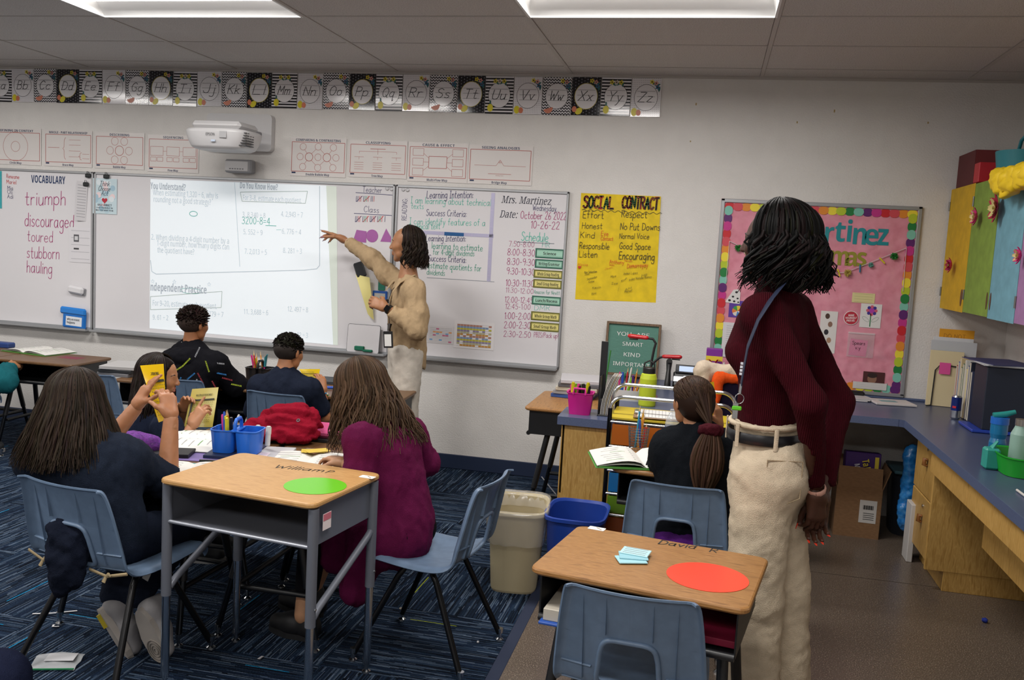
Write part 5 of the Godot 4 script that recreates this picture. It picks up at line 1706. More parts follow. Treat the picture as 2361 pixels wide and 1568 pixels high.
func student_card_raised() -> void:
	var t := person("seated person in a navy T-shirt raising a bright yellow card with both hands", V3(-2.08, 0, 3.25))
	var skin := skin_mat(hexc("b37a55"))
	var fw := V3(0.19, 0, -0.98)
	var hip := V3(-2.07, 0.46, 3.26)
	var neck := on_z(185, 1015, 3.3)
	var shr := on_z(292, 1060, 3.22)
	var shl := on_z(88, 1062, 3.34)
	var ar := [shr, on_z(385, 1112, 3.04), on_z(394, 968, 2.98)]
	var al := [shl, on_z(215, 1060, 3.02), on_z(312, 942, 2.93)]
	var hb := yaw_basis(-0.15, -0.06, 0.04)
	var ho := on_z(180, 985, 3.26)
	var s := 0.2
	var body := Blob.new()
	seated(body, hip, fw, neck, shl, shr, [ar, al], ho, hb)
	body.cap(ar[1], ar[2], 0.042, 0.023, 0.02)
	body.cap(al[1], al[2], 0.04, 0.022, 0.02)
	var mb := nm()
	body.net(mb, 0.011)
	var hd := Blob.new(); head_prims(hd, ho, hb, s); hd.net(mb, 0.006)
	var h1 := Blob.new(); hand_prims(h1, ar[2] + V3(0, 0.015, 0), on_z(384, 905, 2.95) - ar[2], V3(-0.75, 0.1, -0.55), V3(-0.5, 0.3, 0.75), 0.155, [0.55, 0.6, 0.62, 0.65], 0.75); h1.net(mb, 0.0038)
	var h2 := Blob.new(); hand_prims(h2, al[2] + V3(0.005, 0.01, 0), on_z(345, 880, 2.9) - al[2], V3(0.55, 0.1, -0.75), V3(0.75, -0.1, 0.65), 0.155, [0.1, 0.2, 0.25, 0.3], 0.15); h2.net(mb, 0.0038)
	part("body", mb, skin, t)
	face_parts(t, ho, hb, s, hexc("a05a50"))
	shirt_kid(t, "shirt", cloth_mat(hexc("1f2634"), 0.9), hip, fw, neck, shl, shr, [ar, al], 0.95, 21, 0.14, 0.012)
	var navy := cloth_mat(hexc("1a202e"), 0.9)
	var rt := fw.cross(Vector3.UP)
	var pn := Blob.new()
	for q in [-1.0, 1.0]:
		var k: Vector3 = hip + fw * 0.3 + rt * q * 0.09 + V3(0, -0.03, 0)
		pn.chain([hip + rt * q * 0.075, k, on_z(262 if q < 0 else 318, 1368, 3.2)], [0.1, 0.075, 0.052], 0.05)
	blob_part("trousers", pn, 0.012, navy, t, fold_noise(22, 8.0), 0.008)
	# sneakers tucked back under the chair, soles to the rear
	var wm := tri_mat("sneaker", mottle(), V3(4, 4, 4), 0.6)
	wm.albedo_color = hexc("9d9b9d")
	var sm := tint("aaa39c", 0.7)
	for q in [0, 1]:
		var heel := on_z(226 if q == 0 else 318, 1404 if q == 0 else 1406, 3.27)
		var toe := on_z(288 if q == 0 else 372, 1506 if q == 0 else 1532, 3.22)
		toe.y = max(toe.y, 0.015)
		var so := shoe(t, heel, toe - heel, V3(0.5, 0.2, -0.75) if q == 0 else V3(0.05, 0.25, -0.95), 0.235, wm, sm)
		part("heel_patch", nm().tube([heel + (toe - heel) * 0.1 + V3(0.0, 0.0, 0.0), heel + (toe - heel) * 0.38], [0.02], 6, true, 0.35, V3(1, 0, 0.6)), tint("b7a52a", 0.5), so) if q == 0 else null
		if q == 1:
			var d := (toe - heel).normalized()
			var up := V3(0.05, 0.25, -0.95)
			up = (up - d * up.dot(d)).normalized()
			var sd := up.cross(d)
			for k in 4:
				var rg := []
				for e in 17: rg.append(heel + d * (0.175 + cos(TAU * e / 16) * (0.012 + 0.012 * k)) + sd * sin(TAU * e / 16) * (0.008 + 0.0085 * k) - up * 0.006)
				part("tread_ring", nm().tube(rg, [0.0028], 5, false), tint("8f8880", 0.8), so)
	part("trouser_tag", nm().box(on_z(338, 1328, 3.29), V3(0.025, 0.032, 0.002), 0.0, Basis(Vector3.BACK, -0.4)), tint("c9c6c0", 0.7), t)
	# long straight dark hair down the back
	var hc := ho + hb * (V3(0, 0.64, 0.06) * s)
	var hm := nm()
	var hv := Blob.new().ell(hc + hb * V3(0, 0, 0.003), V3(0.079, 0.079, 0.092), hb)
	hv.cap(hc + hb * V3(0, -0.03, 0.03), on_z(172, 1050, 3.34), 0.07, 0.095, 0.04, Vector3.BACK, 0.5)
	hv.cap(on_z(172, 1050, 3.34), on_z(168, 1120, 3.35), 0.1, 0.12, 0.04, Vector3.BACK, 0.4)
	hv.cut(hc + hb * V3(0, 0.0, -0.05), hb * V3(0, -0.4, -1), 0.12)
	hm.col = Color(0.014, 0.010, 0.008)
	hv.net(hm, 0.011)
	var o2 := {n = 800, az = [-2.1, 2.1], len = 0.27, len_min = 0.85, flare = 0.18, side = 1.6, wave = 0.004, freq = 5.0, w = 0.0055, th0 = 0.0, th1 = 1.5, seed = 31, c1 = Color(0.011, 0.008, 0.006), c2 = Color(0.034, 0.024, 0.018), layers = 0.03}
	locks(hm, hc, hb, V3(0.09, 0.089, 0.106), o2)
	o2.n = 600; o2.az = [-1.5, 1.5]; o2.flare = 0.26; o2.side = 1.2; o2.seed = 37; o2.w = 0.005; o2.wave = 0.006; o2.c2 = Color(0.045, 0.031, 0.022)
	locks(hm, hc, hb, V3(0.094, 0.091, 0.112), o2)
	part("hair", hm, hair_mat(hexc("1c1512"), hexc("352820")), t)
	# the navy jacket bunched in the chair opening
	var jk := Blob.new().cap(on_z(150, 1235, 3.44), on_z(150, 1330, 3.46), 0.07, 0.05, 0.03, Vector3.BACK, 0.6)
	jk.cap(on_z(135, 1290, 3.46), on_z(140, 1365, 3.45), 0.04, 0.02, 0.03)
	jk.cap(on_z(180, 1240, 3.44), on_z(165, 1330, 3.46), 0.045, 0.04, 0.03)
	var jm := mk()
	jk.net(jm, 0.009, fold_noise(44, 14.0), 0.014)
	solo("jacket", jm, cloth_mat(hexc("161b29"), 0.95), "dark navy jacket bunched through the chair back opening", "jacket")

func student_pale_card() -> void:
	var t := person("seated person in a navy polo shirt pointing at a pale yellow card", V3(-2.6, 0, 2.25))
	var skin := skin_mat(hexc("b57f5a"))
	var fw := V3(0.97, 0, -0.24)
	var hip := V3(-2.66, 0.45, 2.25)
	var neck := on_z(352, 945, 2.25)
	var shr := on_z(385, 985, 2.38)
	var shl := on_z(345, 965, 2.1)
	var ar := [shr, on_z(412, 1035, 2.42), on_z(440, 985, 2.33)]
	var al := [shl, on_z(402, 1000, 2.06), on_z(424, 944, 2.16)]
	var hb := yaw_basis(-1.25, -0.12, 0.0)
	var ho := on_z(362, 915, 2.25)
	var s := 0.195
	var body := Blob.new()
	seated(body, hip, fw, neck, shl, shr, [ar, al], ho, hb)
	var mb := nm()
	body.net(mb, 0.011)
	var hd := Blob.new(); head_prims(hd, ho, hb, s); hd.net(mb, 0.0055)
	var h1 := Blob.new(); hand_prims(h1, ar[2] + V3(0.008, 0.01, 0), on_z(470, 935, 2.28) - ar[2], V3(0.1, -0.4, -0.9), V3(-0.3, 0.8, 0), 0.15, [0.05, 0.6, 0.65, 0.7], 0.6); h1.net(mb, 0.0038)
	var h2 := Blob.new(); hand_prims(h2, al[2], on_z(436, 912, 2.2) - al[2], V3(0.6, -0.2, 0.6), V3(0.2, 0.8, 0.6), 0.145, [0.4, 0.45, 0.5, 0.55], 0.4); h2.net(mb, 0.0038)
	part("body", mb, skin, t)
	face_parts(t, ho, hb, s, hexc("a35a50"))
	shirt_kid(t, "shirt", cloth_mat(hexc("1d2436"), 0.9), hip, fw, neck, shl, shr, [ar, al], 0.8, 23)
	sit_legs(t, cloth_mat(hexc("1a202e"), 0.9), hip, fw, 0.46)
	var hc := ho + hb * (V3(0, 0.64, 0.06) * s)
	var hm := nm()
	var hv := Blob.new().ell(hc + hb * V3(0, 0, 0.003), V3(0.077, 0.077, 0.09), hb)
	hv.cap(hc + hb * V3(0, -0.03, 0.03), hc + hb * V3(0, -0.2, 0.05), 0.06, 0.065, 0.03)
	hv.cut(hc + hb * V3(0, -0.01, -0.048), hb * V3(0, -0.35, -1), 0.11)
	hm.col = Color(0.009, 0.007, 0.006)
	hv.net(hm, 0.01)
	locks(hm, hc, hb, V3(0.087, 0.086, 0.1), {n = 500, az = [-2.15, 2.15], len = 0.25, len_min = 0.8, flare = 0.12, wave = 0.006, freq = 5.0, w = 0.006, th0 = 0.0, th1 = 1.65, seed = 41, c1 = Color(0.008, 0.006, 0.005), c2 = Color(0.03, 0.021, 0.017), layers = 0.04})
	part("hair", hm, hair_mat(hexc("14100e"), hexc("2a211c")), t)

func student_hoodie() -> void:
	var t := person("seated person in a black hoodie printed with coloured words, facing the projected page", V3(-3.0, 0, 1.2))
	var skin := skin_mat(hexc("ab6f47"))
	var fw := V3(0.1, 0, -0.99)
	var hip := V3(-2.99, 0.44, 1.24)
	var neck := on_z(440, 805, 1.2)
	var shr := on_z(497, 842, 1.2)
	var shl := on_z(396, 838, 1.2)
	var ar := [shr, on_z(546, 890, 1.1), on_z(490, 893, 0.93)]
	var al := [shl, on_z(382, 905, 1.1), on_z(425, 893, 0.93)]
	var hb := yaw_basis(-0.3, -0.06, 0.0)
	var ho := on_z(445, 787, 1.19)
	var s := 0.198
	var body := Blob.new()
	seated(body, hip, fw, neck, shl, shr, [ar, al], ho, hb)
	var mb := nm()
	body.net(mb, 0.011)
	var hd := Blob.new(); head_prims(hd, ho, hb, s); hd.net(mb, 0.0055)
	for q in [[ar, 1.0], [al, -1.0]]:
		var h := Blob.new(); hand_prims(h, q[0][2], V3(-q[1] * 0.6, 0.02, -0.6), Vector3.DOWN, V3(-q[1] * 0.6, 0, 0.6), 0.145, [0.35, 0.4, 0.4, 0.45], 0.3); h.net(mb, 0.005)
	part("body", mb, skin, t)
	short_hair(t, ho, hb, s, hexc("1e1511"), hexc("3c2a20"), 0.013, 51)
	var black := cloth_mat(hexc("131318"), 0.92)
	var hoodie := shirt_kid(t, "hoodie", black, hip, fw, neck, shl, shr, [ar, al], 1.9, 52, 0.135, 0.014)
	var hood := Blob.new()
	hood.cap(neck + V3(-0.075, -0.02, 0.0), neck + V3(0.075, -0.02, 0.0), 0.05, 0.05, 0.05)
	hood.cap(neck + V3(-0.04, -0.05, 0.07), neck + V3(0.05, -0.05, 0.07), 0.055, 0.055, 0.06)
	hood.cap(neck + V3(0.0, -0.06, 0.08), neck + V3(0.01, -0.12, 0.09), 0.06, 0.03, 0.05)
	blob_part("hood", hood, 0.01, black, hoodie, fold_noise(53, 14.0), 0.01)
	part("collar_lining", nm().tube([neck + V3(-0.06, 0.03, 0.0), neck + V3(-0.03, 0.035, 0.045), neck + V3(0.02, 0.03, 0.05)], [0.012], 6), tint("c9c6c4", 0.8), t)
	# printed words: short lines of type in several colours on back and sleeves
	var r := RandomNumberGenerator.new(); r.seed = 5
	for q in [[455, 812, 1.1, "aeb0b5"], [430, 835, 0.8, "b6c832"], [478, 845, -1.2, "b6c832"], [505, 838, 0.0, "aeb0b5"], [462, 872, -1.0, "9c2f38"], [440, 868, 0.7, "2f7fc4"], [412, 850, 0.6, "b6c832"], [510, 862, -0.1, "2f7fc4"], [470, 905, -1.1, "2f7fc4"], [524, 874, -0.15, "9c2f38"], [430, 905, -0.9, "b6c832"], [545, 888, -0.1, "b6c832"], [410, 880, 0.9, "2f7fc4"], [495, 890, -1.0, "9c2f38"], [448, 885, 1.0, "aeb0b5"], [405, 905, -0.9, "2f7fc4"]]:
		var p := on_z(q[0], q[1], 1.345 if q[0] < 500 else 1.265)
		var rb := Basis(Vector3.BACK, q[2])
		type_text(t, ["UNDER ARMOUR", "ARMOUR"][r.randi() % 2], p - org, rb * Vector3.RIGHT, rb * Vector3.UP, 0.009, tint(q[3], 0.7), true, 0.07, "Droid Sans", HORIZONTAL_ALIGNMENT_CENTER, "printed_word")
	sit_legs(t, cloth_mat(hexc("1a202e"), 0.9), hip, fw, 0.45)

func student_navy() -> void:
	var t := person("seated person in a plain navy shirt with a beaded bracelet, holding a small yellow card", V3(-2.28, 0, 1.38))
	var skin := skin_mat(hexc("b0754d"))
	var fw := V3(0.1, 0, -0.99)
	var hip := V3(-2.28, 0.44, 1.4)
	var neck := on_z(655, 868, 1.4)
	var shr := on_z(712, 900, 1.4)
	var shl := on_z(600, 893, 1.4)
	var ar := [shr, on_z(750, 962, 1.32), on_z(744, 906, 1.22)]
	var al := [shl, on_z(582, 960, 1.28), on_z(645, 915, 1.12)]
	var hb := yaw_basis(-0.25, -0.2, 0.0)
	var ho := on_z(660, 853, 1.38)
	var s := 0.198
	var body := Blob.new()
	seated(body, hip, fw, neck, shl, shr, [ar, al], ho, hb)
	var mb := nm()
	body.net(mb, 0.011)
	var hd := Blob.new(); head_prims(hd, ho, hb, s); hd.net(mb, 0.0055)
	var h1 := Blob.new(); hand_prims(h1, ar[2] + V3(0, 0.01, 0), V3(-0.25, 0.9, -0.2), V3(-0.7, 0, -0.7), V3(-0.6, 0, 0.7), 0.14, [0.5, 0.55, 0.6, 0.6], 0.6); h1.net(mb, 0.0038)
	var h2 := Blob.new(); hand_prims(h2, al[2], on_z(690, 872, 1.14) - al[2], V3(0.4, 0, -0.8), V3(0.5, 0.7, 0.2), 0.14, [0.3, 0.4, 0.45, 0.5], 0.4); h2.net(mb, 0.0038)
	part("body", mb, skin, t)
	short_hair(t, ho, hb, s, hexc("120e0c"), hexc("2c211b"), 0.007, 61)
	shirt_kid(t, "shirt", cloth_mat(hexc("1b2130"), 0.9), hip, fw, neck, shl, shr, [ar, al], 0.8, 62, 0.12, 0.004)
	part("collar", nm().tube([neck + V3(-0.055, 0.005, -0.01), neck + V3(-0.03, 0.0, 0.05), neck + V3(0.03, 0.0, 0.05), neck + V3(0.06, 0.0, -0.01)], [0.02], 8, true, 0.5, Vector3.BACK), cloth_mat(hexc("202738"), 0.9), t)
	var wd: Vector3 = (ar[2] - ar[1]).normalized()
	var wu := wd.cross(Vector3.RIGHT).normalized()
	var wv := wd.cross(wu)
	for k in 14:
		var p: Vector3 = ar[2] - wd * 0.02 + (wu * cos(TAU * k / 14) + wv * sin(TAU * k / 14)) * 0.028
		part("bracelet_bead", nm().lathe(p, [V2(0, -0.006), V2(0.005, -0.003), V2(0.005, 0.003), V2(0, 0.006)], 8), tint((["e0b020", "d86a2a", "2f8fc0", "e8e2d8", "4aa050", "d86a2a", "6fb7d0"][k % 7]), 0.4), t)
	sit_legs(t, cloth_mat(hexc("1a202e"), 0.9), hip, fw, 0.45)

func student_magenta() -> void:
	var t := person("seated person in a magenta long top and black leggings leaning over an open book", V3(-1.1, 0, 2.8))
	var skin := skin_mat(hexc("c79672"))
	var fw := V3(-0.97, 0, -0.22)
	var rt := fw.cross(Vector3.UP)
	var hip := V3(-1.08, 0.47, 2.8)
	var neck := on_z(888, 985, 2.75)
	var shl := on_z(832, 1015, 2.9)
	var shr := on_z(945, 1000, 2.6)
	var al := [shl, on_z(832, 1098, 2.94), on_z(797, 1068, 2.8)]
	var ar := [shr, on_z(983, 1068, 2.55), on_z(905, 1060, 2.4)]
	var hb := yaw_basis(1.15, -0.3, 0.0)
	var ho := on_z(838, 952, 2.72)
	var s := 0.205
	var body := Blob.new()
	seated(body, hip, fw, neck, shl, shr, [ar, al], ho, hb)
	var mb := nm()
	for q in [-1.0, 1.0]:
		var k: Vector3 = hip + fw * 0.36 + rt * q * 0.09
		var a: Vector3 = V3(-1.5, 0.1, 2.76) + rt * q * 0.1 + fw * (0.06 * q)
		body.chain([hip + rt * q * 0.06, k, a], [0.06, 0.05, 0.036])
	body.net(mb, 0.011)
	var hd := Blob.new(); head_prims(hd, ho, hb, s); hd.net(mb, 0.0055)
	var h1 := Blob.new(); hand_prims(h1, al[2], on_z(752, 1050, 2.74) - al[2], V3(0, -1, 0.1), V3(-0.2, 0, 1), 0.15, [0.35, 0.5, 0.55, 0.6], 0.4); h1.net(mb, 0.0038)
	var h2 := Blob.new(); hand_prims(h2, ar[2], fw, Vector3.DOWN, V3(0, 0, 1), 0.15, [0.35, 0.4, 0.4, 0.45], 0.3); h2.net(mb, 0.005)
	part("body", mb, skin, t)
	face_parts(t, ho, hb, s, hexc("b06a60"))
	var mag := cloth_mat(hexc("5e153e"), 0.85)
	var sh := Blob.new()
	torso_prims(sh, hip + V3(0, 0.02, 0), neck, shl, shr, fw, 0.115, 0.112, 0.118, 0.8, 0.008)
	sh.chain([shl, al[1].lerp(al[2], 0.1), al[1].lerp(al[2], 0.3)], [0.06, 0.052, 0.044], 0.04)
	sh.chain([shr, ar[1], ar[1].lerp(ar[2], 0.7)], [0.06, 0.05, 0.042], 0.04)
	sh.cut(al[1].lerp(al[2], 0.32), al[2] - al[1], 0.06)
	# the long back panel hangs over the seat
	sh.cap(hip + fw * 0.03 + V3(0, 0.05, 0), hip + fw * 0.03 + V3(0, -0.02, 0.03), 0.115, 0.13, 0.05)
	sh.cap(hip + fw * 0.12 + V3(0, 0.0, 0.12), hip + fw * 0.16 + V3(0, -0.22, 0.15), 0.08, 0.06, 0.06)
	sh.cap(hip + fw * 0.25 + V3(0, 0.02, 0.08), hip + fw * 0.28 + V3(0, -0.14, 0.12), 0.08, 0.05, 0.06)
	blob_part("long_top", sh, 0.011, mag, t, fold_noise(71, 15.0), 0.009, V3(1.3, 0.4, 1.3))
	var pn := Blob.new()
	for q in [-1.0, 1.0]:
		var k: Vector3 = hip + fw * 0.36 + rt * q * 0.09
		var a: Vector3 = V3(-1.49, 0.2, 2.76) + rt * q * 0.1 + fw * (0.06 * q)
		pn.chain([hip + rt * q * 0.06, k, a], [0.09, 0.066, 0.046], 0.04)
		pn.cut(a, Vector3.DOWN, 0.09)
		shoe(t, V3(-1.44, 0.005, 2.76) + rt * q * 0.1 + fw * (0.06 * q), fw, Vector3.UP, 0.235, tint("131316", 0.6), tint("1b1b1d", 0.6))
	blob_part("leggings", pn, 0.012, cloth_mat(hexc("121216"), 0.9), t)
	var hc := ho + hb * (V3(0, 0.64, 0.06) * s)
	var hm := nm()
	var hv := Blob.new().ell(hc, V3(0.077, 0.077, 0.09), hb)
	hv.cap(hc + hb * V3(0, -0.02, 0.03), hc + V3(0.07, -0.16, 0.02), 0.06, 0.075, 0.03)
	hv.cap(hc + V3(0.07, -0.16, 0.02), hc + V3(0.12, -0.22, 0.0), 0.075, 0.075, 0.03)
	hv.cut(hc + hb * V3(0, 0.0, -0.05), hb * V3(0, -0.4, -1), 0.12)
	hm.col = Color(0.035, 0.021, 0.013)
	hv.net(hm, 0.01)
	var o2 := {n = 700, az = [-2.6, 2.6], len = 0.26, len_min = 0.75, flare = 0.3, wave = 0.014, freq = 6.0, w = 0.0058, th0 = 0.0, th1 = 1.6, seed = 73, c1 = Color(0.026, 0.015, 0.009), c2 = Color(0.11, 0.066, 0.04), layers = 0.06, pull = V3(0.22, 0, 0)}
	locks(hm, hc, hb, V3(0.092, 0.091, 0.108), o2)
	o2.n = 260; o2.seed = 77; o2.az = [-1.2, 1.6]; o2.flare = 0.55; o2.len = 0.3; o2.w = 0.005
	locks(hm, hc, hb, V3(0.097, 0.092, 0.114), o2)
	part("hair", hm, hair_mat(hexc("3a281c"), hexc("5e4533")), t)

func student_ponytail() -> void:
	var t := person("seated person in a black polo shirt with a maroon scrunchie, reading a yellow card", V3(-0.02, 0, 2.38))
	var skin := skin_mat(hexc("ad7650"))
	var fw := V3(0.05, 0, -1.0)
	var hip := V3(0.0, 0.46, 2.38)
	var neck := on_z(1610, 1005, 2.34)
	var shl := on_z(1542, 1032, 2.34)
	var shr := on_z(1672, 1035, 2.34)
	var al := [shl, on_z(1520, 1092, 2.24), on_z(1535, 1060, 2.04)]
	var ar := [shr, on_z(1690, 1085, 2.2), on_z(1655, 985, 2.12)]
	var hb := yaw_basis(0.5, -0.12, 0.0)
	var ho := on_z(1594, 985, 2.32)
	var s := 0.2
	var body := Blob.new()
	seated(body, hip, fw, neck, shl, shr, [ar, al], ho, hb)
	var mb := nm()
	body.net(mb, 0.011)
	var hd := Blob.new(); head_prims(hd, ho, hb, s); hd.net(mb, 0.0055)
	var h1 := Blob.new(); hand_prims(h1, ar[2], V3(-0.05, 1, -0.15), V3(-0.9, 0, -0.4), V3(-0.3, 0.3, 0.9), 0.145, [0.45, 0.55, 0.6, 0.6], 0.5); h1.net(mb, 0.0038)
	var h2 := Blob.new(); hand_prims(h2, al[2], V3(0.3, 0, -0.9), Vector3.DOWN, V3(1, 0, 0.3), 0.145, [0.3, 0.35, 0.4, 0.45], 0.3); h2.net(mb, 0.005)
	part("body", mb, skin, t)
	face_parts(t, ho, hb, s, hexc("a05a50"))
	shirt_kid(t, "shirt", cloth_mat(hexc("15181d"), 0.9), hip, fw, neck, shl, shr, [ar, al], 0.95, 83, 0.13, 0.008)
	part("collar", nm().tube([neck + V3(-0.06, 0.0, -0.03), neck + V3(-0.035, -0.005, 0.045), neck + V3(0.035, -0.005, 0.045), neck + V3(0.06, 0.0, -0.03)], [0.024], 8, true, 0.5, Vector3.BACK), cloth_mat(hexc("1a1e24"), 0.9), t)
	sit_legs(t, cloth_mat(hexc("1a202e"), 0.9), hip, fw, 0.46)
	# hair drawn back into a low ponytail
	var hc := ho + hb * (V3(0, 0.64, 0.06) * s)
	var knot := on_z(1640, 988, 2.47)
	var hm := nm()
	var hv := Blob.new().ell(hc + hb * V3(0, 0.0, 0.006), V3(0.08, 0.079, 0.094), hb)
	hv.ell(hc + hb * V3(0, -0.035, 0.03), V3(0.072, 0.07, 0.078), hb)
	hv.cut(hc + hb * V3(0, 0.01, -0.05), hb * V3(0, -0.7, -1), 0.12)
	hm.col = Color(0.026, 0.014, 0.009)
	hv.net(hm, 0.009)
	var r := RandomNumberGenerator.new(); r.seed = 85
	for i in 230:
		var ph := r.randf_range(-2.3, 2.3)
		var t0 := r.randf_range(0.05, 1.2)
		var pts := []
		var a0 := hc + hb * (V3(sin(t0) * sin(ph), cos(t0), sin(t0) * cos(ph)) * V3(0.083, 0.083, 0.098))
		for q in 9:
			var f := q / 8.0
			var p := a0.lerp(knot, f)
			var local := hb.inverse() * (p - hc)
			var g := local / V3(0.084, 0.084, 0.1)
			if g.length() < 1.0 and f < 0.95: local = local / max(g.length(), 0.05)
			pts.append(hc + hb * local)
		hm.col = Color(0.02, 0.011, 0.007).lerp(Color(0.06, 0.033, 0.021), r.randf())
		hm.tube(pts, [0.005, 0.006, 0.006, 0.005], 4, false, 0.5, (a0 - hc).normalized())
	for i in 120:
		var a := r.randf() * TAU
		var rr := sqrt(r.randf())
		var off := V3(cos(a) * rr, 0, sin(a) * rr)
		var pts := []
		var ln := r.randf_range(0.26, 0.34)
		for q in 10:
			var f := q / 9.0
			var sw := 0.016 + 0.042 * sin(PI * min(f * 1.1 + 0.06, 0.92)) - 0.012 * f
			pts.append(knot + V3(-0.02 * f, -0.01 - ln * f, 0.02 + 0.03 * sin(f * PI) + 0.0) + V3(off.x * sw * 1.15, 0, off.z * sw * 0.6))
		hm.col = Color(0.024, 0.013, 0.008).lerp(Color(0.085, 0.045, 0.028), r.randf())
		hm.tube(pts, [0.005, 0.006, 0.007, 0.007, 0.007, 0.006, 0.006, 0.005, 0.004, 0.001], 4, false)
	part("hair", hm, hair_mat(hexc("301d13"), hexc("5a3a28")), t)
	var ring := []
	for k in 19:
		var a := TAU * k / 18
		ring.append(knot + V3(cos(a) * 0.026, sin(a) * 0.008 - 0.006, sin(a) * 0.022 + 0.01))
	var sc := Blob.new()
	for k in 18: sc.cap(ring[k], ring[k + 1], 0.017 + 0.004 * (k % 2), 0.017 + 0.004 * ((k + 1) % 2), 0.01)
	blob_part("scrunchie", sc, 0.006, cloth_mat(hexc("45161f"), 0.9), t, fold_noise(86, 40.0), 0.006)

func student_teal() -> void:
	var t := person("seated person in a teal sleeve and dark jeans at the desk with the open book", V3(-4.85, 0, 1.02))
	var skin := skin_mat(hexc("a8754f"))
	var fw := V3(0.68, 0, -0.73)
	var hip := V3(-4.98, 0.45, 1.12)
	var neck := V3(-5.0, 0.86, 1.1)
	var rt := fw.cross(Vector3.UP)
	var shr := neck + rt * 0.14 + V3(0, -0.05, 0)
	var shl := neck - rt * 0.14 + V3(0, -0.05, 0)
	var ar := [shr, on_z(12, 880, 1.05), on_z(20, 845, 0.92)]
	var al := [shl, V3(-5.12, 0.66, 0.95), V3(-5.0, 0.67, 0.8)]
	var hb := yaw_basis(-0.6, -0.2, 0.0)
	var ho := neck + V3(0.0, 0.06, -0.02)
	var body := Blob.new()
	seated(body, hip, fw, neck, shl, shr, [ar, al], ho, hb)
	var mb := nm()
	body.net(mb, 0.012)
	var hd := Blob.new(); head_prims(hd, ho, hb, 0.2); hd.net(mb, 0.007)
	var h1 := Blob.new(); hand_prims(h1, ar[2], V3(0.3, 0.1, -0.9), V3(-0.6, -0.5, 0), V3(-0.3, 0.8, 0), 0.14, [0.5, 0.6, 0.6, 0.65], 0.5); h1.net(mb, 0.0045)
	var h2 := Blob.new(); hand_prims(h2, al[2], V3(0.5, 0, -0.8), Vector3.DOWN, V3(0.6, 0, 0.5), 0.14, [0.3, 0.4, 0.4, 0.4], 0.3); h2.net(mb, 0.0055)
	part("body", mb, skin, t)
	short_hair(t, ho, hb, 0.2, hexc("1c1512"), hexc("4a352a"), 0.008, 91)
	var sw := shirt_kid(t, "sweatshirt", cloth_mat(hexc("1d6068"), 0.95), hip, fw, neck, shl, shr, [ar, al], 1.85, 92, 0.14, 0.02, -0.1)
	var ring := []
	for k in 17:
		var a := TAU * k / 16
		ring.append(hip + V3(0, -0.085, 0) + fw * cos(a) * 0.125 + rt * sin(a) * 0.16)
	part("hem_band", nm().tube(ring, [0.026], 6, false, 0.4, fw), cloth_mat(hexc("7a8488"), 0.95), sw)
	sit_legs(t, cloth_mat(hexc("1c2234"), 0.95), hip, fw, 0.5, 0.36, 0.1, 94)

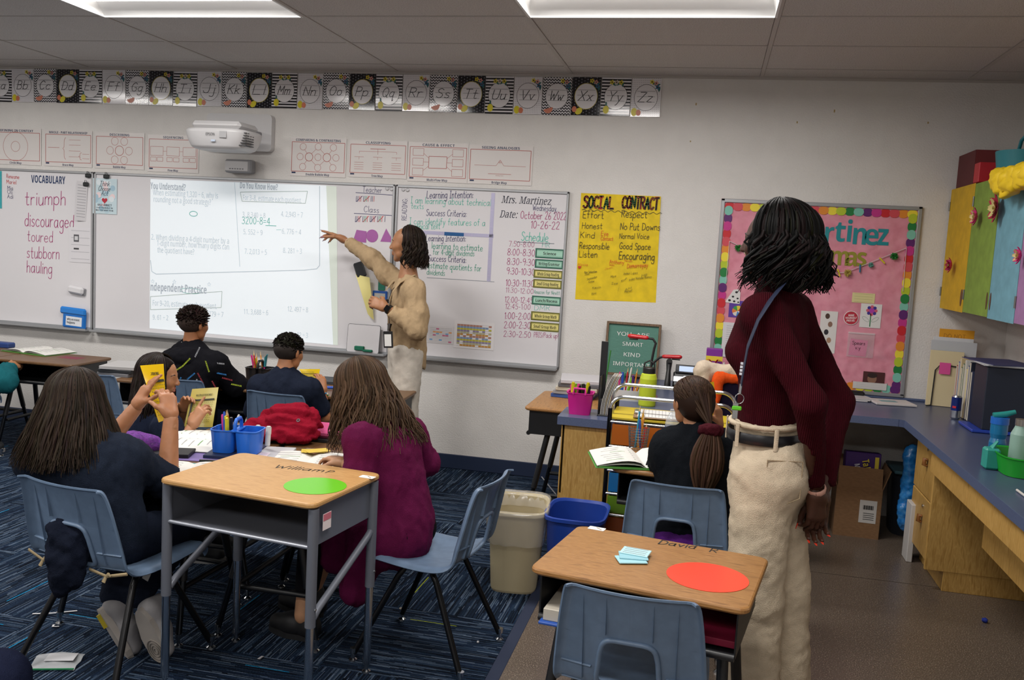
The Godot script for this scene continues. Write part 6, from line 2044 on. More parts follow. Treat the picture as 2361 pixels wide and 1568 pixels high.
# ---------------------------------------------------------------- the board wall
const RT := Vector3(1, 0, 0)
const UP := Vector3(0, 1, 0)
func wall_sheet(called: String, label: String, category: String, x0: float, y0: float, x1: float, y1: float, m: Material, z := 0.004, group := "", th := 0.0008) -> Node3D:
	var r := wall_rect(x0, y0, x1, y1)
	var t := thing(called, label, category, V3(r.position.x + r.size.x / 2, r.position.y + r.size.y / 2, z), 0.0, group)
	t.set_meta("w", r.size.x)
	t.set_meta("h", r.size.y)
	part("sheet", mk().box(V3(0, 0, 0), V3(r.size.x, r.size.y, th)), m, t)
	return t
func build_wall() -> void:
	build_boards()
	build_alphabet()
	build_maps()
	build_projector()
	build_bulletin()
func build_boards() -> void:
	for q in [[1605, 240, 5], [1592, 326, 3], [1838, 282, 4], [1924, 256, 6], [2140, 283, 4]]:
		part("tape_residue", mk().box(on_z(q[0], q[1], 0.0006), V3(0.008, q[2] * 0.003, 0.001)), tint("a8915e", 0.6), get_node("wall_back"))
	var alu := tint("b4b6b9", 0.35, 0.6)
	var face := tint("dcdadd", 0.16)
	var xs := [-7.1, -4.594, -2.19, -0.96]
	var labs := ["whiteboard with the vocabulary words at the end of the board wall", "long whiteboard showing the projected maths page", "square whiteboard with learning intentions and the daily schedule"]
	var boards := []
	for k in 3:
		var x0: float = xs[k] + 0.004
		var x1: float = xs[k + 1] - 0.004
		var y0 := 0.775
		var y1 := 1.973
		var t := thing("whiteboard", labs[k], "whiteboard", V3((x0 + x1) / 2, 0, 0.0))
		var w := x1 - x0
		var hh := (y1 - y0)
		var yc := (y0 + y1) / 2
		part("panel", mk().box(V3(0, yc, 0.008), V3(w, hh, 0.014)), face, t)
		for s in [-1.0, 1.0]:
			part("frame_rail", mk().box(V3(0, yc + s * (hh / 2 - 0.009), 0.012), V3(w, 0.018, 0.024), 0.003), alu, t)
			part("frame_rail", mk().box(V3(s * (w / 2 - 0.008), yc, 0.012), V3(0.016, hh, 0.024), 0.003), alu, t)
		part("marker_tray", mk().box(V3(0, y0 - 0.004, 0.045), V3(w - 0.02, 0.008, 0.075), 0.002).box(V3(0, y0 + 0.002, 0.081), V3(w - 0.02, 0.016, 0.005), 0.002), alu, t)
		boards.append(t)
	# --- inks are parts of their board
	var mag := tint("a53672", 0.5)
	var navy := tint("26205e", 0.5)
	var teal := tint("4fb8a4", 0.5)
	var green := tint("1d9478", 0.5)
	var redi := tint("c23030", 0.5)
	var z := 0.0158
	var B: Node3D = boards[0]
	var put := func(b: Node3D, s: String, x0: float, y0: float, x1: float, y1: float, h: float, m: Material, pen: float) -> void:
		var a := on_z(x0, y0, z)
		var e := on_z(x1, y1, z)
		var mb := mk().at(-b.position)
		write(mb, s, a, (e - a).normalized(), UP, h, a.distance_to(e), pen, 0.03, 0.2)
		part("handwriting", mb, m, b)
	for q in [["triumph", 58, 472, 150, 473, 0.105], ["discouraged", 57, 521, 169, 526, 0.1], ["toured", 63, 556, 121, 559, 0.085], ["stubborn", 62, 594, 136, 598, 0.09], ["hauling", 62, 628, 119, 632, 0.09]]:
		put.call(B, q[0], q[1], q[2], q[3], q[4], q[5], mag, 0.055)
	for q in [["Renesme", 15, 410, 44, 413, 0.03, redi], ["Mariel", 15, 423, 37, 425, 0.03, redi], ["Mia", 17, 437, 30, 439, 0.03, navy], ["Oli", 17, 446, 28, 448, 0.03, navy], ["Adi", 17, 457, 30, 458, 0.03, navy]]:
		put.call(B, q[0], q[1], q[2], q[3], q[4], q[5], q[6], 0.1)
	type_text(B, "VOCABULARY", on_z(111, 414, z) - B.position, RT, UP, 0.058, tint("14305e", 0.5), true, 0.3)
	B = boards[1]
	put.call(B, "Teacher", 836, 443, 880, 445, 0.04, navy, 0.07)
	put.call(B, "Class", 839, 489, 873, 491, 0.042, navy, 0.07)
	var ln := mk().at(-B.position)
	for q in [[820, 444, 905, 450], [816, 492, 905, 497]]: line3(ln, on_z(q[0], q[1], z), on_z(q[2], q[3], z), 0.004, Vector3.BACK)
	part("underline", ln, navy, B)
	for q in [[822, 452, 13, 465], [820, 498, 21, 512]]:
		for k in q[2]:
			var xx: float = q[0] + k * 3.4
			var tm := mk().at(-B.position)
			if k % 5 == 4: line3(tm, on_z(xx - 14, q[3], z), on_z(xx, q[1], z), 0.004, Vector3.BACK)
			else: line3(tm, on_z(xx, q[1], z), on_z(xx - 1, q[3], z), 0.0035, Vector3.BACK)
			part("tally_mark", tm, [navy, redi, navy, green, redi][(k / 2) % 5], B)
	B = boards[2]
	for q in [["Learning Intention:", 984, 457, 1090, 457, 0.05, navy], ["I am learning about technical", 947, 468, 1131, 475, 0.045, teal], ["texts", 948, 481, 976, 482, 0.04, teal], ["Success Criteria:", 983, 497, 1075, 500, 0.045, navy], ["I can identify features of a", 944, 517, 1118, 521, 0.045, teal], ["technical text", 944, 529, 1014, 528, 0.045, teal],
		["Learning Intention:", 982, 556, 1073, 557, 0.045, navy], ["learning to estimate", 995, 573, 1112, 579, 0.045, green], ["for 4-digit dividends", 998, 587, 1093, 591, 0.04, green], ["Success Criteria:", 988, 602, 1074, 606, 0.045, navy], ["estimate quotients for", 986, 618, 1109, 626, 0.045, green], ["dividends", 984, 633, 1025, 636, 0.04, green],
		["Wednesday,", 1228, 485, 1284, 488, 0.04, navy], ["October 26 2022", 1200, 504, 1305, 507, 0.05, mag], ["10-26-22", 1224, 526, 1289, 529, 0.05, mag], ["Schedule", 1202, 555, 1263, 558, 0.06, teal],
		["7:50-8:00", 1173, 568, 1231, 570, 0.036, mag], ["8:00-8:30", 1170, 588, 1232, 591, 0.045, mag], ["8:30-9:30", 1169, 610, 1232, 613, 0.045, mag], ["9:30-10:30", 1168, 632, 1232, 635, 0.045, mag], ["10:30-11:30", 1166, 659, 1230, 662, 0.045, mag], ["11:30-12:00", 1166, 674, 1229, 678, 0.034, mag], ["12:00-12:45", 1164, 697, 1228, 700, 0.04, mag], ["12:45-1:00", 1165, 712, 1222, 714, 0.036, mag], ["1:00-2:00", 1163, 735, 1222, 737, 0.045, mag], ["2:00-2:30", 1162, 756, 1222, 758, 0.045, mag], ["2:30-2:50", 1161, 776, 1223, 779, 0.04, mag],
		["HR", 1250, 570, 1267, 571, 0.034, teal], ["Amazon for Nevitt", 1231, 677, 1290, 680, 0.026, green], ["DMR", 1232, 715, 1267, 716, 0.034, teal], ["PBIS/Pack up!", 1231, 777, 1286, 780, 0.034, mag]]:
		put.call(B, q[0], q[1], q[2], q[3], q[4], q[5], q[6], 0.075)
	type_text(B, "Mrs. Martinez", on_z(1214, 462, z) - B.position, RT + UP * 0.0, UP + RT * 0.22, 0.05, tint("171a33", 0.5), false, 0.34, "Droid Serif")
	type_text(B, "Date:", on_z(1174, 494, z) - B.position, RT, UP + RT * 0.22, 0.05, tint("171a33", 0.5), false, 0.12, "Droid Serif")
	var vm := mk().at(-B.position)
	var a := on_z(937, 508, z)
	write(vm, "READING:", a, UP, -RT, 0.035, 0.15, 0.08)
	part("handwriting", vm, navy, B)
	ln = mk().at(-B.position)
	line3(ln, on_z(1190, 558, z), on_z(1278, 562, z), 0.004, Vector3.BACK)
	line3(ln, on_z(984, 640, z), on_z(1140, 650, z), 0.003, Vector3.BACK)
	part("underline", ln, tint("6b7580", 0.5), B)
	# glitter tape dividing the panel
	var tape := tri_mat("glitter_tape", noise_tex(0.5, [[0.0, 0.35, 0.5, 0.65, 1.0], ["9a86c8", "c9bcd8", "d8dfe6", "9fd0c8", "8fb0dc"]], 256, 2, 33, FastNoiseLite.TYPE_CELLULAR), V3(9, 9, 9), 0.3)
	tape.metallic = 0.4
	var q1 := wall_rect(1134, 445, 1143, 650)
	part("glitter_tape", mk().box(V3(q1.position.x + 0.014, q1.position.y + q1.size.y / 2, z) - B.position, V3(0.026, q1.size.y, 0.001)), tape, B)
	var q2a := on_z(975, 537, z)
	var q2b := on_z(1138, 543, z)
	part("glitter_tape", mk().box((q2a + q2b) / 2 - B.position, V3(q2b.x - q2a.x, 0.024, 0.001)), tape, B)
	var q3 := on_z(1047, 540, z)
	part("glitter_tape", mk().box(q3 + V3(0, 0, 0.0006) - B.position, V3(0.14, 0.024, 0.001)), tint("2c5f96", 0.3, 0.3), B)
	for q in [[893, 435], [903, 436], [930, 437], [940, 438]]:
		var p := on_z(q[0], q[1], z)
		solo("magnet", mk().lathe(p, [V2(0.013, 0), V2(0.013, 0.004), V2(0.009, 0.006), V2(0, 0.006)], 16, Basis(Vector3.RIGHT, PI / 2)), tint("c9c9cc", 0.25, 0.5), "round silver magnet at the joint of the two whiteboards", "magnet", "round magnets on the whiteboard")
	# schedule cards
	var gm := tint("a4d3bd", 0.4)
	var ym := tint("e4d884", 0.4)
	for q in [["Science", 1236, 572, 1301, 598, 0], ["Writing/Grammar", 1235, 597, 1299, 621, 0], ["Whole Group Reading", 1232, 621, 1298, 644, 1], ["Small Group Reading", 1231, 643, 1296, 667, 1], ["Lunch/Recess", 1228, 681, 1294, 706, 0], ["Whole Group Math", 1226, 717, 1292, 742, 1], ["Small Group Math", 1224, 741, 1291, 766, 1]]:
		var card := wall_sheet("schedule_card", "%s schedule card reading %s" % [["green", "yellow"][q[5]], q[0].replace("/", " and ")], "card", q[1], q[2], q[3], q[4], [tint("2f6654", 0.5), tint("6b6a26", 0.5)][q[5]], z + 0.001, "daily schedule cards")
		var w: float = card.get_meta("w")
		var h: float = card.get_meta("h")
		part("inner_panel", mk().box(V3(0, 0, 0.0006), V3(w - 0.022, h - 0.02, 0.0006)), [gm, ym][q[5]], card)
		var dots := mk()
		for k in 22:
			var f := k / 21.0
			for s in [-1.0, 1.0]: dots.box(V3((f - 0.5) * (w - 0.03), s * (h / 2 - 0.015), 0.0011), V3(0.003, 0.003, 0.0004))
		part("dotted_border", dots, tint("1f3a30", 0.5), card).set_meta("kind", "stuff")
		type_text(card, q[0], V3(0, 0, 0.0012), RT, UP, 0.021, tint("22241f", 0.5), true, min(w - 0.05, 0.0125 * q[0].length()))
	# two small charts
	var c1 := wall_sheet("timetable_sheet", "small printed weekly timetable held under the learning intentions", "paper", 989, 749, 1046, 794, tint("d3d0d2", 0.6), z + 0.001)
	grid_print(c1, 7, 9, ["c86f8f", "7aa7cf", "e0a068", "cfcfd4"], 0.25)
	var c2 := wall_sheet("planning_chart", "printed colour-block planning chart in a clear sleeve on the square whiteboard", "paper", 1050, 738, 1139, 808, tint("e3e0e1", 0.25), z + 0.001)
	grid_print(c2, 11, 12, ["c08a38", "b4b08a", "8a7f9a", "b9b23a", "7a93b4", "b07a68"], 0.8)
	# purple paper shapes
	var pm := tint("a765a6", 0.18)
	var shapes := [["trapezoid", on_z(831, 544, z), PackedVector2Array([V2(-0.055, -0.04), V2(0.045, -0.045), V2(0.045, 0.035), V2(-0.03, 0.042)])], ["circle", on_z(858, 544, z), disc_poly(0.045, 0.045, 24)], ["triangle", on_z(893, 543, z), PackedVector2Array([V2(-0.05, -0.045), V2(0.05, -0.045), V2(-0.01, 0.048)])]]
	for q in shapes:
		solo("paper_shape", mk().slab(q[1], RT, UP, q[2], 0.0012), pm, "glossy purple %s cut from paper on the whiteboard" % q[0], "shape", "purple shapes on the whiteboard")
	# --- projected page: emissive sheets stand in for the projector's light
	painted_projection()
	# --- things on the left board
	wall_sheet("bordered_sheet", "white sheet with a turquoise border at the end of the vocabulary board", "paper", -60, 392, 8, 481, tint("38a3ab", 0.5), z + 0.001)
	var pa := wall_sheet("folded_note", "narrow printed note hanging from a black clip beside the vocabulary words", "paper", 183, 418, 204, 510, tint("cfcdd0", 0.6), z + 0.012)
	pa.rotation = V3(0.03, 0.25, -0.06)
	lines_print(pa, 12, hexc("8f8f95"))
	var pb := wall_sheet("printed_page", "white printed page with a small black picture on the vocabulary board", "paper", 163, 523, 215, 607, tint("dad8dc", 0.6), z + 0.002)
	part("printed_picture", mk().box(V3(-0.035, 0.05, 0.0008), V3(0.045, 0.055, 0.0006)), tint("55555a", 0.6), pb)
	part("printed_picture", mk().box(V3(-0.035, 0.05, 0.0013), V3(0.03, 0.03, 0.0006)), tint("cfcfd2", 0.6), pb)
	part("printed_heading", mk().box(V3(-0.035, -0.03, 0.0008), V3(0.045, 0.012, 0.0006)), tint("3a3a3e", 0.6), pb)
	lines_print(pb, 5, hexc("aaaab0"))
	var poster := wall_sheet("pastel_poster", "small pastel poster reading Think Choose Act with a red heart", "poster", 218, 411, 273, 495, tint("c7dbe2", 0.35), z + 0.004)
	var rr := RandomNumberGenerator.new(); rr.seed = 3
	var pw: float = poster.get_meta("w")
	var ph: float = poster.get_meta("h")
	for k in 26:
		var c := V2(rr.randf_range(-0.5, 0.5) * (pw - 0.05), rr.randf_range(-0.5, 0.5) * (ph - 0.05))
		part("pastel_dot", mk().slab(V3(c.x, c.y, 0.0005 + k * 0.00002), RT, UP, disc_poly(0.022, 0.022, 12), 0.0), tint((["dfe9ee", "a5c4d4", "ecd7d9", "b9d3de"][k % 4]), 0.35), poster)
	var dk := tint("33414f", 0.5)
	var sc := mk()
	write(sc, "Think", V3(-0.045, ph * 0.29, 0.0015), RT, UP, 0.036, 0.085, 0.09, 0.25)
	write(sc, "Choose", V3(-0.055, ph * 0.15, 0.0015), RT, UP, 0.036, 0.1, 0.09, 0.25)
	write(sc, "Act", V3(-0.03, ph * 0.02, 0.0015), RT, UP, 0.036, 0.055, 0.09, 0.25)
	part("handwriting", sc, dk, poster)
	part("heart", mk().slab(V3(0, -ph * 0.12, 0.0012), RT, UP, heart_poly(0.024), 0.0005), tint("b8283a", 0.5), poster)
	type_text(poster, "SELF-DIRECT", V3(0, -ph * 0.25, 0.0014), RT, UP, 0.016, dk, true, 0.12)
	type_text(poster, "LEAD YOURSELF TO", V3(0, -ph * 0.33, 0.0014), RT, UP, 0.011, dk, true, 0.14)
	type_text(poster, "WHO YOU WANT TO BE", V3(0, -ph * 0.4, 0.0014), RT, UP, 0.011, dk, true, 0.15)
	for q in [[203, 405, "black clip holding the narrow note"], [245, 407, "black clip holding the pastel poster"], [198, 425, "small black clip with a white tab on the vocabulary board"]]:
		solo("binder_clip", mk().at(on_z(q[0], q[1], z + 0.012)).box(Vector3.ZERO, V3(0.045, 0.03, 0.022), 0.006).tube([V3(-0.01, 0.014, 0.0), V3(-0.006, 0.03, 0.006), V3(0.006, 0.03, 0.006), V3(0.01, 0.014, 0)], [0.002], 5), tint("1d2224", 0.4), q[2], "clip", "clips on the whiteboards")
	var er := thing("whiteboard_eraser", "white rounded eraser stuck to the vocabulary board", "eraser", on_z(175, 669, z + 0.02))
	part("body", mk().box(Vector3.ZERO, V3(0.135, 0.058, 0.035), 0.014, Basis(Vector3.BACK, -0.12)), tint("d9d8db", 0.4), er)
	part("felt", mk().box(V3(0.004, -0.006, -0.014), V3(0.14, 0.056, 0.012), 0.004, Basis(Vector3.BACK, -0.12)), tint("8f9094", 0.8), er)
	var po := thing("blue_pouch", "bright blue plastic pouch with a white word card on the vocabulary board", "pouch", on_z(172, 734, z + 0.02))
	part("pocket", mk().box(V3(0, -0.012, 0), V3(0.2, 0.13, 0.028), 0.01, Basis(Vector3.BACK, -0.05)), tint("1c6ec0", 0.3), po)
	part("flap", mk().box(V3(-0.006, 0.055, 0.008), V3(0.225, 0.055, 0.03), 0.012, Basis(Vector3.BACK, -0.05)), tint("2a7fd2", 0.3), po)
	part("word_card", mk().box(V3(0.004, -0.022, 0.0148), V3(0.14, 0.07, 0.001), 0.0, Basis(Vector3.BACK, -0.05)), tint("dfe3e8", 0.5), po)
	type_text(po, "why an event", V3(0.0, -0.008, 0.0158), V3(1, -0.05, 0), UP, 0.018, tint("24262c", 0.5), true, 0.11)
	type_text(po, "happens", V3(-0.02, -0.032, 0.0158), V3(1, -0.05, 0), UP, 0.018, tint("24262c", 0.5), true, 0.07)
	# --- things on the middle tray, beside the pointing person
	var mw := thing("lap_board", "small dry-erase board leaning on the tray beside the pointing person", "whiteboard", on_z(838, 781, 0.06))
	mw.rotation.x = -0.12
	part("panel", mk().slab(V3(0, 0, -0.003), RT, UP, rect_poly(0.24, 0.195, 0.012), 0.006), tint("cfcdd0", 0.25), mw)
	part("edge", mk().slab(V3(0, 0, -0.004), RT, UP, rect_poly(0.246, 0.201, 0.014), 0.005), tint("3a3d40", 0.5), mw)
	for q in [[829, 806, "dark green felt eraser on the whiteboard tray"], [848, 812, "second green felt eraser lying flat on the whiteboard tray"]]:
		solo("felt_eraser", mk().box(on_z(q[0], q[1], 0.075) + V3(0, 0.01, 0), V3(0.07, 0.03 if q[0] < 840 else 0.016, 0.035), 0.004), tint("1d6b52", 0.9), q[2], "eraser")
	var yp := mk()
	var rows := []
	for i in 9:
		var f := i / 8.0
		var l := on_z(lerp(820.0, 848.0, f), lerp(632.0, 724.0, f), 0.05 + 0.03 * sin(f * 3))
		var e := on_z(lerp(852.0, 862.0, f), lerp(640.0, 738.0, f), 0.045 + 0.02 * sin(f * 2.5 + 1))
		rows.append([l, l.lerp(e, 0.5) + V3(0, 0, 0.008), e])
	yp.sheet(rows, 0.0012)
	solo("yellow_sheet", yp, tint("e6dc8e", 0.5), "curling pale yellow sheet hanging behind the pointing person", "paper")
	solo("black_holder", mk().box(on_z(830, 622, 0.05), V3(0.075, 0.11, 0.02), 0.008, Basis(Vector3.BACK, 0.35)), tint("1b1f24", 0.4), "black clip holder above the curling yellow sheet", "holder")
	var bh := thing("card_pocket", "small blue framed card pocket on the whiteboard behind the pointing person", "holder", on_z(876, 683, z + 0.006))
	part("frame", mk().box(Vector3.ZERO, V3(0.11, 0.075, 0.008), 0.003), tint("1d56a8", 0.4), bh)
	part("card", mk().box(V3(0, -0.004, 0.0045), V3(0.08, 0.05, 0.001)), tint("b9b6b0", 0.6), bh)
	solo("green_notebook", mk().box(on_z(880, 655, z + 0.006), V3(0.05, 0.09, 0.008), 0.002), tint("1c7a64", 0.5), "green spiral notebook hanging behind the pointing person", "notebook")
	# --- yellow class poster
	var yl := tri_mat("poster_yellow", mottle(), V3(2, 2, 2), 0.7)
	yl.albedo_color = hexc("f0cf12")
	var cp := mk()
	var pr := []
	for i in 7:
		var f := i / 6.0
		var l := on_z(lerp(1340.0, 1326.0, f), lerp(445.0, 690.0, f), 0.004 + 0.003 * sin(f * 5))
		var e := on_z(lerp(1524.0, 1512.0, f), lerp(453.0, 698.0, f), 0.004 + 0.004 * sin(f * 4 + 1))
		pr.append([l, l.lerp(e, 0.33) + V3(0, 0, 0.002), l.lerp(e, 0.66), e])
	cp.sheet(pr, 0.0008)
	var sp := thing("class_poster", "large yellow handwritten poster headed Social Contract", "poster")
	part("sheet", cp, yl, sp)
	var ink := func(s: String, x0: float, y0: float, x1: float, y1: float, h: float, col: String, pen := 0.09) -> void:
		var p0 := on_z(x0, y0, 0.011)
		var p1 := on_z(x1, y1, 0.011)
		var mb := mk()
		write(mb, s, p0, (p1 - p0).normalized(), UP, h, p0.distance_to(p1), pen, 0.03, 0.3)
		part("handwriting", mb, tint(col, 0.6), sp)
	var cols := ["c8341f", "2f7d35", "d8641c"]
	for w in [["SOCIAL", 1345, 479, 1416], ["CONTRACT", 1434, 480, 1519]]:
		var n: int = w[0].length()
		for k in n:
			var x0: float = lerp(float(w[1]), float(w[3]), float(k) / n)
			var x1: float = lerp(float(w[1]), float(w[3]), (k + 0.78) / n)
			var y: float = w[2] + (x0 - w[1]) * 0.03
			if w[0][k] == "I":
				x1 -= 2
			ink.call(w[0][k], x0, y, x1, y, 0.075, "20241c", 0.17)
			ink.call(w[0][k], x0, y, x1, y, 0.075, cols[(k + (0 if n == 6 else 2)) % 3], 0.11)
	var wave := mk()
	var wp := []
	for k in 61: wp.append(V2(k * 0.0088, sin(k * 1.2) * 0.006))
	stroke(wave, wp, on_z(1342, 484, 0.0112), RT, UP, 0.003)
	part("wavy_line", wave, tint("3a3618", 0.6), sp)
	for q in [["Effort", 1344, 502, 1391, 504, 0.045], ["Respect", 1433, 501, 1491, 503, 0.045], ["Honest", 1342, 527, 1388, 528, 0.04], ["No Put Downs", 1430, 530, 1521, 531, 0.045], ["Kind", 1338, 548, 1370, 549, 0.04], ["Normal Voice", 1428, 550, 1496, 551, 0.036], ["Responsible", 1336, 573, 1404, 575, 0.042], ["Good Space", 1428, 574, 1499, 576, 0.042], ["Listen", 1335, 593, 1376, 594, 0.042], ["Encouraging", 1427, 597, 1508, 600, 0.05]]:
		ink.call(q[0], q[1], q[2], q[3], q[4], q[5], "23231a", 0.075)
	for q in [["Eye", 1386, 543, 1402, 544, 0.03], ["Contact", 1385, 554, 1413, 555, 0.026], ["Anthony", 1405, 607, 1438, 609, 0.024], ["Demorreyay", 1446, 618, 1493, 615, 0.028], ["Alyvia", 1332, 612, 1355, 613, 0.016], ["Bella", 1405, 612, 1416, 613, 0.013], ["Josh", 1394, 622, 1412, 618, 0.013], ["Nevah", 1440, 603, 1457, 604, 0.014]]:
		ink.call(q[0], q[1], q[2], q[3], q[4], q[5], "d2571a", 0.1)
	for q in [["Alyn Sebastian", 1347, 630, 1376, 628], ["Isac", 1348, 635, 1359, 633], ["Siennadon", 1353, 646, 1376, 640], ["Gabe", 1357, 652, 1370, 650], ["Kevin", 1366, 666, 1385, 664], ["BM", 1364, 680, 1374, 679], ["AM", 1441, 670, 1456, 666], ["Manuel", 1440, 675, 1457, 671], ["MR", 1479, 638, 1492, 636], ["Natalie Ramos", 1466, 644, 1502, 640], ["Mya", 1408, 640, 1420, 638], ["Jaden Lopez", 1437, 633, 1470, 631], ["Ethan", 1424, 676, 1428, 660], ["Noah", 1432, 651, 1445, 643], ["Aviles", 1450, 648, 1463, 644], ["Zoe", 1410, 656, 1424, 655]]:
		ink.call(q[0], q[1], q[2], q[3], q[4], 0.014, "4a4718", 0.11)
	part("heart", mk().slab(on_z(1336, 616, 0.0112), RT, UP, heart_poly(0.011), 0.0004), tint("c8341f", 0.6), sp)
	# --- felt letter board behind the counter
	var lb := thing("letter_board", "wood framed green felt letter board reading You are smart kind important", "sign", on_z(1458, 806, 0.06))
	lb.rotation = V3(-0.09, 0, 0)
	part("felt", mk().box(Vector3.ZERO, V3(0.34, 0.335, 0.01)), tint("5c8a7c", 0.95), lb)
	for k in 40: part("groove_rib", mk().box(V3(0, -0.158 + k * 0.0081, 0.006), V3(0.33, 0.0045, 0.003)), tint("6a998a", 0.95), lb)
	for s in [-1.0, 1.0]:
		part("frame_rail", mk().box(V3(s * 0.172, 0, 0.006), V3(0.016, 0.355, 0.03), 0.002), wood("walnut", "4e3d2e", "6b543f", "7d664e", V3(9, 1.2, 9), 0.55, 77), lb)
		part("frame_rail", mk().box(V3(0, s * 0.17, 0.006), V3(0.355, 0.016, 0.03), 0.002), wood("walnut", "4e3d2e", "6b543f", "7d664e", V3(9, 1.2, 9), 0.55, 77), lb)
	for q in [["YOU  ARE", 0.1], ["SMART", 0.035], ["KIND", -0.035], ["IMPORTANT", -0.1]]:
		type_text(lb, q[0], V3(0.0, q[1], 0.009), RT, UP, 0.026, tint("e4e6e2", 0.4), false, 0.027 * q[0].length())
func heart_poly(r: float) -> PackedVector2Array:
	var p := PackedVector2Array()
	for k in 24:
		var a := TAU * k / 24
		p.append(V2(16 * pow(sin(a), 3), 13 * cos(a) - 5 * cos(2 * a) - 2 * cos(3 * a) - cos(4 * a)) * (r / 16.0))
	return p
func lines_print(t: Node3D, n: int, col: Color) -> void:
	var w: float = t.get_meta("w")
	var h: float = t.get_meta("h")
	for k in n: part("printed_line", mk().box(V3(0, h * (0.4 - 0.8 * k / max(n - 1, 1)), 0.0006), V3(w * 0.8, h * 0.012, 0.0004)), paint(col, 0.6), t)
func grid_print(t: Node3D, nx: int, ny: int, cols: Array, fill: float) -> void:
	var w: float = t.get_meta("w") * 0.86
	var h: float = t.get_meta("h") * 0.8
	var r := RandomNumberGenerator.new(); r.seed = nx
	for j in ny:
		for i in nx:
			if r.randf() < fill:
				part("printed_block", mk().box(V3((i + 0.5 - nx / 2.0) * w / nx, (j + 0.5 - ny / 2.0) * h / ny - 0.004, 0.0006), V3(w / nx * 0.92, h / ny * 0.85, 0.0004)), tint(cols[j % cols.size()], 0.6), t)
	for j in ny + 1: part("printed_line", mk().box(V3(0, (j - ny / 2.0) * h / ny - 0.004, 0.0007), V3(w, 0.0012, 0.0004)), tint("8a8a90", 0.6), t)
func painted_projection() -> void:
	var z := 0.0164
	var q := [on_z(347, 413, z), on_z(752, 428, z), on_z(768, 795, z), on_z(345, 757, z)]
	var t := thing("painted_projection", "glowing sheet painted as the projected maths workbook page on the long whiteboard", "projection")
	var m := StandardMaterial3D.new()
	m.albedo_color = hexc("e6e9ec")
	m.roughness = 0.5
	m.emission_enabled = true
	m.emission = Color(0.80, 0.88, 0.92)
	m.emission_energy_multiplier = 0.3  # glow imitates projector light falling on the board; no real screen here
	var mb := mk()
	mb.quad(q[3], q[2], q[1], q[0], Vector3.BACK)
	part("projection_glow_sheet", mb, m, t)
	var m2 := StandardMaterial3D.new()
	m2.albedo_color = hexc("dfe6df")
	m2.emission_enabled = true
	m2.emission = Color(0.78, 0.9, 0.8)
	m2.emission_energy_multiplier = 0.1  # weak greenish glow painted for the edge of the projected light
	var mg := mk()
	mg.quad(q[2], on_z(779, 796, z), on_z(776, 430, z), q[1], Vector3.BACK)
	part("projection_glow_margin", mg, m2, t)
	var z2 := z + 0.0008
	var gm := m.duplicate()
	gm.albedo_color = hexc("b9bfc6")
	gm.emission_energy_multiplier = 0.16  # lettering glows as well, as part of the imitated projection
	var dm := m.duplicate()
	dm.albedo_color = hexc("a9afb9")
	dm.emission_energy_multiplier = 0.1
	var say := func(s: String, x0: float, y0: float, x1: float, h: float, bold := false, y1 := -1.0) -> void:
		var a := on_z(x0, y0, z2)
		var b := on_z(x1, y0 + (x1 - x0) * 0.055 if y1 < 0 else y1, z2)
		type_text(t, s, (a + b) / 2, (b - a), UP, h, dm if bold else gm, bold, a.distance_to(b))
	for w in [["You Understand?", 347, 428, 428, 0.05, true], ["When estimating 1,320 ÷ 6, why is", 353, 443, 503, 0.042, false], ["rounding not a good strategy?", 354, 459, 486, 0.042, false], ["Do You Know How?", 553, 427, 640, 0.045, true], ["For 3–8, estimate each quotient.", 560, 455, 695, 0.038, false],
		["3. 8,340 ÷ 8", 559, 494, 612, 0.038, false], ["4. 2,943 ÷ 7", 648, 493, 698, 0.038, false], ["5. 552 ÷ 9", 561, 534, 605, 0.038, false], ["6. 776 ÷ 4", 650, 533, 694, 0.038, false], ["7. 2,013 ÷ 5", 564, 579, 615, 0.038, false], ["8. 281 ÷ 3", 653, 577, 696, 0.038, false],
		["2. When dividing a 4-digit number by a", 349, 546, 528, 0.042, false], ["1-digit number, how many digits can", 362, 560, 528, 0.042, false], ["the quotient have?", 363, 576, 448, 0.042, false], ["ndependent Practice", 347, 661, 476, 0.06, true], ["For 9–20, estimate each quotient.", 352, 698, 500, 0.042, false],
		["9. 61 ÷ 2", 352, 731, 388, 0.038, false], ["10. 7,779 ÷ 7", 455, 722, 515, 0.038, false], ["11. 3,688 ÷ 6", 562, 718, 618, 0.038, false], ["12. 497 ÷ 8", 663, 712, 710, 0.038, false], ["92 ÷ 3", 685, 772, 710, 0.038, false]]:
		say.call(w[0], w[1], w[2], w[3], w[4], w[5])
	var fr := mk()
	var path := [[737, 429], [737, 612], [730, 620], [700, 623], [360, 632], [350, 626], [347, 600]]
	for k in path.size() - 1: line3(fr, on_z(path[k][0], path[k][1], z2), on_z(path[k + 1][0], path[k + 1][1], z2), 0.006, Vector3.BACK)
	line3(fr, on_z(541, 421, z2), on_z(553, 615, z2), 0.004, Vector3.BACK)
	part("page_border", fr, gm, t)
	for w in [[[554, 443], [709, 441], [704, 469], [558, 464]], [[347, 684], [512, 672], [510, 709], [347, 714]]]:
		var gb := mk()
		for k in 4: line3(gb, on_z(w[k][0], w[k][1], z2), on_z(w[(k + 1) % 4][0], w[(k + 1) % 4][1], z2), 0.004, Vector3.BACK)
		part("text_box", gb, tint("b4c0b8", 0.6), t)
	# teal working written on the board over the page
	var tl := tint("2fae9c", 0.5)
	for w in [["3200-8=4", 558, 516, 622, 518, 0.05], ["-", 637, 534, 648, 534, 0.03]]:
		var a := on_z(w[1], w[2], z2)
		var b := on_z(w[3], w[4], z2)
		var hm := mk()
		write(hm, w[0], a, (b - a).normalized(), UP, w[5], a.distance_to(b), 0.07)
		part("handwriting", hm, tl, t)
	var rg := mk()
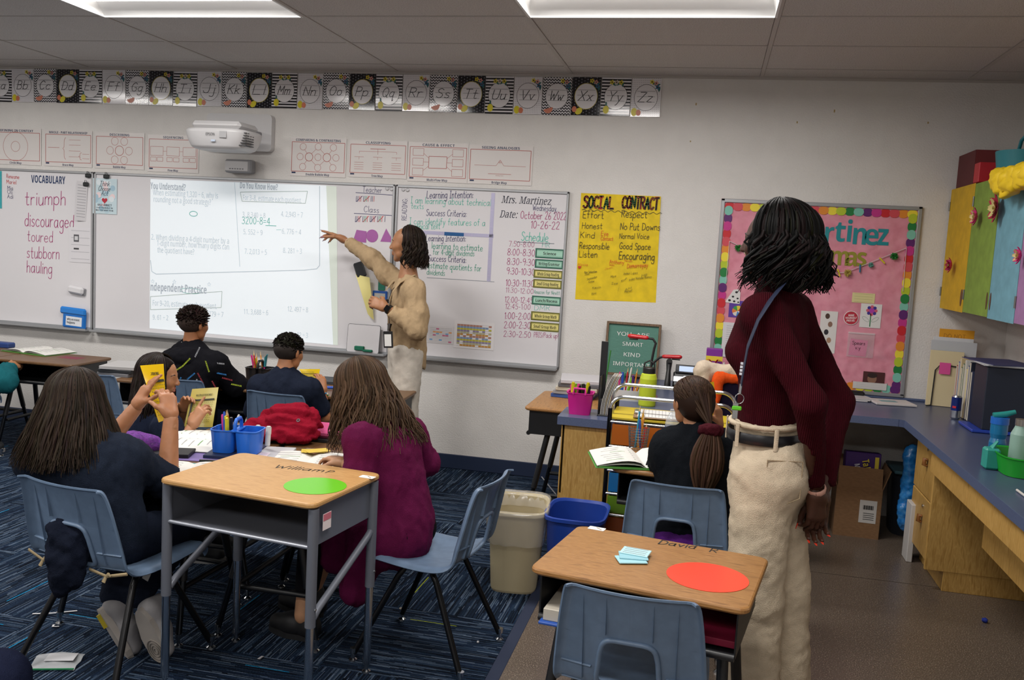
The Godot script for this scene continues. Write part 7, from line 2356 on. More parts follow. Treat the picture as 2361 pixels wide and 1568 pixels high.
	ring3(rg, on_z(446, 493, z2), RT, UP, 0.032, 0.018, 0.004)
	part("handwriting", rg, tl, t)
	rg = mk()
	line3(rg, on_z(612, 520, z2), on_z(637, 521, z2), 0.004, Vector3.BACK)
	ring3(rg, on_z(440, 671, z2), RT, UP, 0.09, 0.02, 0.003)
	part("handwriting", rg, tl, t)
	for w in [[352, 649], [402, 650], [482, 656]]:
		var st := mk()
		var pts := []
		for k in 11: pts.append(V2(sin(TAU * k / 10), cos(TAU * k / 10)) * (0.016 if k % 2 == 0 else 0.007))
		stroke(st, pts, on_z(w[0], w[1], z2), RT, UP, 0.003)
		part("star_print", st, gm, t)
func pattern_image(k: int) -> Image:
	var w := 96
	var h := 120
	var im := Image.create(w, h, false, Image.FORMAT_RGB8)
	var wh := hexc("e2dfe2")
	var bk := hexc("1b1b20")
	im.fill([bk, wh, wh, bk][k])
	for y in h:
		for x in w:
			var on := false
			if k == 0: on = (y / 5) % 2 == 0
			elif k == 1: on = (x % 6) < 2 and (y % 6) < 2
			elif k == 2:
				var zz: int = abs((x % 10) - 5)
				on = ((y + zz) % 9) < 4
			else: on = (x % 10) < 3 and ((y + (5 if (x / 10) % 2 else 0)) % 10) < 3
			if on: im.set_pixel(x, y, [wh, hexc("a9a6a9"), bk, hexc("8f8f95")][k])
	return im
func build_alphabet() -> void:
	var pats := []
	for k in 4: pats.append(image_mat("alphabet%d" % k, pattern_image(k), 0.1))
	var w := 0.192
	var h := 0.246
	var cm := mk()
	cm.box(Vector3.ZERO, V3(w, h, 0.0012))
	for i in cm.t.size(): cm.t[i] = V2(cm.v[i].x / w + 0.5, 0.5 - cm.v[i].y / h)
	var meshes := []
	for k in 4: meshes.append(cm.mesh(pats[k]))
	var white := tint("e4e1e3", 0.12)
	var disc := mk().slab(Vector3.ZERO, RT, UP, disc_poly(0.074, 0.082, 32), 0.0).mesh(white)
	var black := tint("191919", 0.3)
	var ringm := mk(); ring3(ringm, Vector3.ZERO, RT, UP, 0.076, 0.084, 0.0025)
	var ring_k := ringm.mesh(black)
	var ring_y := ringm.mesh(tint("c8b93a", 0.3))
	var ruled := mk()
	for y in [0.04, 0.006, -0.028]: ruled.box(V3(0, y, 0), V3(0.118, 0.0018, 0.0004))
	var fl := {}
	for c in ["d6938a", "225e86", "dcc92c", "c7b9a8"]:
		var p := PackedVector2Array()
		for k in 30:
			var a := TAU * k / 30
			p.append(V2(cos(a), sin(a)) * 0.017 * (0.75 + 0.25 * cos(5 * a)))
		fl[c] = mk().slab(Vector3.ZERO, RT, UP, p, 0.0003).mesh(tint(c, 0.3))
	var eye := mk().slab(Vector3.ZERO, RT, UP, disc_poly(0.005, 0.005, 10), 0.0004).mesh(tint("4a3420", 0.3))
	var leaf := mk().slab(Vector3.ZERO, RT, UP, disc_poly(0.017, 0.006, 12), 0.0002).mesh(tint("23605a", 0.3))
	var pine := mk().slab(Vector3.ZERO, RT, UP, disc_poly(0.02, 0.026, 16), 0.0004).mesh(tint("d9cb2a", 0.3))
	var half := PackedVector2Array()
	for k in 13: half.append(V2(cos(PI + PI * k / 12), sin(PI + PI * k / 12)) * 0.032)
	var melon := mk().slab(Vector3.ZERO, RT, UP, half, 0.0004).mesh(tint("cf7f66", 0.3))
	var berry := mk().slab(Vector3.ZERO, RT, UP, disc_poly(0.016, 0.02, 14), 0.0005).mesh(tint("d0795a", 0.3))
	rng.seed = 77
	var names := "ABCDEFGHIJKLMNOPQRSTUVWXYZ"
	var styles := ["black and white striped", "white dotted", "black and white zigzag", "black dotted"]
	for k in 26:
		var cx := -0.405 - w / 2 - (25 - k) * 0.1968
		var t := thing("alphabet_card", "%s laminated alphabet card with cursive letter %s" % [styles[k % 4], names[k]], "alphabet card", V3(cx, 2.602 + rng.randf_range(-0.003, 0.003), 0.008), 0.0, "cursive alphabet cards under the ceiling")
		t.rotation = V3(rng.randf_range(-0.012, 0.02), rng.randf_range(-0.025, 0.025), rng.randf_range(-0.01, 0.01))
		inst("card", meshes[k % 4], t)
		inst("letter_disc", disc, t, V3(0, 0, 0.0009))
		inst("disc_outline", ring_y if k % 4 == 3 else ring_k, t, V3(0, 0, 0.0012))
		part("ruling", ruled, black, t).position = V3(0, 0, 0.0012)
		var mb := mk()
		write(mb, names[k] + names[k].to_lower(), V3(-0.052, -0.028, 0.0015), RT, UP, 0.062, 0.088, 0.075, 0.3)
		part("cursive_letter", mb, black, t)
		var cl := ["dcc92c", "d6938a", "225e86"] if k % 4 != 0 else ["dcc92c", "c7b9a8", "dcc92c"]
		for q in 3:
			var p: Vector2 = [V2(0.035, 0.1), V2(0.062, 0.092), V2(0.072, 0.066)][q] if k % 4 != 0 else V2(-0.03 + q * 0.03, 0.092)
			inst("leaf_print", leaf, t, V3(p.x + 0.012, p.y - 0.012, 0.0013), Basis(Vector3.BACK, -0.6 + q))
			inst("flower_print", fl[cl[q]], t, V3(p.x, p.y, 0.0016))
			inst("flower_eye", eye, t, V3(p.x, p.y, 0.0022))
		var fp := V3(-0.06, -0.085, 0.0016)
		match k % 4:
			0:
				inst("fruit_print", pine, t, fp)
				inst("leaf_print", leaf, t, fp + V3(0, 0.035, 0), Basis(Vector3.BACK, PI / 2))
			1:
				inst("fruit_print", pine, t, fp + V3(-0.012, -0.008, 0))
				inst("fruit_print", berry, t, fp + V3(0.016, -0.012, 0.0005))
			2: inst("fruit_print", melon, t, fp + V3(0.006, 0.004, 0), Basis(Vector3.BACK, 0.3))
			3:
				inst("fruit_print", berry, t, fp + V3(-0.014, 0.0, 0.0005))
				inst("fruit_print", pine, t, fp + V3(0.016, -0.012, 0), Basis(Vector3.BACK, -0.9))
func build_maps() -> void:
	var paper := tint("dcd7d4", 0.28)
	var rd := tint("b06058", 0.4)
	var nv := tint("273558", 0.4)
	var lst := [["DEFINING IN CONTEXT", "Circle Map", -22, 294, 96, 382], ["WHOLE - PART RELATIONSHIP", "Brace Map", 103, 299, 213, 387], ["DESCRIBING", "Bubble Map", 220, 304, 333, 392], ["SEQUENCING", "Flow Map", 342, 310, 458, 400], ["COMPARING & CONTRASTING", "Double Bubble Map", 671, 316, 797, 410], ["CLASSIFYING", "Tree Map", 806, 322, 937, 413], ["CAUSE & EFFECT", "Multi-Flow Map", 943, 327, 1077, 423], ["SEEING ANALOGIES", "Bridge Map", 1082, 333, 1225, 429]]
	for k in lst.size():
		var q: Array = lst[k]
		var t := wall_sheet("map_poster", "laminated %s poster with a red line diagram" % q[1].to_lower().replace("-", " "), "poster", q[2], q[3], q[4], q[5], paper, 0.004, "thinking map posters above the whiteboards")
		var w: float = t.get_meta("w")
		var h: float = t.get_meta("h")
		var z := 0.0008
		type_text(t, q[0], V3(0, h * 0.435, z), RT, UP, 0.017, nv, true, min(w * 0.8, 0.0165 * q[0].length()))
		type_text(t, q[1], V3(0, -h * 0.45, z), RT, UP, 0.016, nv, true, 0.0105 * q[1].length())
		part("corner_mark", mk().box(V3(-w * 0.43, -h * 0.415, z), V3(0.03, 0.011, 0.0004)), nv, t)
		var fw := w * 0.94
		var fh := h * 0.76
		var b := mk()
		for s in [-1.0, 1.0]:
			b.box(V3(0, s * fh / 2, z), V3(fw, 0.004, 0.0004))
			b.box(V3(s * fw / 2, 0, z), V3(0.004, fh, 0.0004))
		part("printed_border", b, rd, t)
		var ring := func(x: float, y: float, r: float, wd := 0.0025) -> void:
			var mb := mk(); ring3(mb, V3(x * w, y * h, z), RT, UP, r * w, r * w, wd); part("printed_ring", mb, rd, t)
		var seg := func(x0: float, y0: float, x1: float, y1: float, wd := 0.0022) -> void:
			var mb := mk(); line3(mb, V3(x0 * w, y0 * h, z), V3(x1 * w, y1 * h, z), wd, Vector3.BACK); part("printed_line", mb, rd, t)
		var bx := func(x: float, y: float, bw: float, bh: float, wd := 0.0025) -> void:
			var mb := mk()
			var p := [V3((x - bw / 2) * w, (y - bh / 2) * h, z), V3((x + bw / 2) * w, (y - bh / 2) * h, z), V3((x + bw / 2) * w, (y + bh / 2) * h, z), V3((x - bw / 2) * w, (y + bh / 2) * h, z)]
			for e in 4: line3(mb, p[e], p[(e + 1) % 4], wd, Vector3.BACK)
			part("printed_box", mb, rd, t)
		match k:
			0:
				ring.call(0, 0, 0.24); ring.call(0, 0, 0.085)
			1:
				seg.call(-0.42, 0.02, -0.18, 0.02, 0.003)
				for y in [0.24, 0.1, -0.06, -0.22]: seg.call(0.02, y, 0.26, y)
				for y in [-0.14, -0.26]: seg.call(0.3, y, 0.44, y)
				for br in [[-0.08, 0.0, 0.3], [0.25, -0.2, 0.1]]:
					var mb := mk()
					var p := []
					for e in 21:
						var f := e / 20.0 * 2 - 1
						var dx: float = -0.03 * exp(-abs(f) * 14) + 0.03 * pow(abs(f), 8)
						p.append(V2((br[0] + dx) * w, (br[1] + f * br[2]) * h))
					stroke(mb, p, V3(0, 0, z), RT, UP, 0.003)
					part("printed_brace", mb, rd, t)
			2:
				ring.call(0, 0, 0.085, 0.004)
				for e in 6:
					var a := TAU * e / 6 + PI / 3
					ring.call(cos(a) * 0.19, sin(a) * 0.19 * w / h, 0.07)
			3:
				for e in 3:
					bx.call(-0.32 + e * 0.32, 0.06, 0.25, 0.24)
					for s in [-1.0, 1.0]: bx.call(-0.32 + e * 0.32 + s * 0.065, -0.16, 0.11, 0.11)
				seg.call(-0.195, 0.06, -0.125, 0.06); seg.call(0.125, 0.06, 0.195, 0.06)
			4:
				for s in [-1.0, 1.0]:
					ring.call(s * 0.16, 0, 0.068, 0.004)
					ring.call(s * 0.32, 0, 0.056)
					for e in [-1.0, 1.0]: ring.call(s * 0.27, e * 0.26, 0.056); seg.call(s * 0.19, e * 0.08, s * 0.24, e * 0.18); seg.call(s * 0.12, e * 0.08, s * 0.04, e * 0.2)
				for y in [-0.27, 0.0, 0.27]: ring.call(0, y, 0.056)
			5:
				seg.call(-0.13, 0.27, 0.13, 0.27, 0.004); seg.call(-0.32, 0.2, 0.32, 0.2); seg.call(0, 0.27, 0, 0.12)
				for x in [-0.32, 0.0, 0.32]:
					seg.call(x, 0.2, x, 0.14); seg.call(x - 0.08, 0.05, x + 0.08, 0.05); seg.call(x, 0.05, x, -0.02)
					for e in 4: seg.call(x - 0.08, -0.1 - e * 0.06, x + 0.08, -0.1 - e * 0.06)
			6:
				bx.call(0, 0, 0.3, 0.3, 0.004)
				for s in [-1.0, 1.0]:
					for e in [-1.0, 0.0, 1.0]:
						bx.call(s * 0.33, e * 0.25, 0.18, 0.18); seg.call(s * 0.15, e * 0.1, s * 0.24, e * 0.22)
			7:
				seg.call(-0.4, -0.02, -0.06, -0.02); seg.call(0.06, -0.02, 0.4, -0.02); seg.call(-0.06, -0.02, 0, 0.13); seg.call(0, 0.13, 0.06, -0.02); seg.call(-0.18, -0.23, 0.18, -0.23, 0.003)
				type_text(t, "as", V3(0, 0.02, z), RT, UP, 0.016, rd)
				type_text(t, "Relating Factor", V3(0, -h * 0.27, z), RT, UP, 0.006, rd)
func build_projector() -> void:
	var wh := tint("c9c8c9", 0.35)
	var gy := tint("8f8f92", 0.45)
	var plate_r := wall_rect(486, 263, 633, 352)
	var t := thing("projector", "white short-throw projector on a wall arm above the long whiteboard", "projector", V3(plate_r.position.x + plate_r.size.x / 2, plate_r.position.y, 0))
	part("wall_plate", mk().slab(V3(0, plate_r.size.y / 2, 0.004), RT, UP, rect_poly(plate_r.size.x, plate_r.size.y, 0.03), 0.05), wh, t)
	var c := on_z(517, 322, 0.44) - t.position
	part("arm", mk().box(V3(c.x + 0.02, c.y + 0.085, 0.24), V3(0.1, 0.035, 0.42), 0.008), gy, t)
	# body: rounded lozenge
	var bl := Blob.new()
	var b := mk()
	var prof := [[0.0, -0.072], [0.15, -0.066], [0.22, -0.03], [0.235, 0.0], [0.235, 0.03], [0.215, 0.052], [0.0, 0.056]]
	var rows := []
	for k in 13:
		var line := []
		for s in 33:
			var a := TAU * s / 32
			var pw := 4.0
			var ca := cos(a)
			var sa := sin(a)
			var f := pow(pow(abs(ca), pw) + pow(abs(sa), pw), -1.0 / pw)
			var y := -0.075 + 0.13 * k / 12.0
			var rr: float = 1.0 - 0.2 * pow(1.0 - k / 12.0, 2.0) - (0.06 if k == 12 else 0.0)
			if k == 0: rr = 0.72
			line.append(c + V3(ca * f * 0.228 * rr, y, sa * f * 0.175 * rr))
		rows.append(line)
	b.sheet(rows)
	var cap := mk()
	var poly := PackedVector2Array()
	for p in rows[12]: poly.append(V2(p.x - c.x, -(p.z - c.z)))
	poly.remove_at(32)
	b.slab(V3(c.x, c.y + 0.054, c.z), Vector3.RIGHT, Vector3.FORWARD, poly, 0.001)
	var bot := PackedVector2Array()
	for p in rows[0]: bot.append(V2(p.x - c.x, -(p.z - c.z)))
	bot.remove_at(32)
	b.slab(V3(c.x, c.y - 0.0755, c.z), Vector3.RIGHT, Vector3.FORWARD, bot, 0.001)
	part("body", b, wh, t)
	part("top_cover", mk().box(c + V3(0.0, 0.085, -0.01), V3(0.36, 0.05, 0.26), 0.02), wh, t)
	type_text(t, "EPSON", c + V3(0.0, 0.015, 0.177), RT, UP, 0.018, tint("3a3a3e", 0.5), false, 0.062)
	part("sensor_window", mk().box(c + V3(0.09, 0.015, 0.174), V3(0.05, 0.042, 0.004), 0.001), tint("a9a9ab", 0.3), t)
	part("status_lamp", mk().box(c + V3(0.02, -0.026, 0.172), V3(0.03, 0.012, 0.004)), tint("b9c6d8", 0.3), t)
	for k in 24:
		part("vent_slot", mk().box(c + V3(0.2, -0.045 + (k % 6) * 0.016, 0.02 + (k / 6) * 0.03), V3(0.05, 0.006, 0.02), 0.001), tint("4a4a4c", 0.6), t)
	var cb := []
	for e in 8: cb.append(c + V3(0.06 + e * 0.016, 0.075 - 0.02 * sin(e * 0.8), 0.07 - e * 0.01))
	part("cable", mk().tube(cb, [0.006], 6), tint("27406e", 0.5), t)
	var d := thing("touch_sensor", "small grey sensor box on the wall under the projector", "sensor", on_z(554, 384, 0.04))
	part("box", mk().box(Vector3.ZERO, V3(0.21, 0.095, 0.07), 0.01), gy, d)
	part("face", mk().box(V3(-0.01, 0.0, 0.034), V3(0.18, 0.07, 0.006), 0.003), wh, d)
	for k in 6: part("vent_slot", mk().box(V3(-0.06 + k * 0.02, -0.02, 0.0375), V3(0.012, 0.008, 0.001)), tint("77777a", 0.6), d)
# apple outline
func apple_poly(r: float) -> PackedVector2Array:
	var p := PackedVector2Array()
	for k in 20:
		var a := TAU * k / 20 + PI / 2
		var f := 1.0 - 0.2 * exp(-pow(sin((a - PI / 2) / 2) * 4, 2)) - 0.1 * exp(-pow(cos((a - PI / 2) / 2) * 5, 2))
		p.append(V2(cos(a) * 1.05, sin(a)) * r * f)
	p.append(V2(0.06, 0.82) * r)
	p.append(V2(0.2, 1.22) * r)
	p.append(V2(0.06, 1.22) * r)
	return p
func build_bulletin() -> void:
	var x0 := 0.03
	var x1 := 1.245
	var y0 := 0.775
	var y1 := 1.972
	var t := thing("bulletin_board", "pink papered bulletin board with a border of coloured paper apples", "bulletin board", V3((x0 + x1) / 2, (y0 + y1) / 2, 0))
	var w := x1 - x0
	var h := y1 - y0
	var pk := tri_mat("pink_paper", noise_tex(0.012, [[0.0, 0.5, 1.0], ["cf7f90", "db8fa0", "e09aa9"]], 512, 5, 66), V3(1.5, 1.5, 1.5), 0.85, noise_tex(0.01, [], 256, 3, 67, FastNoiseLite.TYPE_SIMPLEX_SMOOTH, true, 10.0), 0.5)
	part("backing_paper", mk().box(V3(0, 0, 0.006), V3(w, h, 0.012)), pk, t)
	var alu := tint("a9abae", 0.35, 0.6)
	for s in [-1.0, 1.0]:
		part("frame_rail", mk().box(V3(0, s * (h / 2 - 0.012), 0.011), V3(w, 0.024, 0.022), 0.003), alu, t)
		part("frame_rail", mk().box(V3(s * (w / 2 - 0.012), 0, 0.011), V3(0.024, h, 0.022), 0.003), alu, t)
	var cols := ["c8202a", "d04a55", "e08a2c", "ecd83a", "b4c62c", "177a3a", "7cc0ae", "5b1d6b", "c22f86"]
	var meshes := []
	for c in cols: meshes.append(mk().slab(Vector3.ZERO, RT, UP, apple_poly(0.029), 0.0015).mesh(tint(c, 0.5)))
	var k := 0
	var n := 22
	for i in n:
		for s in [1.0, -1.0]:
			inst("apple_cutout", meshes[(i + (0 if s > 0 else 4)) % 9], t, V3((i - (n - 1) / 2.0) * (w - 0.11) / (n - 1), s * (h / 2 - 0.048), 0.0135 + 0.0016 * (i % 2)))
			inst("apple_cutout", meshes[(n - i + (3 if s > 0 else 5)) % 9], t, V3(s * (w / 2 - 0.05), (i - (n - 1) / 2.0) * (h - 0.15) / (n - 1), 0.014 + 0.0016 * (i % 2)), Basis(Vector3.BACK, -s * PI / 2))
	# big glitter letters
	var gl1 := tri_mat("glitter_teal", noise_tex(0.6, [[0.0, 0.5, 1.0], ["0f6d78", "1a8b95", "5cc0c4"]], 256, 1, 35, FastNoiseLite.TYPE_CELLULAR), V3(14, 14, 14), 0.35)
	var gl2 := tri_mat("glitter_gold", noise_tex(0.6, [[0.0, 0.5, 1.0], ["6f6818", "96902a", "d6d06a"]], 256, 1, 36, FastNoiseLite.TYPE_CELLULAR), V3(14, 14, 14), 0.35)
	for q in [["M", 1846, 531], ["a", 1881, 537], ["r", 1910, 536], ["t", 1936, 533], ["i", 1958, 533], ["n", 1982, 539], ["e", 2010, 541], ["z", 2036, 541], ["T", 1852, 582], ["h", 1879, 582], ["o", 1905, 589], ["m", 1937, 590], ["a", 1965, 592], ["s", 1988, 593]]:
		var top: bool = q[2] < 560
		var o := type_text(t, q[0], on_z(q[1], q[2], 0.014) - t.position, RT, UP, 0.135 if top else 0.12, gl1 if top else gl2, true, 0.0, "Droid Sans", HORIZONTAL_ALIGNMENT_CENTER, "glitter_letter")
		o.scale = V3(0.86, 1.0, 4.0)
	# garland: string, pegs and pompoms, two swags
	var sg := thing("garland", "white string garland with pompoms and little clothes pegs on the pink board", "garland")
	var gp := [[1682, 556], [1700, 565], [1722, 590], [1760, 625], [1820, 636], [1885, 633], [1950, 628], [2000, 608], [2050, 588], [2090, 572]]
	var pts := []
	for q in gp: pts.append(on_z(q[0], q[1], 0.022))
	part("string", mk().tube(pts, [0.0022], 5).tube([on_z(2090, 572, 0.022), on_z(2082, 672, 0.022)], [0.002], 5).tube([on_z(1682, 556, 0.022), on_z(1674, 650, 0.022)], [0.002], 5), tint("d9c9cc", 0.8), sg)
	for q in [[1702, 572, "2c8a3a"], [1898, 633, "c8202e"], [1955, 629, "c9b45a"], [2008, 611, "6fa89c"], [2062, 591, "2c8a3a"]]:
		var pm := mk()
		var r := RandomNumberGenerator.new(); r.seed = int(q[0])
		var c := on_z(q[0], q[1], 0.03)
		var sz: float = 0.016 if q[0] == 2008 else 0.024
		for k2 in 120:
			var d := V3(r.randfn(), r.randfn(), r.randfn()).normalized()
			pm.tube([c, c + d * sz * r.randf_range(0.8, 1.15)], [0.004, 0.0012], 4, false)
		part("pompom", pm, tint(q[2], 0.9), sg)
	for q in [[1722, 590, "d8c820", 0.5], [1934, 629, "d8c820", 0.4], [1983, 619, "1d6f94", 0.05], [2034, 601, "d8c820", 0.8]]:
		part("clothes_peg", mk().box(on_z(q[0], q[1], 0.026), V3(0.009, 0.05, 0.009), 0.002, Basis(Vector3.BACK, q[3])), tint(q[2], 0.5), sg)
	pinned_things()
func pinned_things() -> void:
	var z := 0.014
	var n1 := wall_sheet("yellow_note", "pale yellow handwritten note pinned above the flower drawing", "note", 1965, 674, 2015, 700, tint("d9cf96", 0.7), z)
	lines_print(n1, 4, hexc("6d6648"))
	var fd := wall_sheet("flower_drawing", "white card with a purple and pink flower drawing on the pink board", "drawing", 1985, 699, 2028, 757, tint("dedbd9", 0.7), z + 0.001)
	var w: float = fd.get_meta("w")
	var h: float = fd.get_meta("h")
	for k in 8:
		var a := TAU * k / 8
		part("petal", mk().slab(V3(0.004 + cos(a) * 0.024, h * 0.22 + sin(a) * 0.024, 0.0006), RT, UP, disc_poly(0.0105, 0.0105, 12), 0.0003), tint(("3a2f8f" if k % 2 else "d0607a"), 0.6), fd)
	part("petal", mk().slab(V3(0.004, h * 0.22, 0.001), RT, UP, disc_poly(0.016, 0.016, 14), 0.0003), tint("b03aa8", 0.6), fd)
	part("stem", mk().box(V3(0.0, -h * 0.18, 0.0007), V3(0.006, h * 0.55, 0.0004)), tint("2a7a4a", 0.6), fd)
	for s in [-1.0, 1.0]:
		var lf := mk(); ring3(lf, V3(s * 0.028, -h * 0.15, 0.0007), V3(0.8, 0.6 * s, 0), V3(-0.6 * s, 0.8, 0), 0.024, 0.01, 0.0015)
		part("leaf_outline", lf, tint("4f7a60", 0.6), fd)
	var bt := thing("round_badge", "round red badge reading Make yourself proud on the pink board", "badge", on_z(1962, 733, z))
	part("disc", mk().slab(Vector3.ZERO, RT, UP, disc_poly(0.045, 0.045, 32), 0.003), tint("e2d8d8", 0.4), bt)
	part("red_face", mk().slab(V3(0, 0, 0.003), RT, UP, disc_poly(0.041, 0.041, 32), 0.0006), tint("b8283c", 0.4), bt)
	for q in [["MAKE", 0.017], ["YOURSELF", 0.0], ["PROUD.", -0.017]]:
		type_text(bt, q[0], V3(0, q[1], 0.0039), V3(1, 0.08, 0), UP, 0.013, tint("efe6e6", 0.4), true, 0.0085 * q[0].length())
	var bag := thing("plastic_bag", "clear zip bag holding a pink sticky note on the pink board", "bag", on_z(1984, 795, z))
	part("film", mk().box(V3(0, 0, 0.003), V3(0.16, 0.16, 0.002)), glass_mat(hexc("e8d8dc"), 0.18), bag)
	part("zip_edge", mk().box(V3(0, 0.072, 0.005), V3(0.16, 0.006, 0.002)), glass_mat(hexc("f0e8ea"), 0.5), bag)
	var sn := part("sticky_note", mk().box(V3(-0.012, -0.02, 0.0005), V3(0.105, 0.105, 0.001), 0.0, Basis(Vector3.BACK, -0.06)), tint("e53e94", 0.6), bag)
	var sm := mk()
	write(sm, "Spears", V3(-0.05, 0.0, 0.0045), RT, UP, 0.022, 0.075, 0.1)
	write(sm, "v.y", V3(-0.03, -0.03, 0.0045), RT, UP, 0.022, 0.03, 0.1)
	part("handwriting", sm, tint("4a1030", 0.6), bag)
	var st := wall_sheet("portrait_strip", "white strip of small printed portraits pinned on the pink board", "paper", 1893, 716, 1923, 815, tint("dcd8d4", 0.6), z)
	for k in 5:
		part("portrait_print", mk().slab(V3(-0.01 + 0.02 * (k % 2), st.get_meta("h") * (0.38 - 0.19 * k), 0.0006), RT, UP, disc_poly(0.014, 0.018, 12), 0.0003), tint((["4a342a", "8a6a58", "2c2830", "a8846a", "3f4a6a"][k]), 0.6), st)
	var ph := wall_sheet("photo_print", "dark framed snapshot tucked at the foot of the pink board", "photo", 1990, 855, 2037, 884, tint("4a2020", 0.5), z + 0.004)
	part("portrait_print", mk().slab(V3(-0.01, -0.01, 0.0006), RT, UP, disc_poly(0.028, 0.03, 16), 0.0003), tint("8a6450", 0.5), ph)
	part("hair_print", mk().slab(V3(-0.01, 0.012, 0.001), RT, UP, disc_poly(0.03, 0.016, 16), 0.0003), tint("2c1c18", 0.5), ph)
	var p2 := wall_sheet("white_slip", "white printed slips tucked under the snapshot on the pink board", "paper", 1966, 878, 2042, 900, tint("cfccca", 0.7), z + 0.006)
	lines_print(p2, 4, hexc("8a8a8a"))
	var dg := thing("dalmatian_cutout", "spotted paper dog cutout pinned above the purple drawing", "cutout", on_z(1690, 684, z))
	part("paper", mk().slab(Vector3.ZERO, RT, UP, PackedVector2Array([V2(-0.05, -0.04), V2(0.045, -0.045), V2(0.045, 0.03), V2(0.03, 0.05), V2(0.0, 0.045), V2(-0.02, 0.01)]), 0.0015), tint("dcdad8", 0.7), dg)
	for q in [[-0.02, -0.025, 0.009], [0.01, -0.03, 0.008], [0.03, -0.01, 0.007], [0.0, 0.0, 0.008], [0.02, 0.03, 0.009], [0.036, -0.034, 0.006]]:
		part("spot", mk().slab(V3(q[0], q[1], 0.0015), RT, UP, disc_poly(q[2], q[2] * 0.8, 10), 0.0004), tint("1f1f22", 0.7), dg)
	var pd := wall_sheet("purple_drawing", "purple card drawing with a bee and a striped ball on the pink board", "drawing", 1682, 692, 1745, 735, tint("5b3a9a", 0.7), z)
	for k in 7:
		var a := TAU * k / 7
		part("ball_wedge", mk().slab(V3(-0.035, -0.012, 0.0007), RT, UP, PackedVector2Array([Vector2.ZERO, V2(cos(a), sin(a)) * 0.034, V2(cos(a + 0.45), sin(a + 0.45)) * 0.036, V2(cos(a + 0.897), sin(a + 0.897)) * 0.034]), 0.0003), tint((["c8323a", "e0c83a", "3a9a4a", "e07a3a", "d8d4cc", "3a7ac0", "e2e0d8"][k]), 0.6), pd)
	part("bee_body", mk().slab(V3(0.03, 0.02, 0.0007), RT, UP, disc_poly(0.018, 0.011, 12), 0.0003), tint("e0c83a", 0.6), pd)
	part("bee_stripe", mk().box(V3(0.034, 0.02, 0.0012), V3(0.005, 0.02, 0.0003)), tint("1f1f22", 0.6), pd)
	var ch := wall_sheet("data_sheet", "curled white data chart with a colour column on the pink board", "paper", 1668, 742, 1745, 828, tint("d8d6d8", 0.4), z + 0.003)
	for k in 9: part("printed_block", mk().box(V3(0.0, 0.1 - k * 0.022, 0.0007), V3(0.018, 0.02, 0.0004)), tint((["3a7aa8", "c88a3a", "5a9a6a", "4a6ab0", "c8b83a", "8a5a9a", "b8522a", "3a7aa8", "6a9a3a"][k]), 0.6), ch)
	lines_print(ch, 14, hexc("a9a9ae"))
	var wp := wall_sheet("white_card", "plain white card half hidden behind the lanyard wearer on the pink board", "paper", 1753, 672, 1775, 700, tint("dcdadb", 0.7), z)
	# paper flowers on the cupboard doors
	for q in [[2259, 500, "d6347f", "d8c28a", 0.05, "bright pink paper flower with a cream centre on the green door"], [2200, 612, "c22f74", "a01f3a", 0.045, "deep pink paper flower on the yellow door"], [2306, 480, "a8213c", "c8b878", 0.075, "large dark red paper flower on the seam of the green and blue doors"], [2362, 590, "d6347f", "d8c28a", 0.04, "pink paper flower on the violet door"]]:
		var o := on_x(q[0], q[1], 1.39)
		var t := thing("paper_flower", q[5], "paper flower", o)
		for ly in 2:
			for k in 5:
				var a := TAU * k / 5 + ly * 0.6
				var rr: float = q[4] * (1.0 - 0.35 * ly)
				var d := V3(0, sin(a), cos(a))
				var rows := []
				for i in 5:
					var f := i / 4.0
					var hw := rr * 0.42 * sin(PI * (0.15 + 0.75 * f))
					var mid := d * rr * f + V3(-0.012 - 0.02 * f * f - ly * 0.008, 0, 0)
					var sd := d.cross(Vector3.RIGHT)
					rows.append([mid - sd * hw + V3(-0.006, 0, 0), mid, mid + sd * hw + V3(-0.006, 0, 0)])
				part("petal", mk().sheet(rows, 0.0008), tint(q[2 + ly], 0.7), t)
		part("centre", mk().lathe(V3(-0.03, 0, 0), [V2(0.009, 0), V2(0.007, 0.006), V2(0, 0.008)], 10, Basis(Vector3.BACK, PI / 2)), tint("8a7a2a", 0.7), t)
	# yellow paper fringe and boxes on top of the cupboard
	var fy := thing("paper_fringe", "bright yellow crepe paper streamer bunched over the cupboard top", "decoration", on_x(2325, 415, 1.33))
	for k in 6:
		var yb := Blob.new().cap(V3(0.02 * (k % 2), 0.02 - 0.03 * (k % 3), -0.2 + k * 0.1), V3(0.0, 0.0, -0.08 + k * 0.1), 0.05, 0.065, 0.02, Vector3.RIGHT, 0.7)
		var ym := mk(); yb.net(ym, 0.012, fold_noise(200 + k, 12.0), 0.014, V3(1, 1.8, 0.4))
		part("paper_tuft", ym, tint("e8c414", 0.6), fy)
	var bx := thing("cardboard_tray", "dark red fruit box standing on the cupboard", "box", V3(1.58, 2.082, 0.22))
	for s in [-1.0, 1.0]:
		part("side", mk().box(V3(s * 0.16, 0.1, 0), V3(0.006, 0.2, 0.36)), tint("5a1f22", 0.7), bx)
		part("end", mk().box(V3(0, 0.1, s * 0.18), V3(0.32, 0.2, 0.006)), tint("6b2426", 0.7), bx)
	part("base", mk().box(V3(0, 0.004, 0), V3(0.32, 0.006, 0.36)), tint("7a5a3a", 0.8), bx)
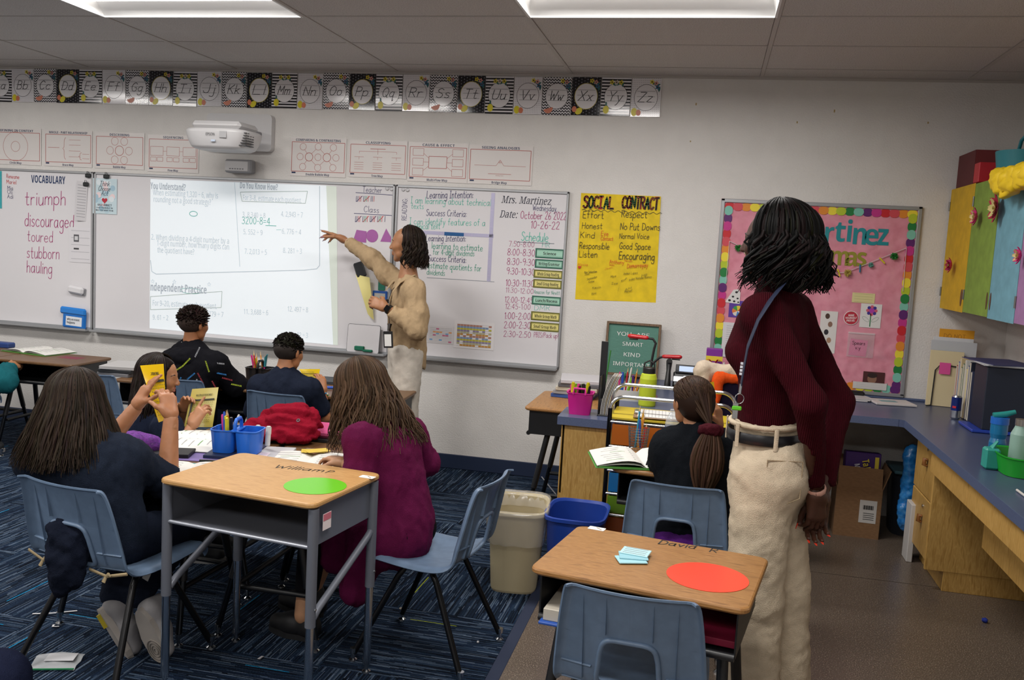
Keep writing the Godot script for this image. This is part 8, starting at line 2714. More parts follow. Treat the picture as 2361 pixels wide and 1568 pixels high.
	solo("teal_basket", mk().lathe(V3(1.56, 2.08, 0.78), [V2(0, 0.0), V2(0.12, 0.0), V2(0.14, 0.15), V2(0.13, 0.15), V2(0.11, 0.01), V2(0, 0.01)], 20).tube([V3(1.56, 2.22, 0.65), V3(1.56, 2.3, 0.7), V3(1.56, 2.32, 0.78), V3(1.56, 2.3, 0.86), V3(1.56, 2.22, 0.91)], [0.01], 8), tint("2a7f8a", 0.5), "teal basket with a blue handle on the cupboard top", "basket")
	solo("red_folder", mk().box(V3(1.48, 2.14, 0.52), V3(0.16, 0.11, 0.1), 0.004), tint("b8232e", 0.5), "small red box beside the fruit box on the cupboard", "box")

# ---------------------------------------------------------------- small things
const CN := {"d8cf1e": "yellow", "2a55b8": "blue", "d83a8a": "pink", "d88a2a": "orange", "1c1c20": "black", "8ac52a": "lime green", "c82a30": "red", "1d7a5a": "green", "5a2a86": "purple", "d8d6d0": "white", "e0a52c": "amber", "2a8fb0": "turquoise"}
func pen(o: Vector3, d: Vector3, l: float, r: float, c: String, kind: String, where: String, group: String) -> void:
	d = d.normalized()
	var m := tint(c, 0.35)
	var t := thing(kind.replace(" ", "_"), "%s %s %s" % [CN.get(c, "grey"), kind, where], kind.split(" ")[-1], o, 0.0, group)
	if kind == "pencil":
		part("shaft", mk().tube([Vector3.ZERO, d * l * 0.86], [r], 6), m, t)
		part("tip", mk().tube([d * l * 0.86, d * l], [r, 0.0006], 6), tint("d9b98a", 0.7), t)
	else:
		part("barrel", mk().tube([Vector3.ZERO, d * l * 0.62], [r], 8), m if kind != "glue stick" else tint("dcdad6", 0.4), t)
		part("cap", mk().tube([d * l * 0.6, d * l * 0.95, d * l], [r * 1.12, r * 1.05, r * 0.7], 8), m, t)
func pens_in(c: Vector3, w: float, dz: float, list: Array, where: String, group: String, sd: int, lean := 0.25) -> void:
	var r := RandomNumberGenerator.new(); r.seed = sd
	for q in list:
		pen(c + V3(r.randf_range(-w, w), 0.006, r.randf_range(-dz, dz)), V3(r.randf_range(-lean, lean), 1, r.randf_range(-lean, lean)), q[2] * r.randf_range(0.92, 1.04), q[3], q[0], q[1], where, group)
# open caddy: two bins side by side with a handle between
func caddy(label: String, o: Vector3, turn: float, w: float, d: float, h: float, col: String) -> Node3D:
	var t := thing("caddy", label, "caddy", o, turn)
	var m := tint(col, 0.32)
	for s in [-1.0, 1.0]:
		var b := mk()
		b.lathe(V3(s * w * 0.25, 0, 0), [V2(0, 0.0), V2(0.85, 0.0), V2(1.0, h), V2(1.06, h), V2(1.06, h + 0.004), V2(0.96, h + 0.004), V2(0.82, 0.004), V2(0, 0.004)], 24, Basis(), w * 0.235, d * 0.48, 6.0)
		part("bin", b, m, t)
	part("rim", mk().box(V3(0, h, 0), V3(0.03, 0.006, d * 0.9), 0.001), m, t)
	part("handle", mk().tube([V3(0, h, -d * 0.3), V3(0, h + 0.03, -d * 0.28), V3(0, h + 0.045, -d * 0.18), V3(0, h + 0.045, d * 0.18), V3(0, h + 0.03, d * 0.28), V3(0, h, d * 0.3)], [0.008], 8), m, t)
	return t
func open_book(label: String, o: Vector3, turn: float, w: float, d: float, th: float, cover: String, sd: int) -> Node3D:
	var t := thing("open_book", label, "book", o, turn)
	part("cover", mk().box(V3(0, 0.002, 0), V3(w + 0.012, 0.003, d + 0.01), 0.001), tint(cover, 0.5), t)
	for s in [-1.0, 1.0]:
		for lay in 2:
			var rows := []
			for i in 9:
				var f := i / 8.0
				var y: float = (0.005 + th * (1.0 - lay * 0.5) * sin(PI * pow(f, 0.6) * 0.93 + 0.05)) + 0.0008
				rows.append([V3(s * f * w / 2, y, -d / 2), V3(s * f * w / 2, y, 0), V3(s * f * w / 2, y, d / 2)])
			var pg := mk(); pg.sheet(rows, 0.001)
			var o2 := part("page_block", pg, tint("dcdad4" if lay == 0 else "c3c6ba", 0.6), t)
			if lay == 0:
				var r := RandomNumberGenerator.new(); r.seed = sd
				for k in 7:
					var f0 := 0.2
					var f1 := r.randf_range(0.55, 0.85)
					var z: float = -d * 0.38 + k * d * 0.12
					var y0: float = 0.007 + th * sin(PI * pow(f0, 0.6) * 0.93 + 0.05)
					var y1: float = 0.007 + th * sin(PI * pow(f1, 0.6) * 0.93 + 0.05)
					var ym: float = 0.0075 + th * sin(PI * pow((f0 + f1) / 2, 0.6) * 0.93 + 0.05)
					var ln := mk()
					ln.sheet([[V3(s * f0 * w / 2, y0, z), V3(s * f0 * w / 2, y0, z + 0.004)], [V3(s * (f0 + f1) / 2 * w / 2, ym, z), V3(s * (f0 + f1) / 2 * w / 2, ym, z + 0.004)], [V3(s * f1 * w / 2, y1, z), V3(s * f1 * w / 2, y1, z + 0.004)]])
					part("printed_line", ln, tint("4f8f3a" if k == 2 or k == 6 else "9a9a9a", 0.6), o2)
	part("edge_band", mk().box(V3(0, 0.006, d / 2 + 0.001), V3(w * 0.96, 0.008, 0.003)), tint(cover, 0.5), t)
	return t
func flat_paper(called: String, label: String, category: String, o: Vector3, turn: float, w: float, d: float, col: String, lines := 0, th := 0.0015) -> Node3D:
	var t := thing(called, label, category, o, turn)
	part("sheet", mk().box(V3(0, th / 2, 0), V3(w, th, d), min(th * 0.3, 0.002)), tint(col, 0.5), t)
	for k in lines: part("printed_line", mk().box(V3(0, th + 0.0003, d * (-0.38 + 0.76 * k / max(lines - 1, 1))), V3(w * 0.8, 0.0005, 0.003)), tint("8a8f96", 0.6), t)
	return t
# a card held up, given by the pixels of its corners (TL, TR, BR, BL) and depths
func held_card(label: String, px: Array, zs: Array, col: String, print_h := true) -> void:
	var c := []
	for k in 4: c.append(on_z(px[k][0], px[k][1], zs[k]))
	var t := thing("table_card", label, "card", (c[0] + c[1] + c[2] + c[3]) / 4, 0.0, "multiplication table cards")
	var o := t.position
	var rows := []
	for i in 7:
		var f := i / 6.0
		var l: Vector3 = c[0].lerp(c[3], f) - o
		var r: Vector3 = c[1].lerp(c[2], f) - o
		var nn := (r - l).cross(Vector3.UP).normalized()
		rows.append([l, l.lerp(r, 0.5) - nn * 0.004 * sin(f * 2.0 + 0.6), r])
	part("sheet", mk().sheet(rows, 0.0006), tint(col, 0.22), t)
	var right: Vector3 = (c[1] - c[0])
	var up: Vector3 = (c[0] - c[3])
	var nrm := right.cross(up).normalized()
	if nrm.z < 0: nrm = -nrm
	var w := right.length()
	var h := up.length()
	var ru := right.normalized()
	var uu := up.normalized()
	var ink := tint("22200f", 0.4)
	var mid: Vector3 = nrm * 0.006
	type_text(t, "MULTIPLICATION TABLE", mid + uu * h * 0.33, ru, uu, h * 0.05, ink, true, w * 0.6)
	part("printed_bar", mk().box(mid + uu * h * 0.2, V3(w * 0.84, h * 0.045, 0.0008), 0.0, Basis(ru, uu, nrm)), ink, t)
	part("printed_bar", mk().box(mid - ru * w * 0.4 - uu * h * 0.12, V3(w * 0.07, h * 0.6, 0.0008), 0.0, Basis(ru, uu, nrm)), ink, t)
	var dots := mk()
	for j in 10:
		for i in 10: dots.box(mid - ru * w * (0.28 - i * 0.072) - uu * h * (-0.13 + j * 0.058), V3(w * 0.035, h * 0.012, 0.0006), 0.0, Basis(ru, uu, nrm))
	part("printed_numbers", dots, tint("6b6424", 0.5), t).set_meta("kind", "stuff")
func build_items() -> void:
	held_card("bright yellow multiplication card raised by the student in a navy T-shirt", [[323, 843], [377, 839], [385, 968], [366, 974]], [2.9, 2.82, 2.86, 2.93], "e8bf12")
	held_card("pale yellow glossy multiplication card on the far side of the blue caddy", [[443, 897], [504, 893], [490, 985], [424, 985]], [2.16, 2.12, 2.18, 2.22], "c9b95a")
	held_card("yellow multiplication card held by the student with the beaded bracelet", [[690, 851], [738, 851], [730, 889], [706, 880]], [1.14, 1.14, 1.16, 1.16], "eac81c")
	held_card("yellow multiplication card held by the student with the scrunchie", [[1620, 884], [1646, 880], [1652, 955], [1630, 960]], [2.08, 2.02, 2.05, 2.1], "e6bd14")
	# ---- cluster of desks
	var h := 0.64
	var p := func(x: float, y: float, hh := 0.64) -> Vector3: return on_y(x, y, hh)
	open_book("open textbook with green page edges beside the blue caddy", p.call(462, 1020), -1.35, 0.42, 0.29, 0.022, "4f8f3a", 1)
	flat_paper("workbook", "purple workbook under the open textbook", "book", p.call(455, 1047), -1.35, 0.25, 0.3, "7d6aa8", 0, 0.004)
	var cd := caddy("bright blue plastic caddy full of pens on the desk cluster", p.call(548, 1040, h + 0.02), 0.16, 0.21, 0.13, 0.095, "1f66cc")
	flat_paper("notebook", "speckled navy composition book under the blue caddy", "notebook", p.call(545, 1046), 0.2, 0.2, 0.25, "1c2a4a", 0, 0.018)
	var pc := cd.position + V3(-0.052, 0.0, 0.0)
	pens_in(pc, 0.03, 0.03, [["2a55b8", "pen", 0.16, 0.005], ["d8cf1e", "highlighter", 0.155, 0.008], ["1c1c20", "dry erase marker", 0.15, 0.008], ["d88a2a", "pencil", 0.17, 0.004], ["d83a8a", "highlighter", 0.15, 0.008], ["d8cf1e", "highlighter", 0.16, 0.008], ["e0a52c", "pencil", 0.18, 0.004], ["d8d6d0", "pen", 0.15, 0.005]], "standing in the blue caddy", "pens in the blue caddy", 8, 0.28)
	for k in 2: pen(cd.position + V3(0.03 + 0.05 * k, 0.01, -0.11), V3(0.05, 1, 0), 0.085, 0.012, "d8d6d0", "glue stick", "behind the blue caddy", "glue sticks behind the blue caddy")
	var nb := flat_paper("notebook", "spiral notebook with a pink dotted label beside the blue caddy", "notebook", p.call(615, 1052), 0.25, 0.2, 0.25, "b9b9bc", 0, 0.014)
	part("label", mk().box(V3(-0.03, 0.0146, 0.03), V3(0.09, 0.0006, 0.07)), tint("e4d3da", 0.5), nb)
	# crumpled red hoodie
	var rh := Blob.new()
	var hc: Vector3 = p.call(655, 985, 0.7)
	for q in [[-0.12, -0.02, 0.03, 0.12, -0.01, 0.02, 0.06, 0.055], [-0.1, 0.0, -0.05, 0.1, 0.02, -0.06, 0.055, 0.06], [-0.02, 0.05, 0.02, 0.09, 0.04, 0.0, 0.05, 0.055], [-0.15, -0.035, 0.06, -0.03, -0.03, 0.1, 0.03, 0.03], [0.02, -0.02, 0.08, 0.13, -0.03, 0.06, 0.035, 0.03], [-0.03, 0.07, -0.03, 0.06, 0.075, -0.04, 0.03, 0.035]]:
		rh.cap(hc + V3(q[0], q[1], q[2]), hc + V3(q[3], q[4], q[5]), q[6], q[7], 0.025)
	rh.cut(hc + V3(0, -0.056, 0), Vector3.DOWN, 0.3)
	var rm := mk()
	rh.net(rm, 0.008, fold_noise(101, 9.0), 0.026, V3(0.6, 1.9, 1.2))
	var rt := thing("red_hoodie", "crumpled dark red hoodie lying on the desk cluster", "hoodie")
	part("cloth", rm, cloth_mat(hexc("8c1228"), 0.95), rt)
	part("eyelet", mk().lathe(hc + V3(0.1, 0.052, 0.062), [V2(0.004, 0), V2(0.009, 0), V2(0.009, 0.003), V2(0.004, 0.003)], 12, Basis(Vector3.RIGHT, 0.9)), chrome(), rt)
	var gp := Blob.new().cap(p.call(665, 960, 0.72), p.call(700, 965, 0.72), 0.045, 0.05, 0.03).cap(p.call(690, 950, 0.72), p.call(712, 975, 0.7), 0.04, 0.035, 0.03)
	var gm := mk(); gp.net(gm, 0.01, fold_noise(103, 20.0), 0.01)
	var gt := thing("pencil_pouch", "grey tweed pencil pouch with a black zip behind the red hoodie", "pouch")
	part("fabric", gm, tri_mat("tweed", noise_tex(0.5, [[0.0, 0.5, 1.0], ["2a2628", "4a4346", "77706e"]], 256, 2, 88), V3(8, 8, 8), 0.95), gt)
	part("zip", mk().tube([p.call(637, 945, 0.76), p.call(655, 938, 0.775), p.call(688, 930, 0.78)], [0.008], 6, true, 0.5, Vector3.UP), tint("1b1b1d", 0.5), gt)
	# pink binder on a black tablet
	var tb: Vector3 = p.call(748, 1010)
	flat_paper("tablet", "black tablet computer under the pink zip binder", "tablet", tb + V3(-0.01, 0, 0), 0.06, 0.29, 0.2, "17181b", 0, 0.016)
	var pb := thing("zip_binder", "pink zip binder with a black zip pull beside the red hoodie", "binder", tb + V3(0.01, 0.016, -0.01), 0.06)
	part("case", mk().box(V3(0, 0.02, 0), V3(0.27, 0.04, 0.19), 0.014), cloth_mat(hexc("cf5a8c"), 0.6), pb)
	part("zip", mk().box(V3(-0.09, 0.041, 0.02), V3(0.012, 0.003, 0.11), 0.001, Basis(Vector3.UP, -0.5)), tint("1b1b1d", 0.5), pb)
	open_book("open textbook under the hand of the student in magenta", p.call(710, 1068), 0.25, 0.4, 0.27, 0.012, "4f8f3a", 2)
	for k in 3: flat_paper("paper_slip", "yellow slip of paper on the textbook of the student in magenta", "paper", p.call(722, 1040, 0.662) + V3(0.01 * k, 0.002 * k, 0), 0.4 + 0.2 * k, 0.1, 0.06, "d6b848").set_meta("group", "yellow slips on the textbook")
	# tie-dye pouch, black case, sheets at the raised-card student's desk
	var td := Blob.new().cap(p.call(305, 1015, 0.69), p.call(350, 1025, 0.68), 0.042, 0.04, 0.03).cap(p.call(290, 1018, 0.69), p.call(310, 1020, 0.69), 0.035, 0.04, 0.03)
	td.cut(p.call(325, 1035, 0.645), Vector3.DOWN, 0.2)
	var tm := mk(); td.net(tm, 0.008, fold_noise(107, 14.0), 0.007, V3(0.5, 1.6, 1))
	solo("soft_pouch", tm, tri_mat("tie_dye", noise_tex(0.02, [[0.0, 0.35, 0.55, 0.75, 1.0], ["3a1550", "5c2478", "7a3a98", "4a2a70", "b08ac0"]], 256, 4, 110), V3(6, 6, 6), 0.9), "purple tie-dye pouch behind the raised forearm", "pouch")
	flat_paper("tablet_case", "black tablet case in front of the purple pouch", "case", p.call(395, 1050), 0.3, 0.17, 0.12, "1c1d20", 0, 0.02)
	open_book("open textbook at the elbow of the student raising a card", p.call(432, 1092, h), 0.35, 0.36, 0.25, 0.012, "4f8f3a", 3)
	flat_paper("turquoise_folder", "turquoise folder corner sticking out from under the textbook", "folder", p.call(476, 1078), 0.2, 0.16, 0.1, "3f9a94", 0, 0.002)
	pen(p.call(460, 1062, 0.652), V3(1, 0.0, -0.28), 0.2, 0.006, "1c1c20", "marker", "lying between the textbook and the blue caddy", "")
	# ---- far students' row
	var bc := caddy("black plastic caddy with pencils on the far students' row", p.call(600, 880, h), 0.0, 0.17, 0.12, 0.09, "1b1c1f")
	pens_in(bc.position + V3(-0.02, 0, 0), 0.05, 0.03, [["d88a2a", "pencil", 0.19, 0.004], ["e0a52c", "pencil", 0.2, 0.004], ["8ac52a", "highlighter", 0.15, 0.008], ["d88a2a", "pencil", 0.18, 0.004], ["d83a8a", "marker", 0.17, 0.006], ["c82a30", "pen", 0.16, 0.005], ["d83a8a", "pencil", 0.17, 0.004]], "standing in the black caddy", "pens in the black caddy", 12, 0.2)
	solo("teal_keyring", mk().tube([bc.position + V3(0.03, 0.1, 0), bc.position + V3(0.035, 0.16, 0), bc.position + V3(0.05, 0.18, 0.01)], [0.012, 0.016, 0.006], 8, true, 0.5), tint("2a7f8a", 0.6), "teal toy charm sticking up from the black caddy", "charm")
	flat_paper("laptop", "dark laptop lying closed near the pointing person's desk end", "laptop", p.call(775, 882), 0.1, 0.26, 0.2, "2c3036", 0, 0.02)
	pen(p.call(738, 893, 0.652), V3(1, 0, -0.35), 0.14, 0.009, "2a55b8", "dry erase marker", "lying on the end desk of the far row", "")
	flat_paper("pink_sheet", "pale pink worksheet on the far students' row", "paper", p.call(655, 880), 0.1, 0.2, 0.22, "d8b4b4", 3)
	for k in 3: flat_paper("book", ["grey hardback lowest in the pile", "black-edged binder in the middle of the pile", "white workbook on top of the pile"][k] + " at the end of the far row", "book", p.call(290, 862) + V3(0, 0.022 * k, 0), 0.1 * k, 0.22, 0.27, ["6a6a6e", "1f2226", "a9a7a6"][k], 0, 0.021)
	# ---- far desk with the open book
	open_book("open textbook on the desk with the red marker stain", p.call(90, 812), -0.15, 0.42, 0.27, 0.02, "4f7f3a", 4)
	solo("pencil_box", mk().box(p.call(6, 795, 0.66), V3(0.16, 0.04, 0.08), 0.008), tint("23407e", 0.4), "blue pencil box on the desk beside the teal sleeve", "box")
	flat_paper("marker_stain", "red marker stain on the brown desk with the open book", "stain", p.call(165, 825), 0.0, 0.16, 0.1, "7a2436", 0, 0.0006)
	# ---- desk with the red circle
	for k in 3: flat_paper("flash_card", ["light blue flash card lowest in the pile beside the red circle", "light blue flash card in the middle of the pile", "ruled light blue flash card on top of the pile"][k], "flash card", on_y(1455 + 5 * k, 1292 - 6 * k, 0.6925) + V3(0, 0.004 * k, 0), [0.35, 0.15, -0.15][k], 0.085, 0.062, ["9ccdd6", "8fc3d0", "b4dce2"][k], 0 if k < 2 else 4, 0.004).set_meta("group", "blue flash cards")
	var dk := V3(-0.1, 0.545, 3.44)
	flat_paper("storybook", "thick cream-edged book inside the desk with the red circle", "book", dk + V3(-0.2, 0, 0.09), -0.1, 0.16, 0.2, "b9b2a4", 0, 0.035)
	flat_paper("binder", "blue binder under the thick book inside the desk", "binder", dk + V3(-0.2, -0.008, 0.1), -0.1, 0.18, 0.21, "234ea0", 0, 0.008)
	flat_paper("folder", "crimson folder inside the desk with the red circle", "folder", dk + V3(0.15, 0.005, 0.08), -0.17, 0.22, 0.22, "8c1c3c", 0, 0.02)
	# purple bag on the seat under the ponytail
	var pg := Blob.new().cap(V3(-0.12, 0.44, 2.5), V3(0.05, 0.44, 2.5), 0.05, 0.06, 0.03)
	var pm := mk(); pg.net(pm, 0.01, fold_noise(113, 16.0), 0.012)
	solo("purple_jacket", pm, cloth_mat(hexc("4a1c66"), 0.9), "purple jacket seen through the opening of the chair back", "jacket")
	# ---- ponytail student's desk
	open_book("thick open textbook with green edges hanging over the ponytail student's desk", on_y(1478, 1066, 0.691), 0.25, 0.42, 0.28, 0.03, "4f8f3a", 5)
	var mc := thing("mesh_cup", "grey mesh pencil cup on the ponytail student's desk", "cup", on_y(1470, 1036, 0.691))
	for k in 9: part("wire_hoop", mk().lathe(V3(0, 0.002 + k * 0.0125, 0), [V2(0.038 + k * 0.0012, 0), V2(0.0395 + k * 0.0012, 0), V2(0.0395 + k * 0.0012, 0.0025), V2(0.038 + k * 0.0012, 0.0025)], 20), tint("8f9296", 0.3, 0.8), mc)
	for k in 24: part("wire", mk().tube([V3(cos(TAU * k / 24), 0, sin(TAU * k / 24)) * 0.039, V3(cos(TAU * k / 24) * 0.0485, 0.104, sin(TAU * k / 24) * 0.0485)], [0.001], 4, false), tint("8f9296", 0.3, 0.8), mc)
	pens_in(mc.position, 0.018, 0.018, [["e0a52c", "pencil", 0.19, 0.0042], ["d88a2a", "pencil", 0.18, 0.0042], ["2a8fb0", "pencil", 0.19, 0.0042], ["2a55b8", "pen", 0.15, 0.005], ["c82a30", "pencil", 0.12, 0.004]], "standing in the mesh cup", "pens in the mesh cup", 15, 0.3)
	var wb := thing("water_bottle", "clear plastic water bottle with a blue label on the ponytail student's desk", "bottle", on_y(1545, 1040, 0.691))
	part("bottle", mk().lathe(Vector3.ZERO, [V2(0, 0), V2(0.03, 0.0), V2(0.032, 0.01), V2(0.032, 0.13), V2(0.024, 0.16), V2(0.013, 0.18), V2(0.013, 0.195), V2(0, 0.195)], 20), glass_mat(hexc("dfe6ea"), 0.3), wb)
	part("label", mk().lathe(V3(0, 0.07, 0), [V2(0.0325, 0), V2(0.0325, 0.045)], 20), tint("2a4fa0", 0.4), wb)
	part("label_print", mk().lathe(V3(0, 0.09, 0), [V2(0.0328, 0), V2(0.0328, 0.01)], 20), tint("c9d3e4", 0.4), wb)
	flat_paper("pink_folder", "bright pink folder at the ponytail student's elbow", "folder", on_y(1690, 1095, 0.692), -0.1, 0.16, 0.22, "d8408a", 0, 0.004)
	# ---- cart top: clipboard with a lined list
	var cb := flat_paper("clipboard", "clipboard with a ruled list on the rolling cart", "clipboard", V3(-0.14, 0.8, 1.6), 0.05, 0.36, 0.23, "8a6a4a", 0, 0.004)
	part("list_sheet", mk().box(V3(0.0, 0.006, 0.0), V3(0.32, 0.003, 0.21)), tint("dcdbd8", 0.6), cb)
	for k in 18: part("printed_line", mk().box(V3(-0.14 + k * 0.0165, 0.0078, 0), V3(0.0016, 0.0005, 0.2)), tint("77787c", 0.6), cb)
	part("clip", mk().box(V3(-0.165, 0.012, 0), V3(0.02, 0.014, 0.08), 0.003), chrome(), cb)
	# ---- bins
	for q in [["waste_bin", "beige waste bin with a clear plastic liner beside the blue recycling bin", "b8ab8a", V3(-0.8, 0, 1.98), 0.12], ["recycling_bin", "blue recycling bin with a white notice at the counter end", "1f3f96", V3(-0.52, 0, 1.98), 0.0]]:
		var t := thing(q[0], q[1], "bin", q[3], q[4])
		part("shell", mk().lathe(Vector3.ZERO, [V2(0, 0.0), V2(0.78, 0.0), V2(0.8, 0.01), V2(0.97, 0.37), V2(1.0, 0.37), V2(1.06, 0.375), V2(1.06, 0.39), V2(1.0, 0.392), V2(0.95, 0.38), V2(0.78, 0.012), V2(0, 0.012)], 32, Basis(), 0.135, 0.175, 4.5), tint(q[2], 0.4), t)
		if q[0] == "waste_bin":
			var lm := mk()
			var nz := fold_noise(120, 14.0)
			var rows := []
			for i in 8:
				var line := []
				for k in 41:
					var a := TAU * k / 40
					var f := pow(pow(abs(cos(a)), 4.5) + pow(abs(sin(a)), 4.5), -1.0 / 4.5)
					var rr: float = [0.9, 0.96, 1.08, 1.08, 1.05, 1.04, 1.03, 1.01][i]
					var yy: float = [0.33, 0.385, 0.4, 0.37, 0.32, 0.28, 0.25, 0.235][i]
					var v := V3(cos(a) * f * 0.135 * rr, yy, sin(a) * f * 0.175 * rr)
					line.append(v + V3(v.x, 0, v.z).normalized() * (nz.get_noise_3dv(v * 2.2) * 0.006) + V3(0, nz.get_noise_2d(k * 0.11, 3.0) * 0.006 if i == 7 else 0.0, 0))
				rows.append(line)
			lm.sheet(rows)
			part("liner", lm, glass_mat(hexc("e8e2d4"), 0.28, 0.15), t)
		else:
			var nt := part("notice", mk().box(V3(-0.01, 0.17, 0.163), V3(0.15, 0.15, 0.001), 0.0, Basis(Vector3.RIGHT, 0.08)), tint("d9dade", 0.5), t)
			type_text(t, "THIS CONTAINER", V3(-0.01, 0.15, 0.1625), RT, UP, 0.01, tint("2a2c32", 0.5), true, 0.11)
			part("notice_logo", mk().slab(V3(-0.01, 0.205, 0.1665), RT, UP, disc_poly(0.014, 0.01, 3), 0.0008), tint("c8782a", 0.5), nt)
	# ---- counter end: magenta bin, magazine file, ruler holder, pens, books
	var mbn := thing("marker_bin", "magenta plastic bin full of markers on the counter end", "bin", V3(-0.6, 0.76, 1.53))
	part("shell", mk().lathe(Vector3.ZERO, [V2(0, 0), V2(0.8, 0), V2(0.98, 0.105), V2(1.06, 0.108), V2(1.06, 0.114), V2(0.94, 0.112), V2(0.77, 0.004), V2(0, 0.004)], 28, Basis(), 0.066, 0.055, 5.0), tint("c41d86", 0.4), mbn)
	part("handle", mk().tube([V3(-0.03, 0.105, 0.055), V3(-0.028, 0.135, 0.052), V3(0.028, 0.135, 0.052), V3(0.03, 0.105, 0.055)], [0.006], 8), tint("c41d86", 0.4), mbn)
	pens_in(mbn.position + V3(0, 0.02, 0), 0.042, 0.034, [["8ac52a", "highlighter", 0.13, 0.009], ["1c1c20", "dry erase marker", 0.13, 0.009], ["d8cf1e", "highlighter", 0.14, 0.009], ["d83a8a", "highlighter", 0.13, 0.009], ["1c1c20", "dry erase marker", 0.135, 0.009], ["8ac52a", "highlighter", 0.125, 0.009], ["d8cf1e", "highlighter", 0.13, 0.009], ["1c1c20", "dry erase marker", 0.125, 0.009], ["1d7a5a", "highlighter", 0.125, 0.009], ["8ac52a", "marker", 0.13, 0.008], ["d83a8a", "marker", 0.13, 0.008]], "standing in the magenta bin", "markers in the magenta bin", 17, 0.22)
	var mf := thing("magazine_file", "black magazine file with leaning papers on the counter end", "file holder", V3(-0.475, 0.76, 1.48))
	part("side", mk().box(V3(-0.03, 0.1, 0), V3(0.004, 0.2, 0.14), 0.001), tint("17181a", 0.4), mf)
	part("base", mk().box(V3(0.0, 0.003, 0), V3(0.07, 0.006, 0.14), 0.001), tint("17181a", 0.4), mf)
	part("back", mk().box(V3(-0.03, 0.22, -0.05), V3(0.035, 0.3, 0.006), 0.001), tint("1c1d20", 0.4), mf)
	for k in 6:
		var rows := []
		for i in 6:
			var f := i / 5.0
			rows.append([V3(-0.018 + k * 0.007 + f * f * 0.05, 0.008 + f * 0.2, -0.06), V3(-0.018 + k * 0.007 + f * f * 0.05, 0.008 + f * 0.2, 0.065)])
		solo("magazine", mk().at(mf.position).sheet(rows, 0.003), tint((["cfcdc8", "b9b6b2", "dad8d4", "c2b49a", "d2d2d4", "c9c7c2"][k]), 0.6), "pale booklet leaning in the black magazine file", "booklet", "booklets in the magazine file")
	var ph := thing("pencil_tray", "white pencil tray crowded with pens beside the letter board", "tray", V3(-0.4, 0.76, 0.95))
	part("tray", mk().lathe(Vector3.ZERO, [V2(0, 0), V2(0.9, 0), V2(1, 0.06), V2(0.96, 0.06), V2(0.86, 0.004), V2(0, 0.004)], 24, Basis(), 0.09, 0.06, 5.0), tint("c9c8c6", 0.4), ph)
	pens_in(ph.position, 0.07, 0.04, [["d88a2a", "pencil", 0.19, 0.004], ["c82a30", "marker", 0.15, 0.007], ["2a55b8", "marker", 0.15, 0.007], ["5a2a86", "marker", 0.15, 0.007], ["1d7a5a", "marker", 0.15, 0.007], ["d83a8a", "pen", 0.16, 0.005], ["e0a52c", "pencil", 0.2, 0.004], ["d8d6d0", "pen", 0.17, 0.005], ["d88a2a", "pencil", 0.2, 0.004], ["1c1c20", "pen", 0.16, 0.005], ["8ac52a", "highlighter", 0.14, 0.008], ["c82a30", "pencil", 0.19, 0.004]], "standing in the white pencil tray", "pens in the white tray", 19, 0.3)
	solo("green_pointer", mk().tube([on_z(1395, 890, 0.9), on_z(1408, 808, 0.9)], [0.004], 6), tint("2f7a2f", 0.5), "thin green pointer stick rising in front of the letter board", "stick")
	for k in 5: flat_paper("book", ["blue-edged hardback at the bottom of the counter pile", "grey textbook second in the counter pile", "cream workbook third in the counter pile", "grey ring notebook fourth in the counter pile", "ruled exercise book splayed on the counter pile"][k], "book", V3(-0.72, 0.736, 0.82) + V3(0.006 * k, 0.022 * k, 0), 0.06 * k - 0.1, 0.24, 0.28, ["2a4a8a", "8f8f92", "bdb6a6", "5a5a60", "b9b7bd"][k], 0, 0.021)
	# lime bottle
	var lb := thing("steel_bottle", "lime green bottle with a black loop cap on the teacher's counter", "bottle", V3(-0.29, 0.76, 1.1))
	part("body", mk().lathe(Vector3.ZERO, [V2(0, 0), V2(0.045, 0), V2(0.047, 0.006), V2(0.047, 0.15), V2(0.04, 0.175), V2(0.03, 0.182), V2(0, 0.182)], 28), tint("b5c42a", 0.45), lb)
	part("cap", mk().lathe(V3(0, 0.18, 0), [V2(0.034, 0), V2(0.034, 0.028), V2(0.03, 0.033), V2(0, 0.033)], 24), tint("141414", 0.5), lb)
	part("loop", mk().tube([V3(-0.03, 0.195, 0), V3(-0.026, 0.235, 0), V3(0, 0.25, 0), V3(0.026, 0.235, 0), V3(0.03, 0.195, 0)], [0.009], 8, true, 0.5, Vector3.RIGHT), tint("141414", 0.5), lb)
	# document camera: red head on a black gooseneck
	for q in [[[1500, 860, 0.9], [1503, 830, 0.9], [1508, 805, 0.9], [1512, 792, 0.9], [1506, 782, 0.9], [1490, 779, 0.9]], [[1498, 850, 0.55], [1505, 838, 0.55], [1520, 825, 0.55], [1532, 822, 0.55]]]:
		var nk := []
		for e in q: nk.append(on_z(e[0], e[1], e[2]))
		var dc := thing("document_camera", "red headed gooseneck document camera %s" % ("reaching over the letter board" if q.size() == 6 else "bent low beside the desk phone"), "camera", V3(nk[0].x, 0.76, nk[0].z))
		for e in nk.size(): nk[e] -= dc.position
		part("gooseneck", mk().tube([V3(0, 0.02, 0)] + nk, [0.007], 8), tint("161616", 0.5), dc)
		var he: Vector3 = nk[nk.size() - 1]
		var sx := -1.0 if q.size() == 6 else 1.0
		var bl := Blob.new().cap(he, he + V3(sx * 0.09, 0.004, 0), 0.016, 0.017, 0.01, Vector3.UP, 0.75)
		var bm := mk(); bl.net(bm, 0.005)
		part("head", bm, tint("b81d24", 0.22), dc)
		part("lens_plate", mk().box(he + V3(sx * 0.07, -0.013, 0), V3(0.05, 0.006, 0.024), 0.002), tint("151515", 0.3), dc)
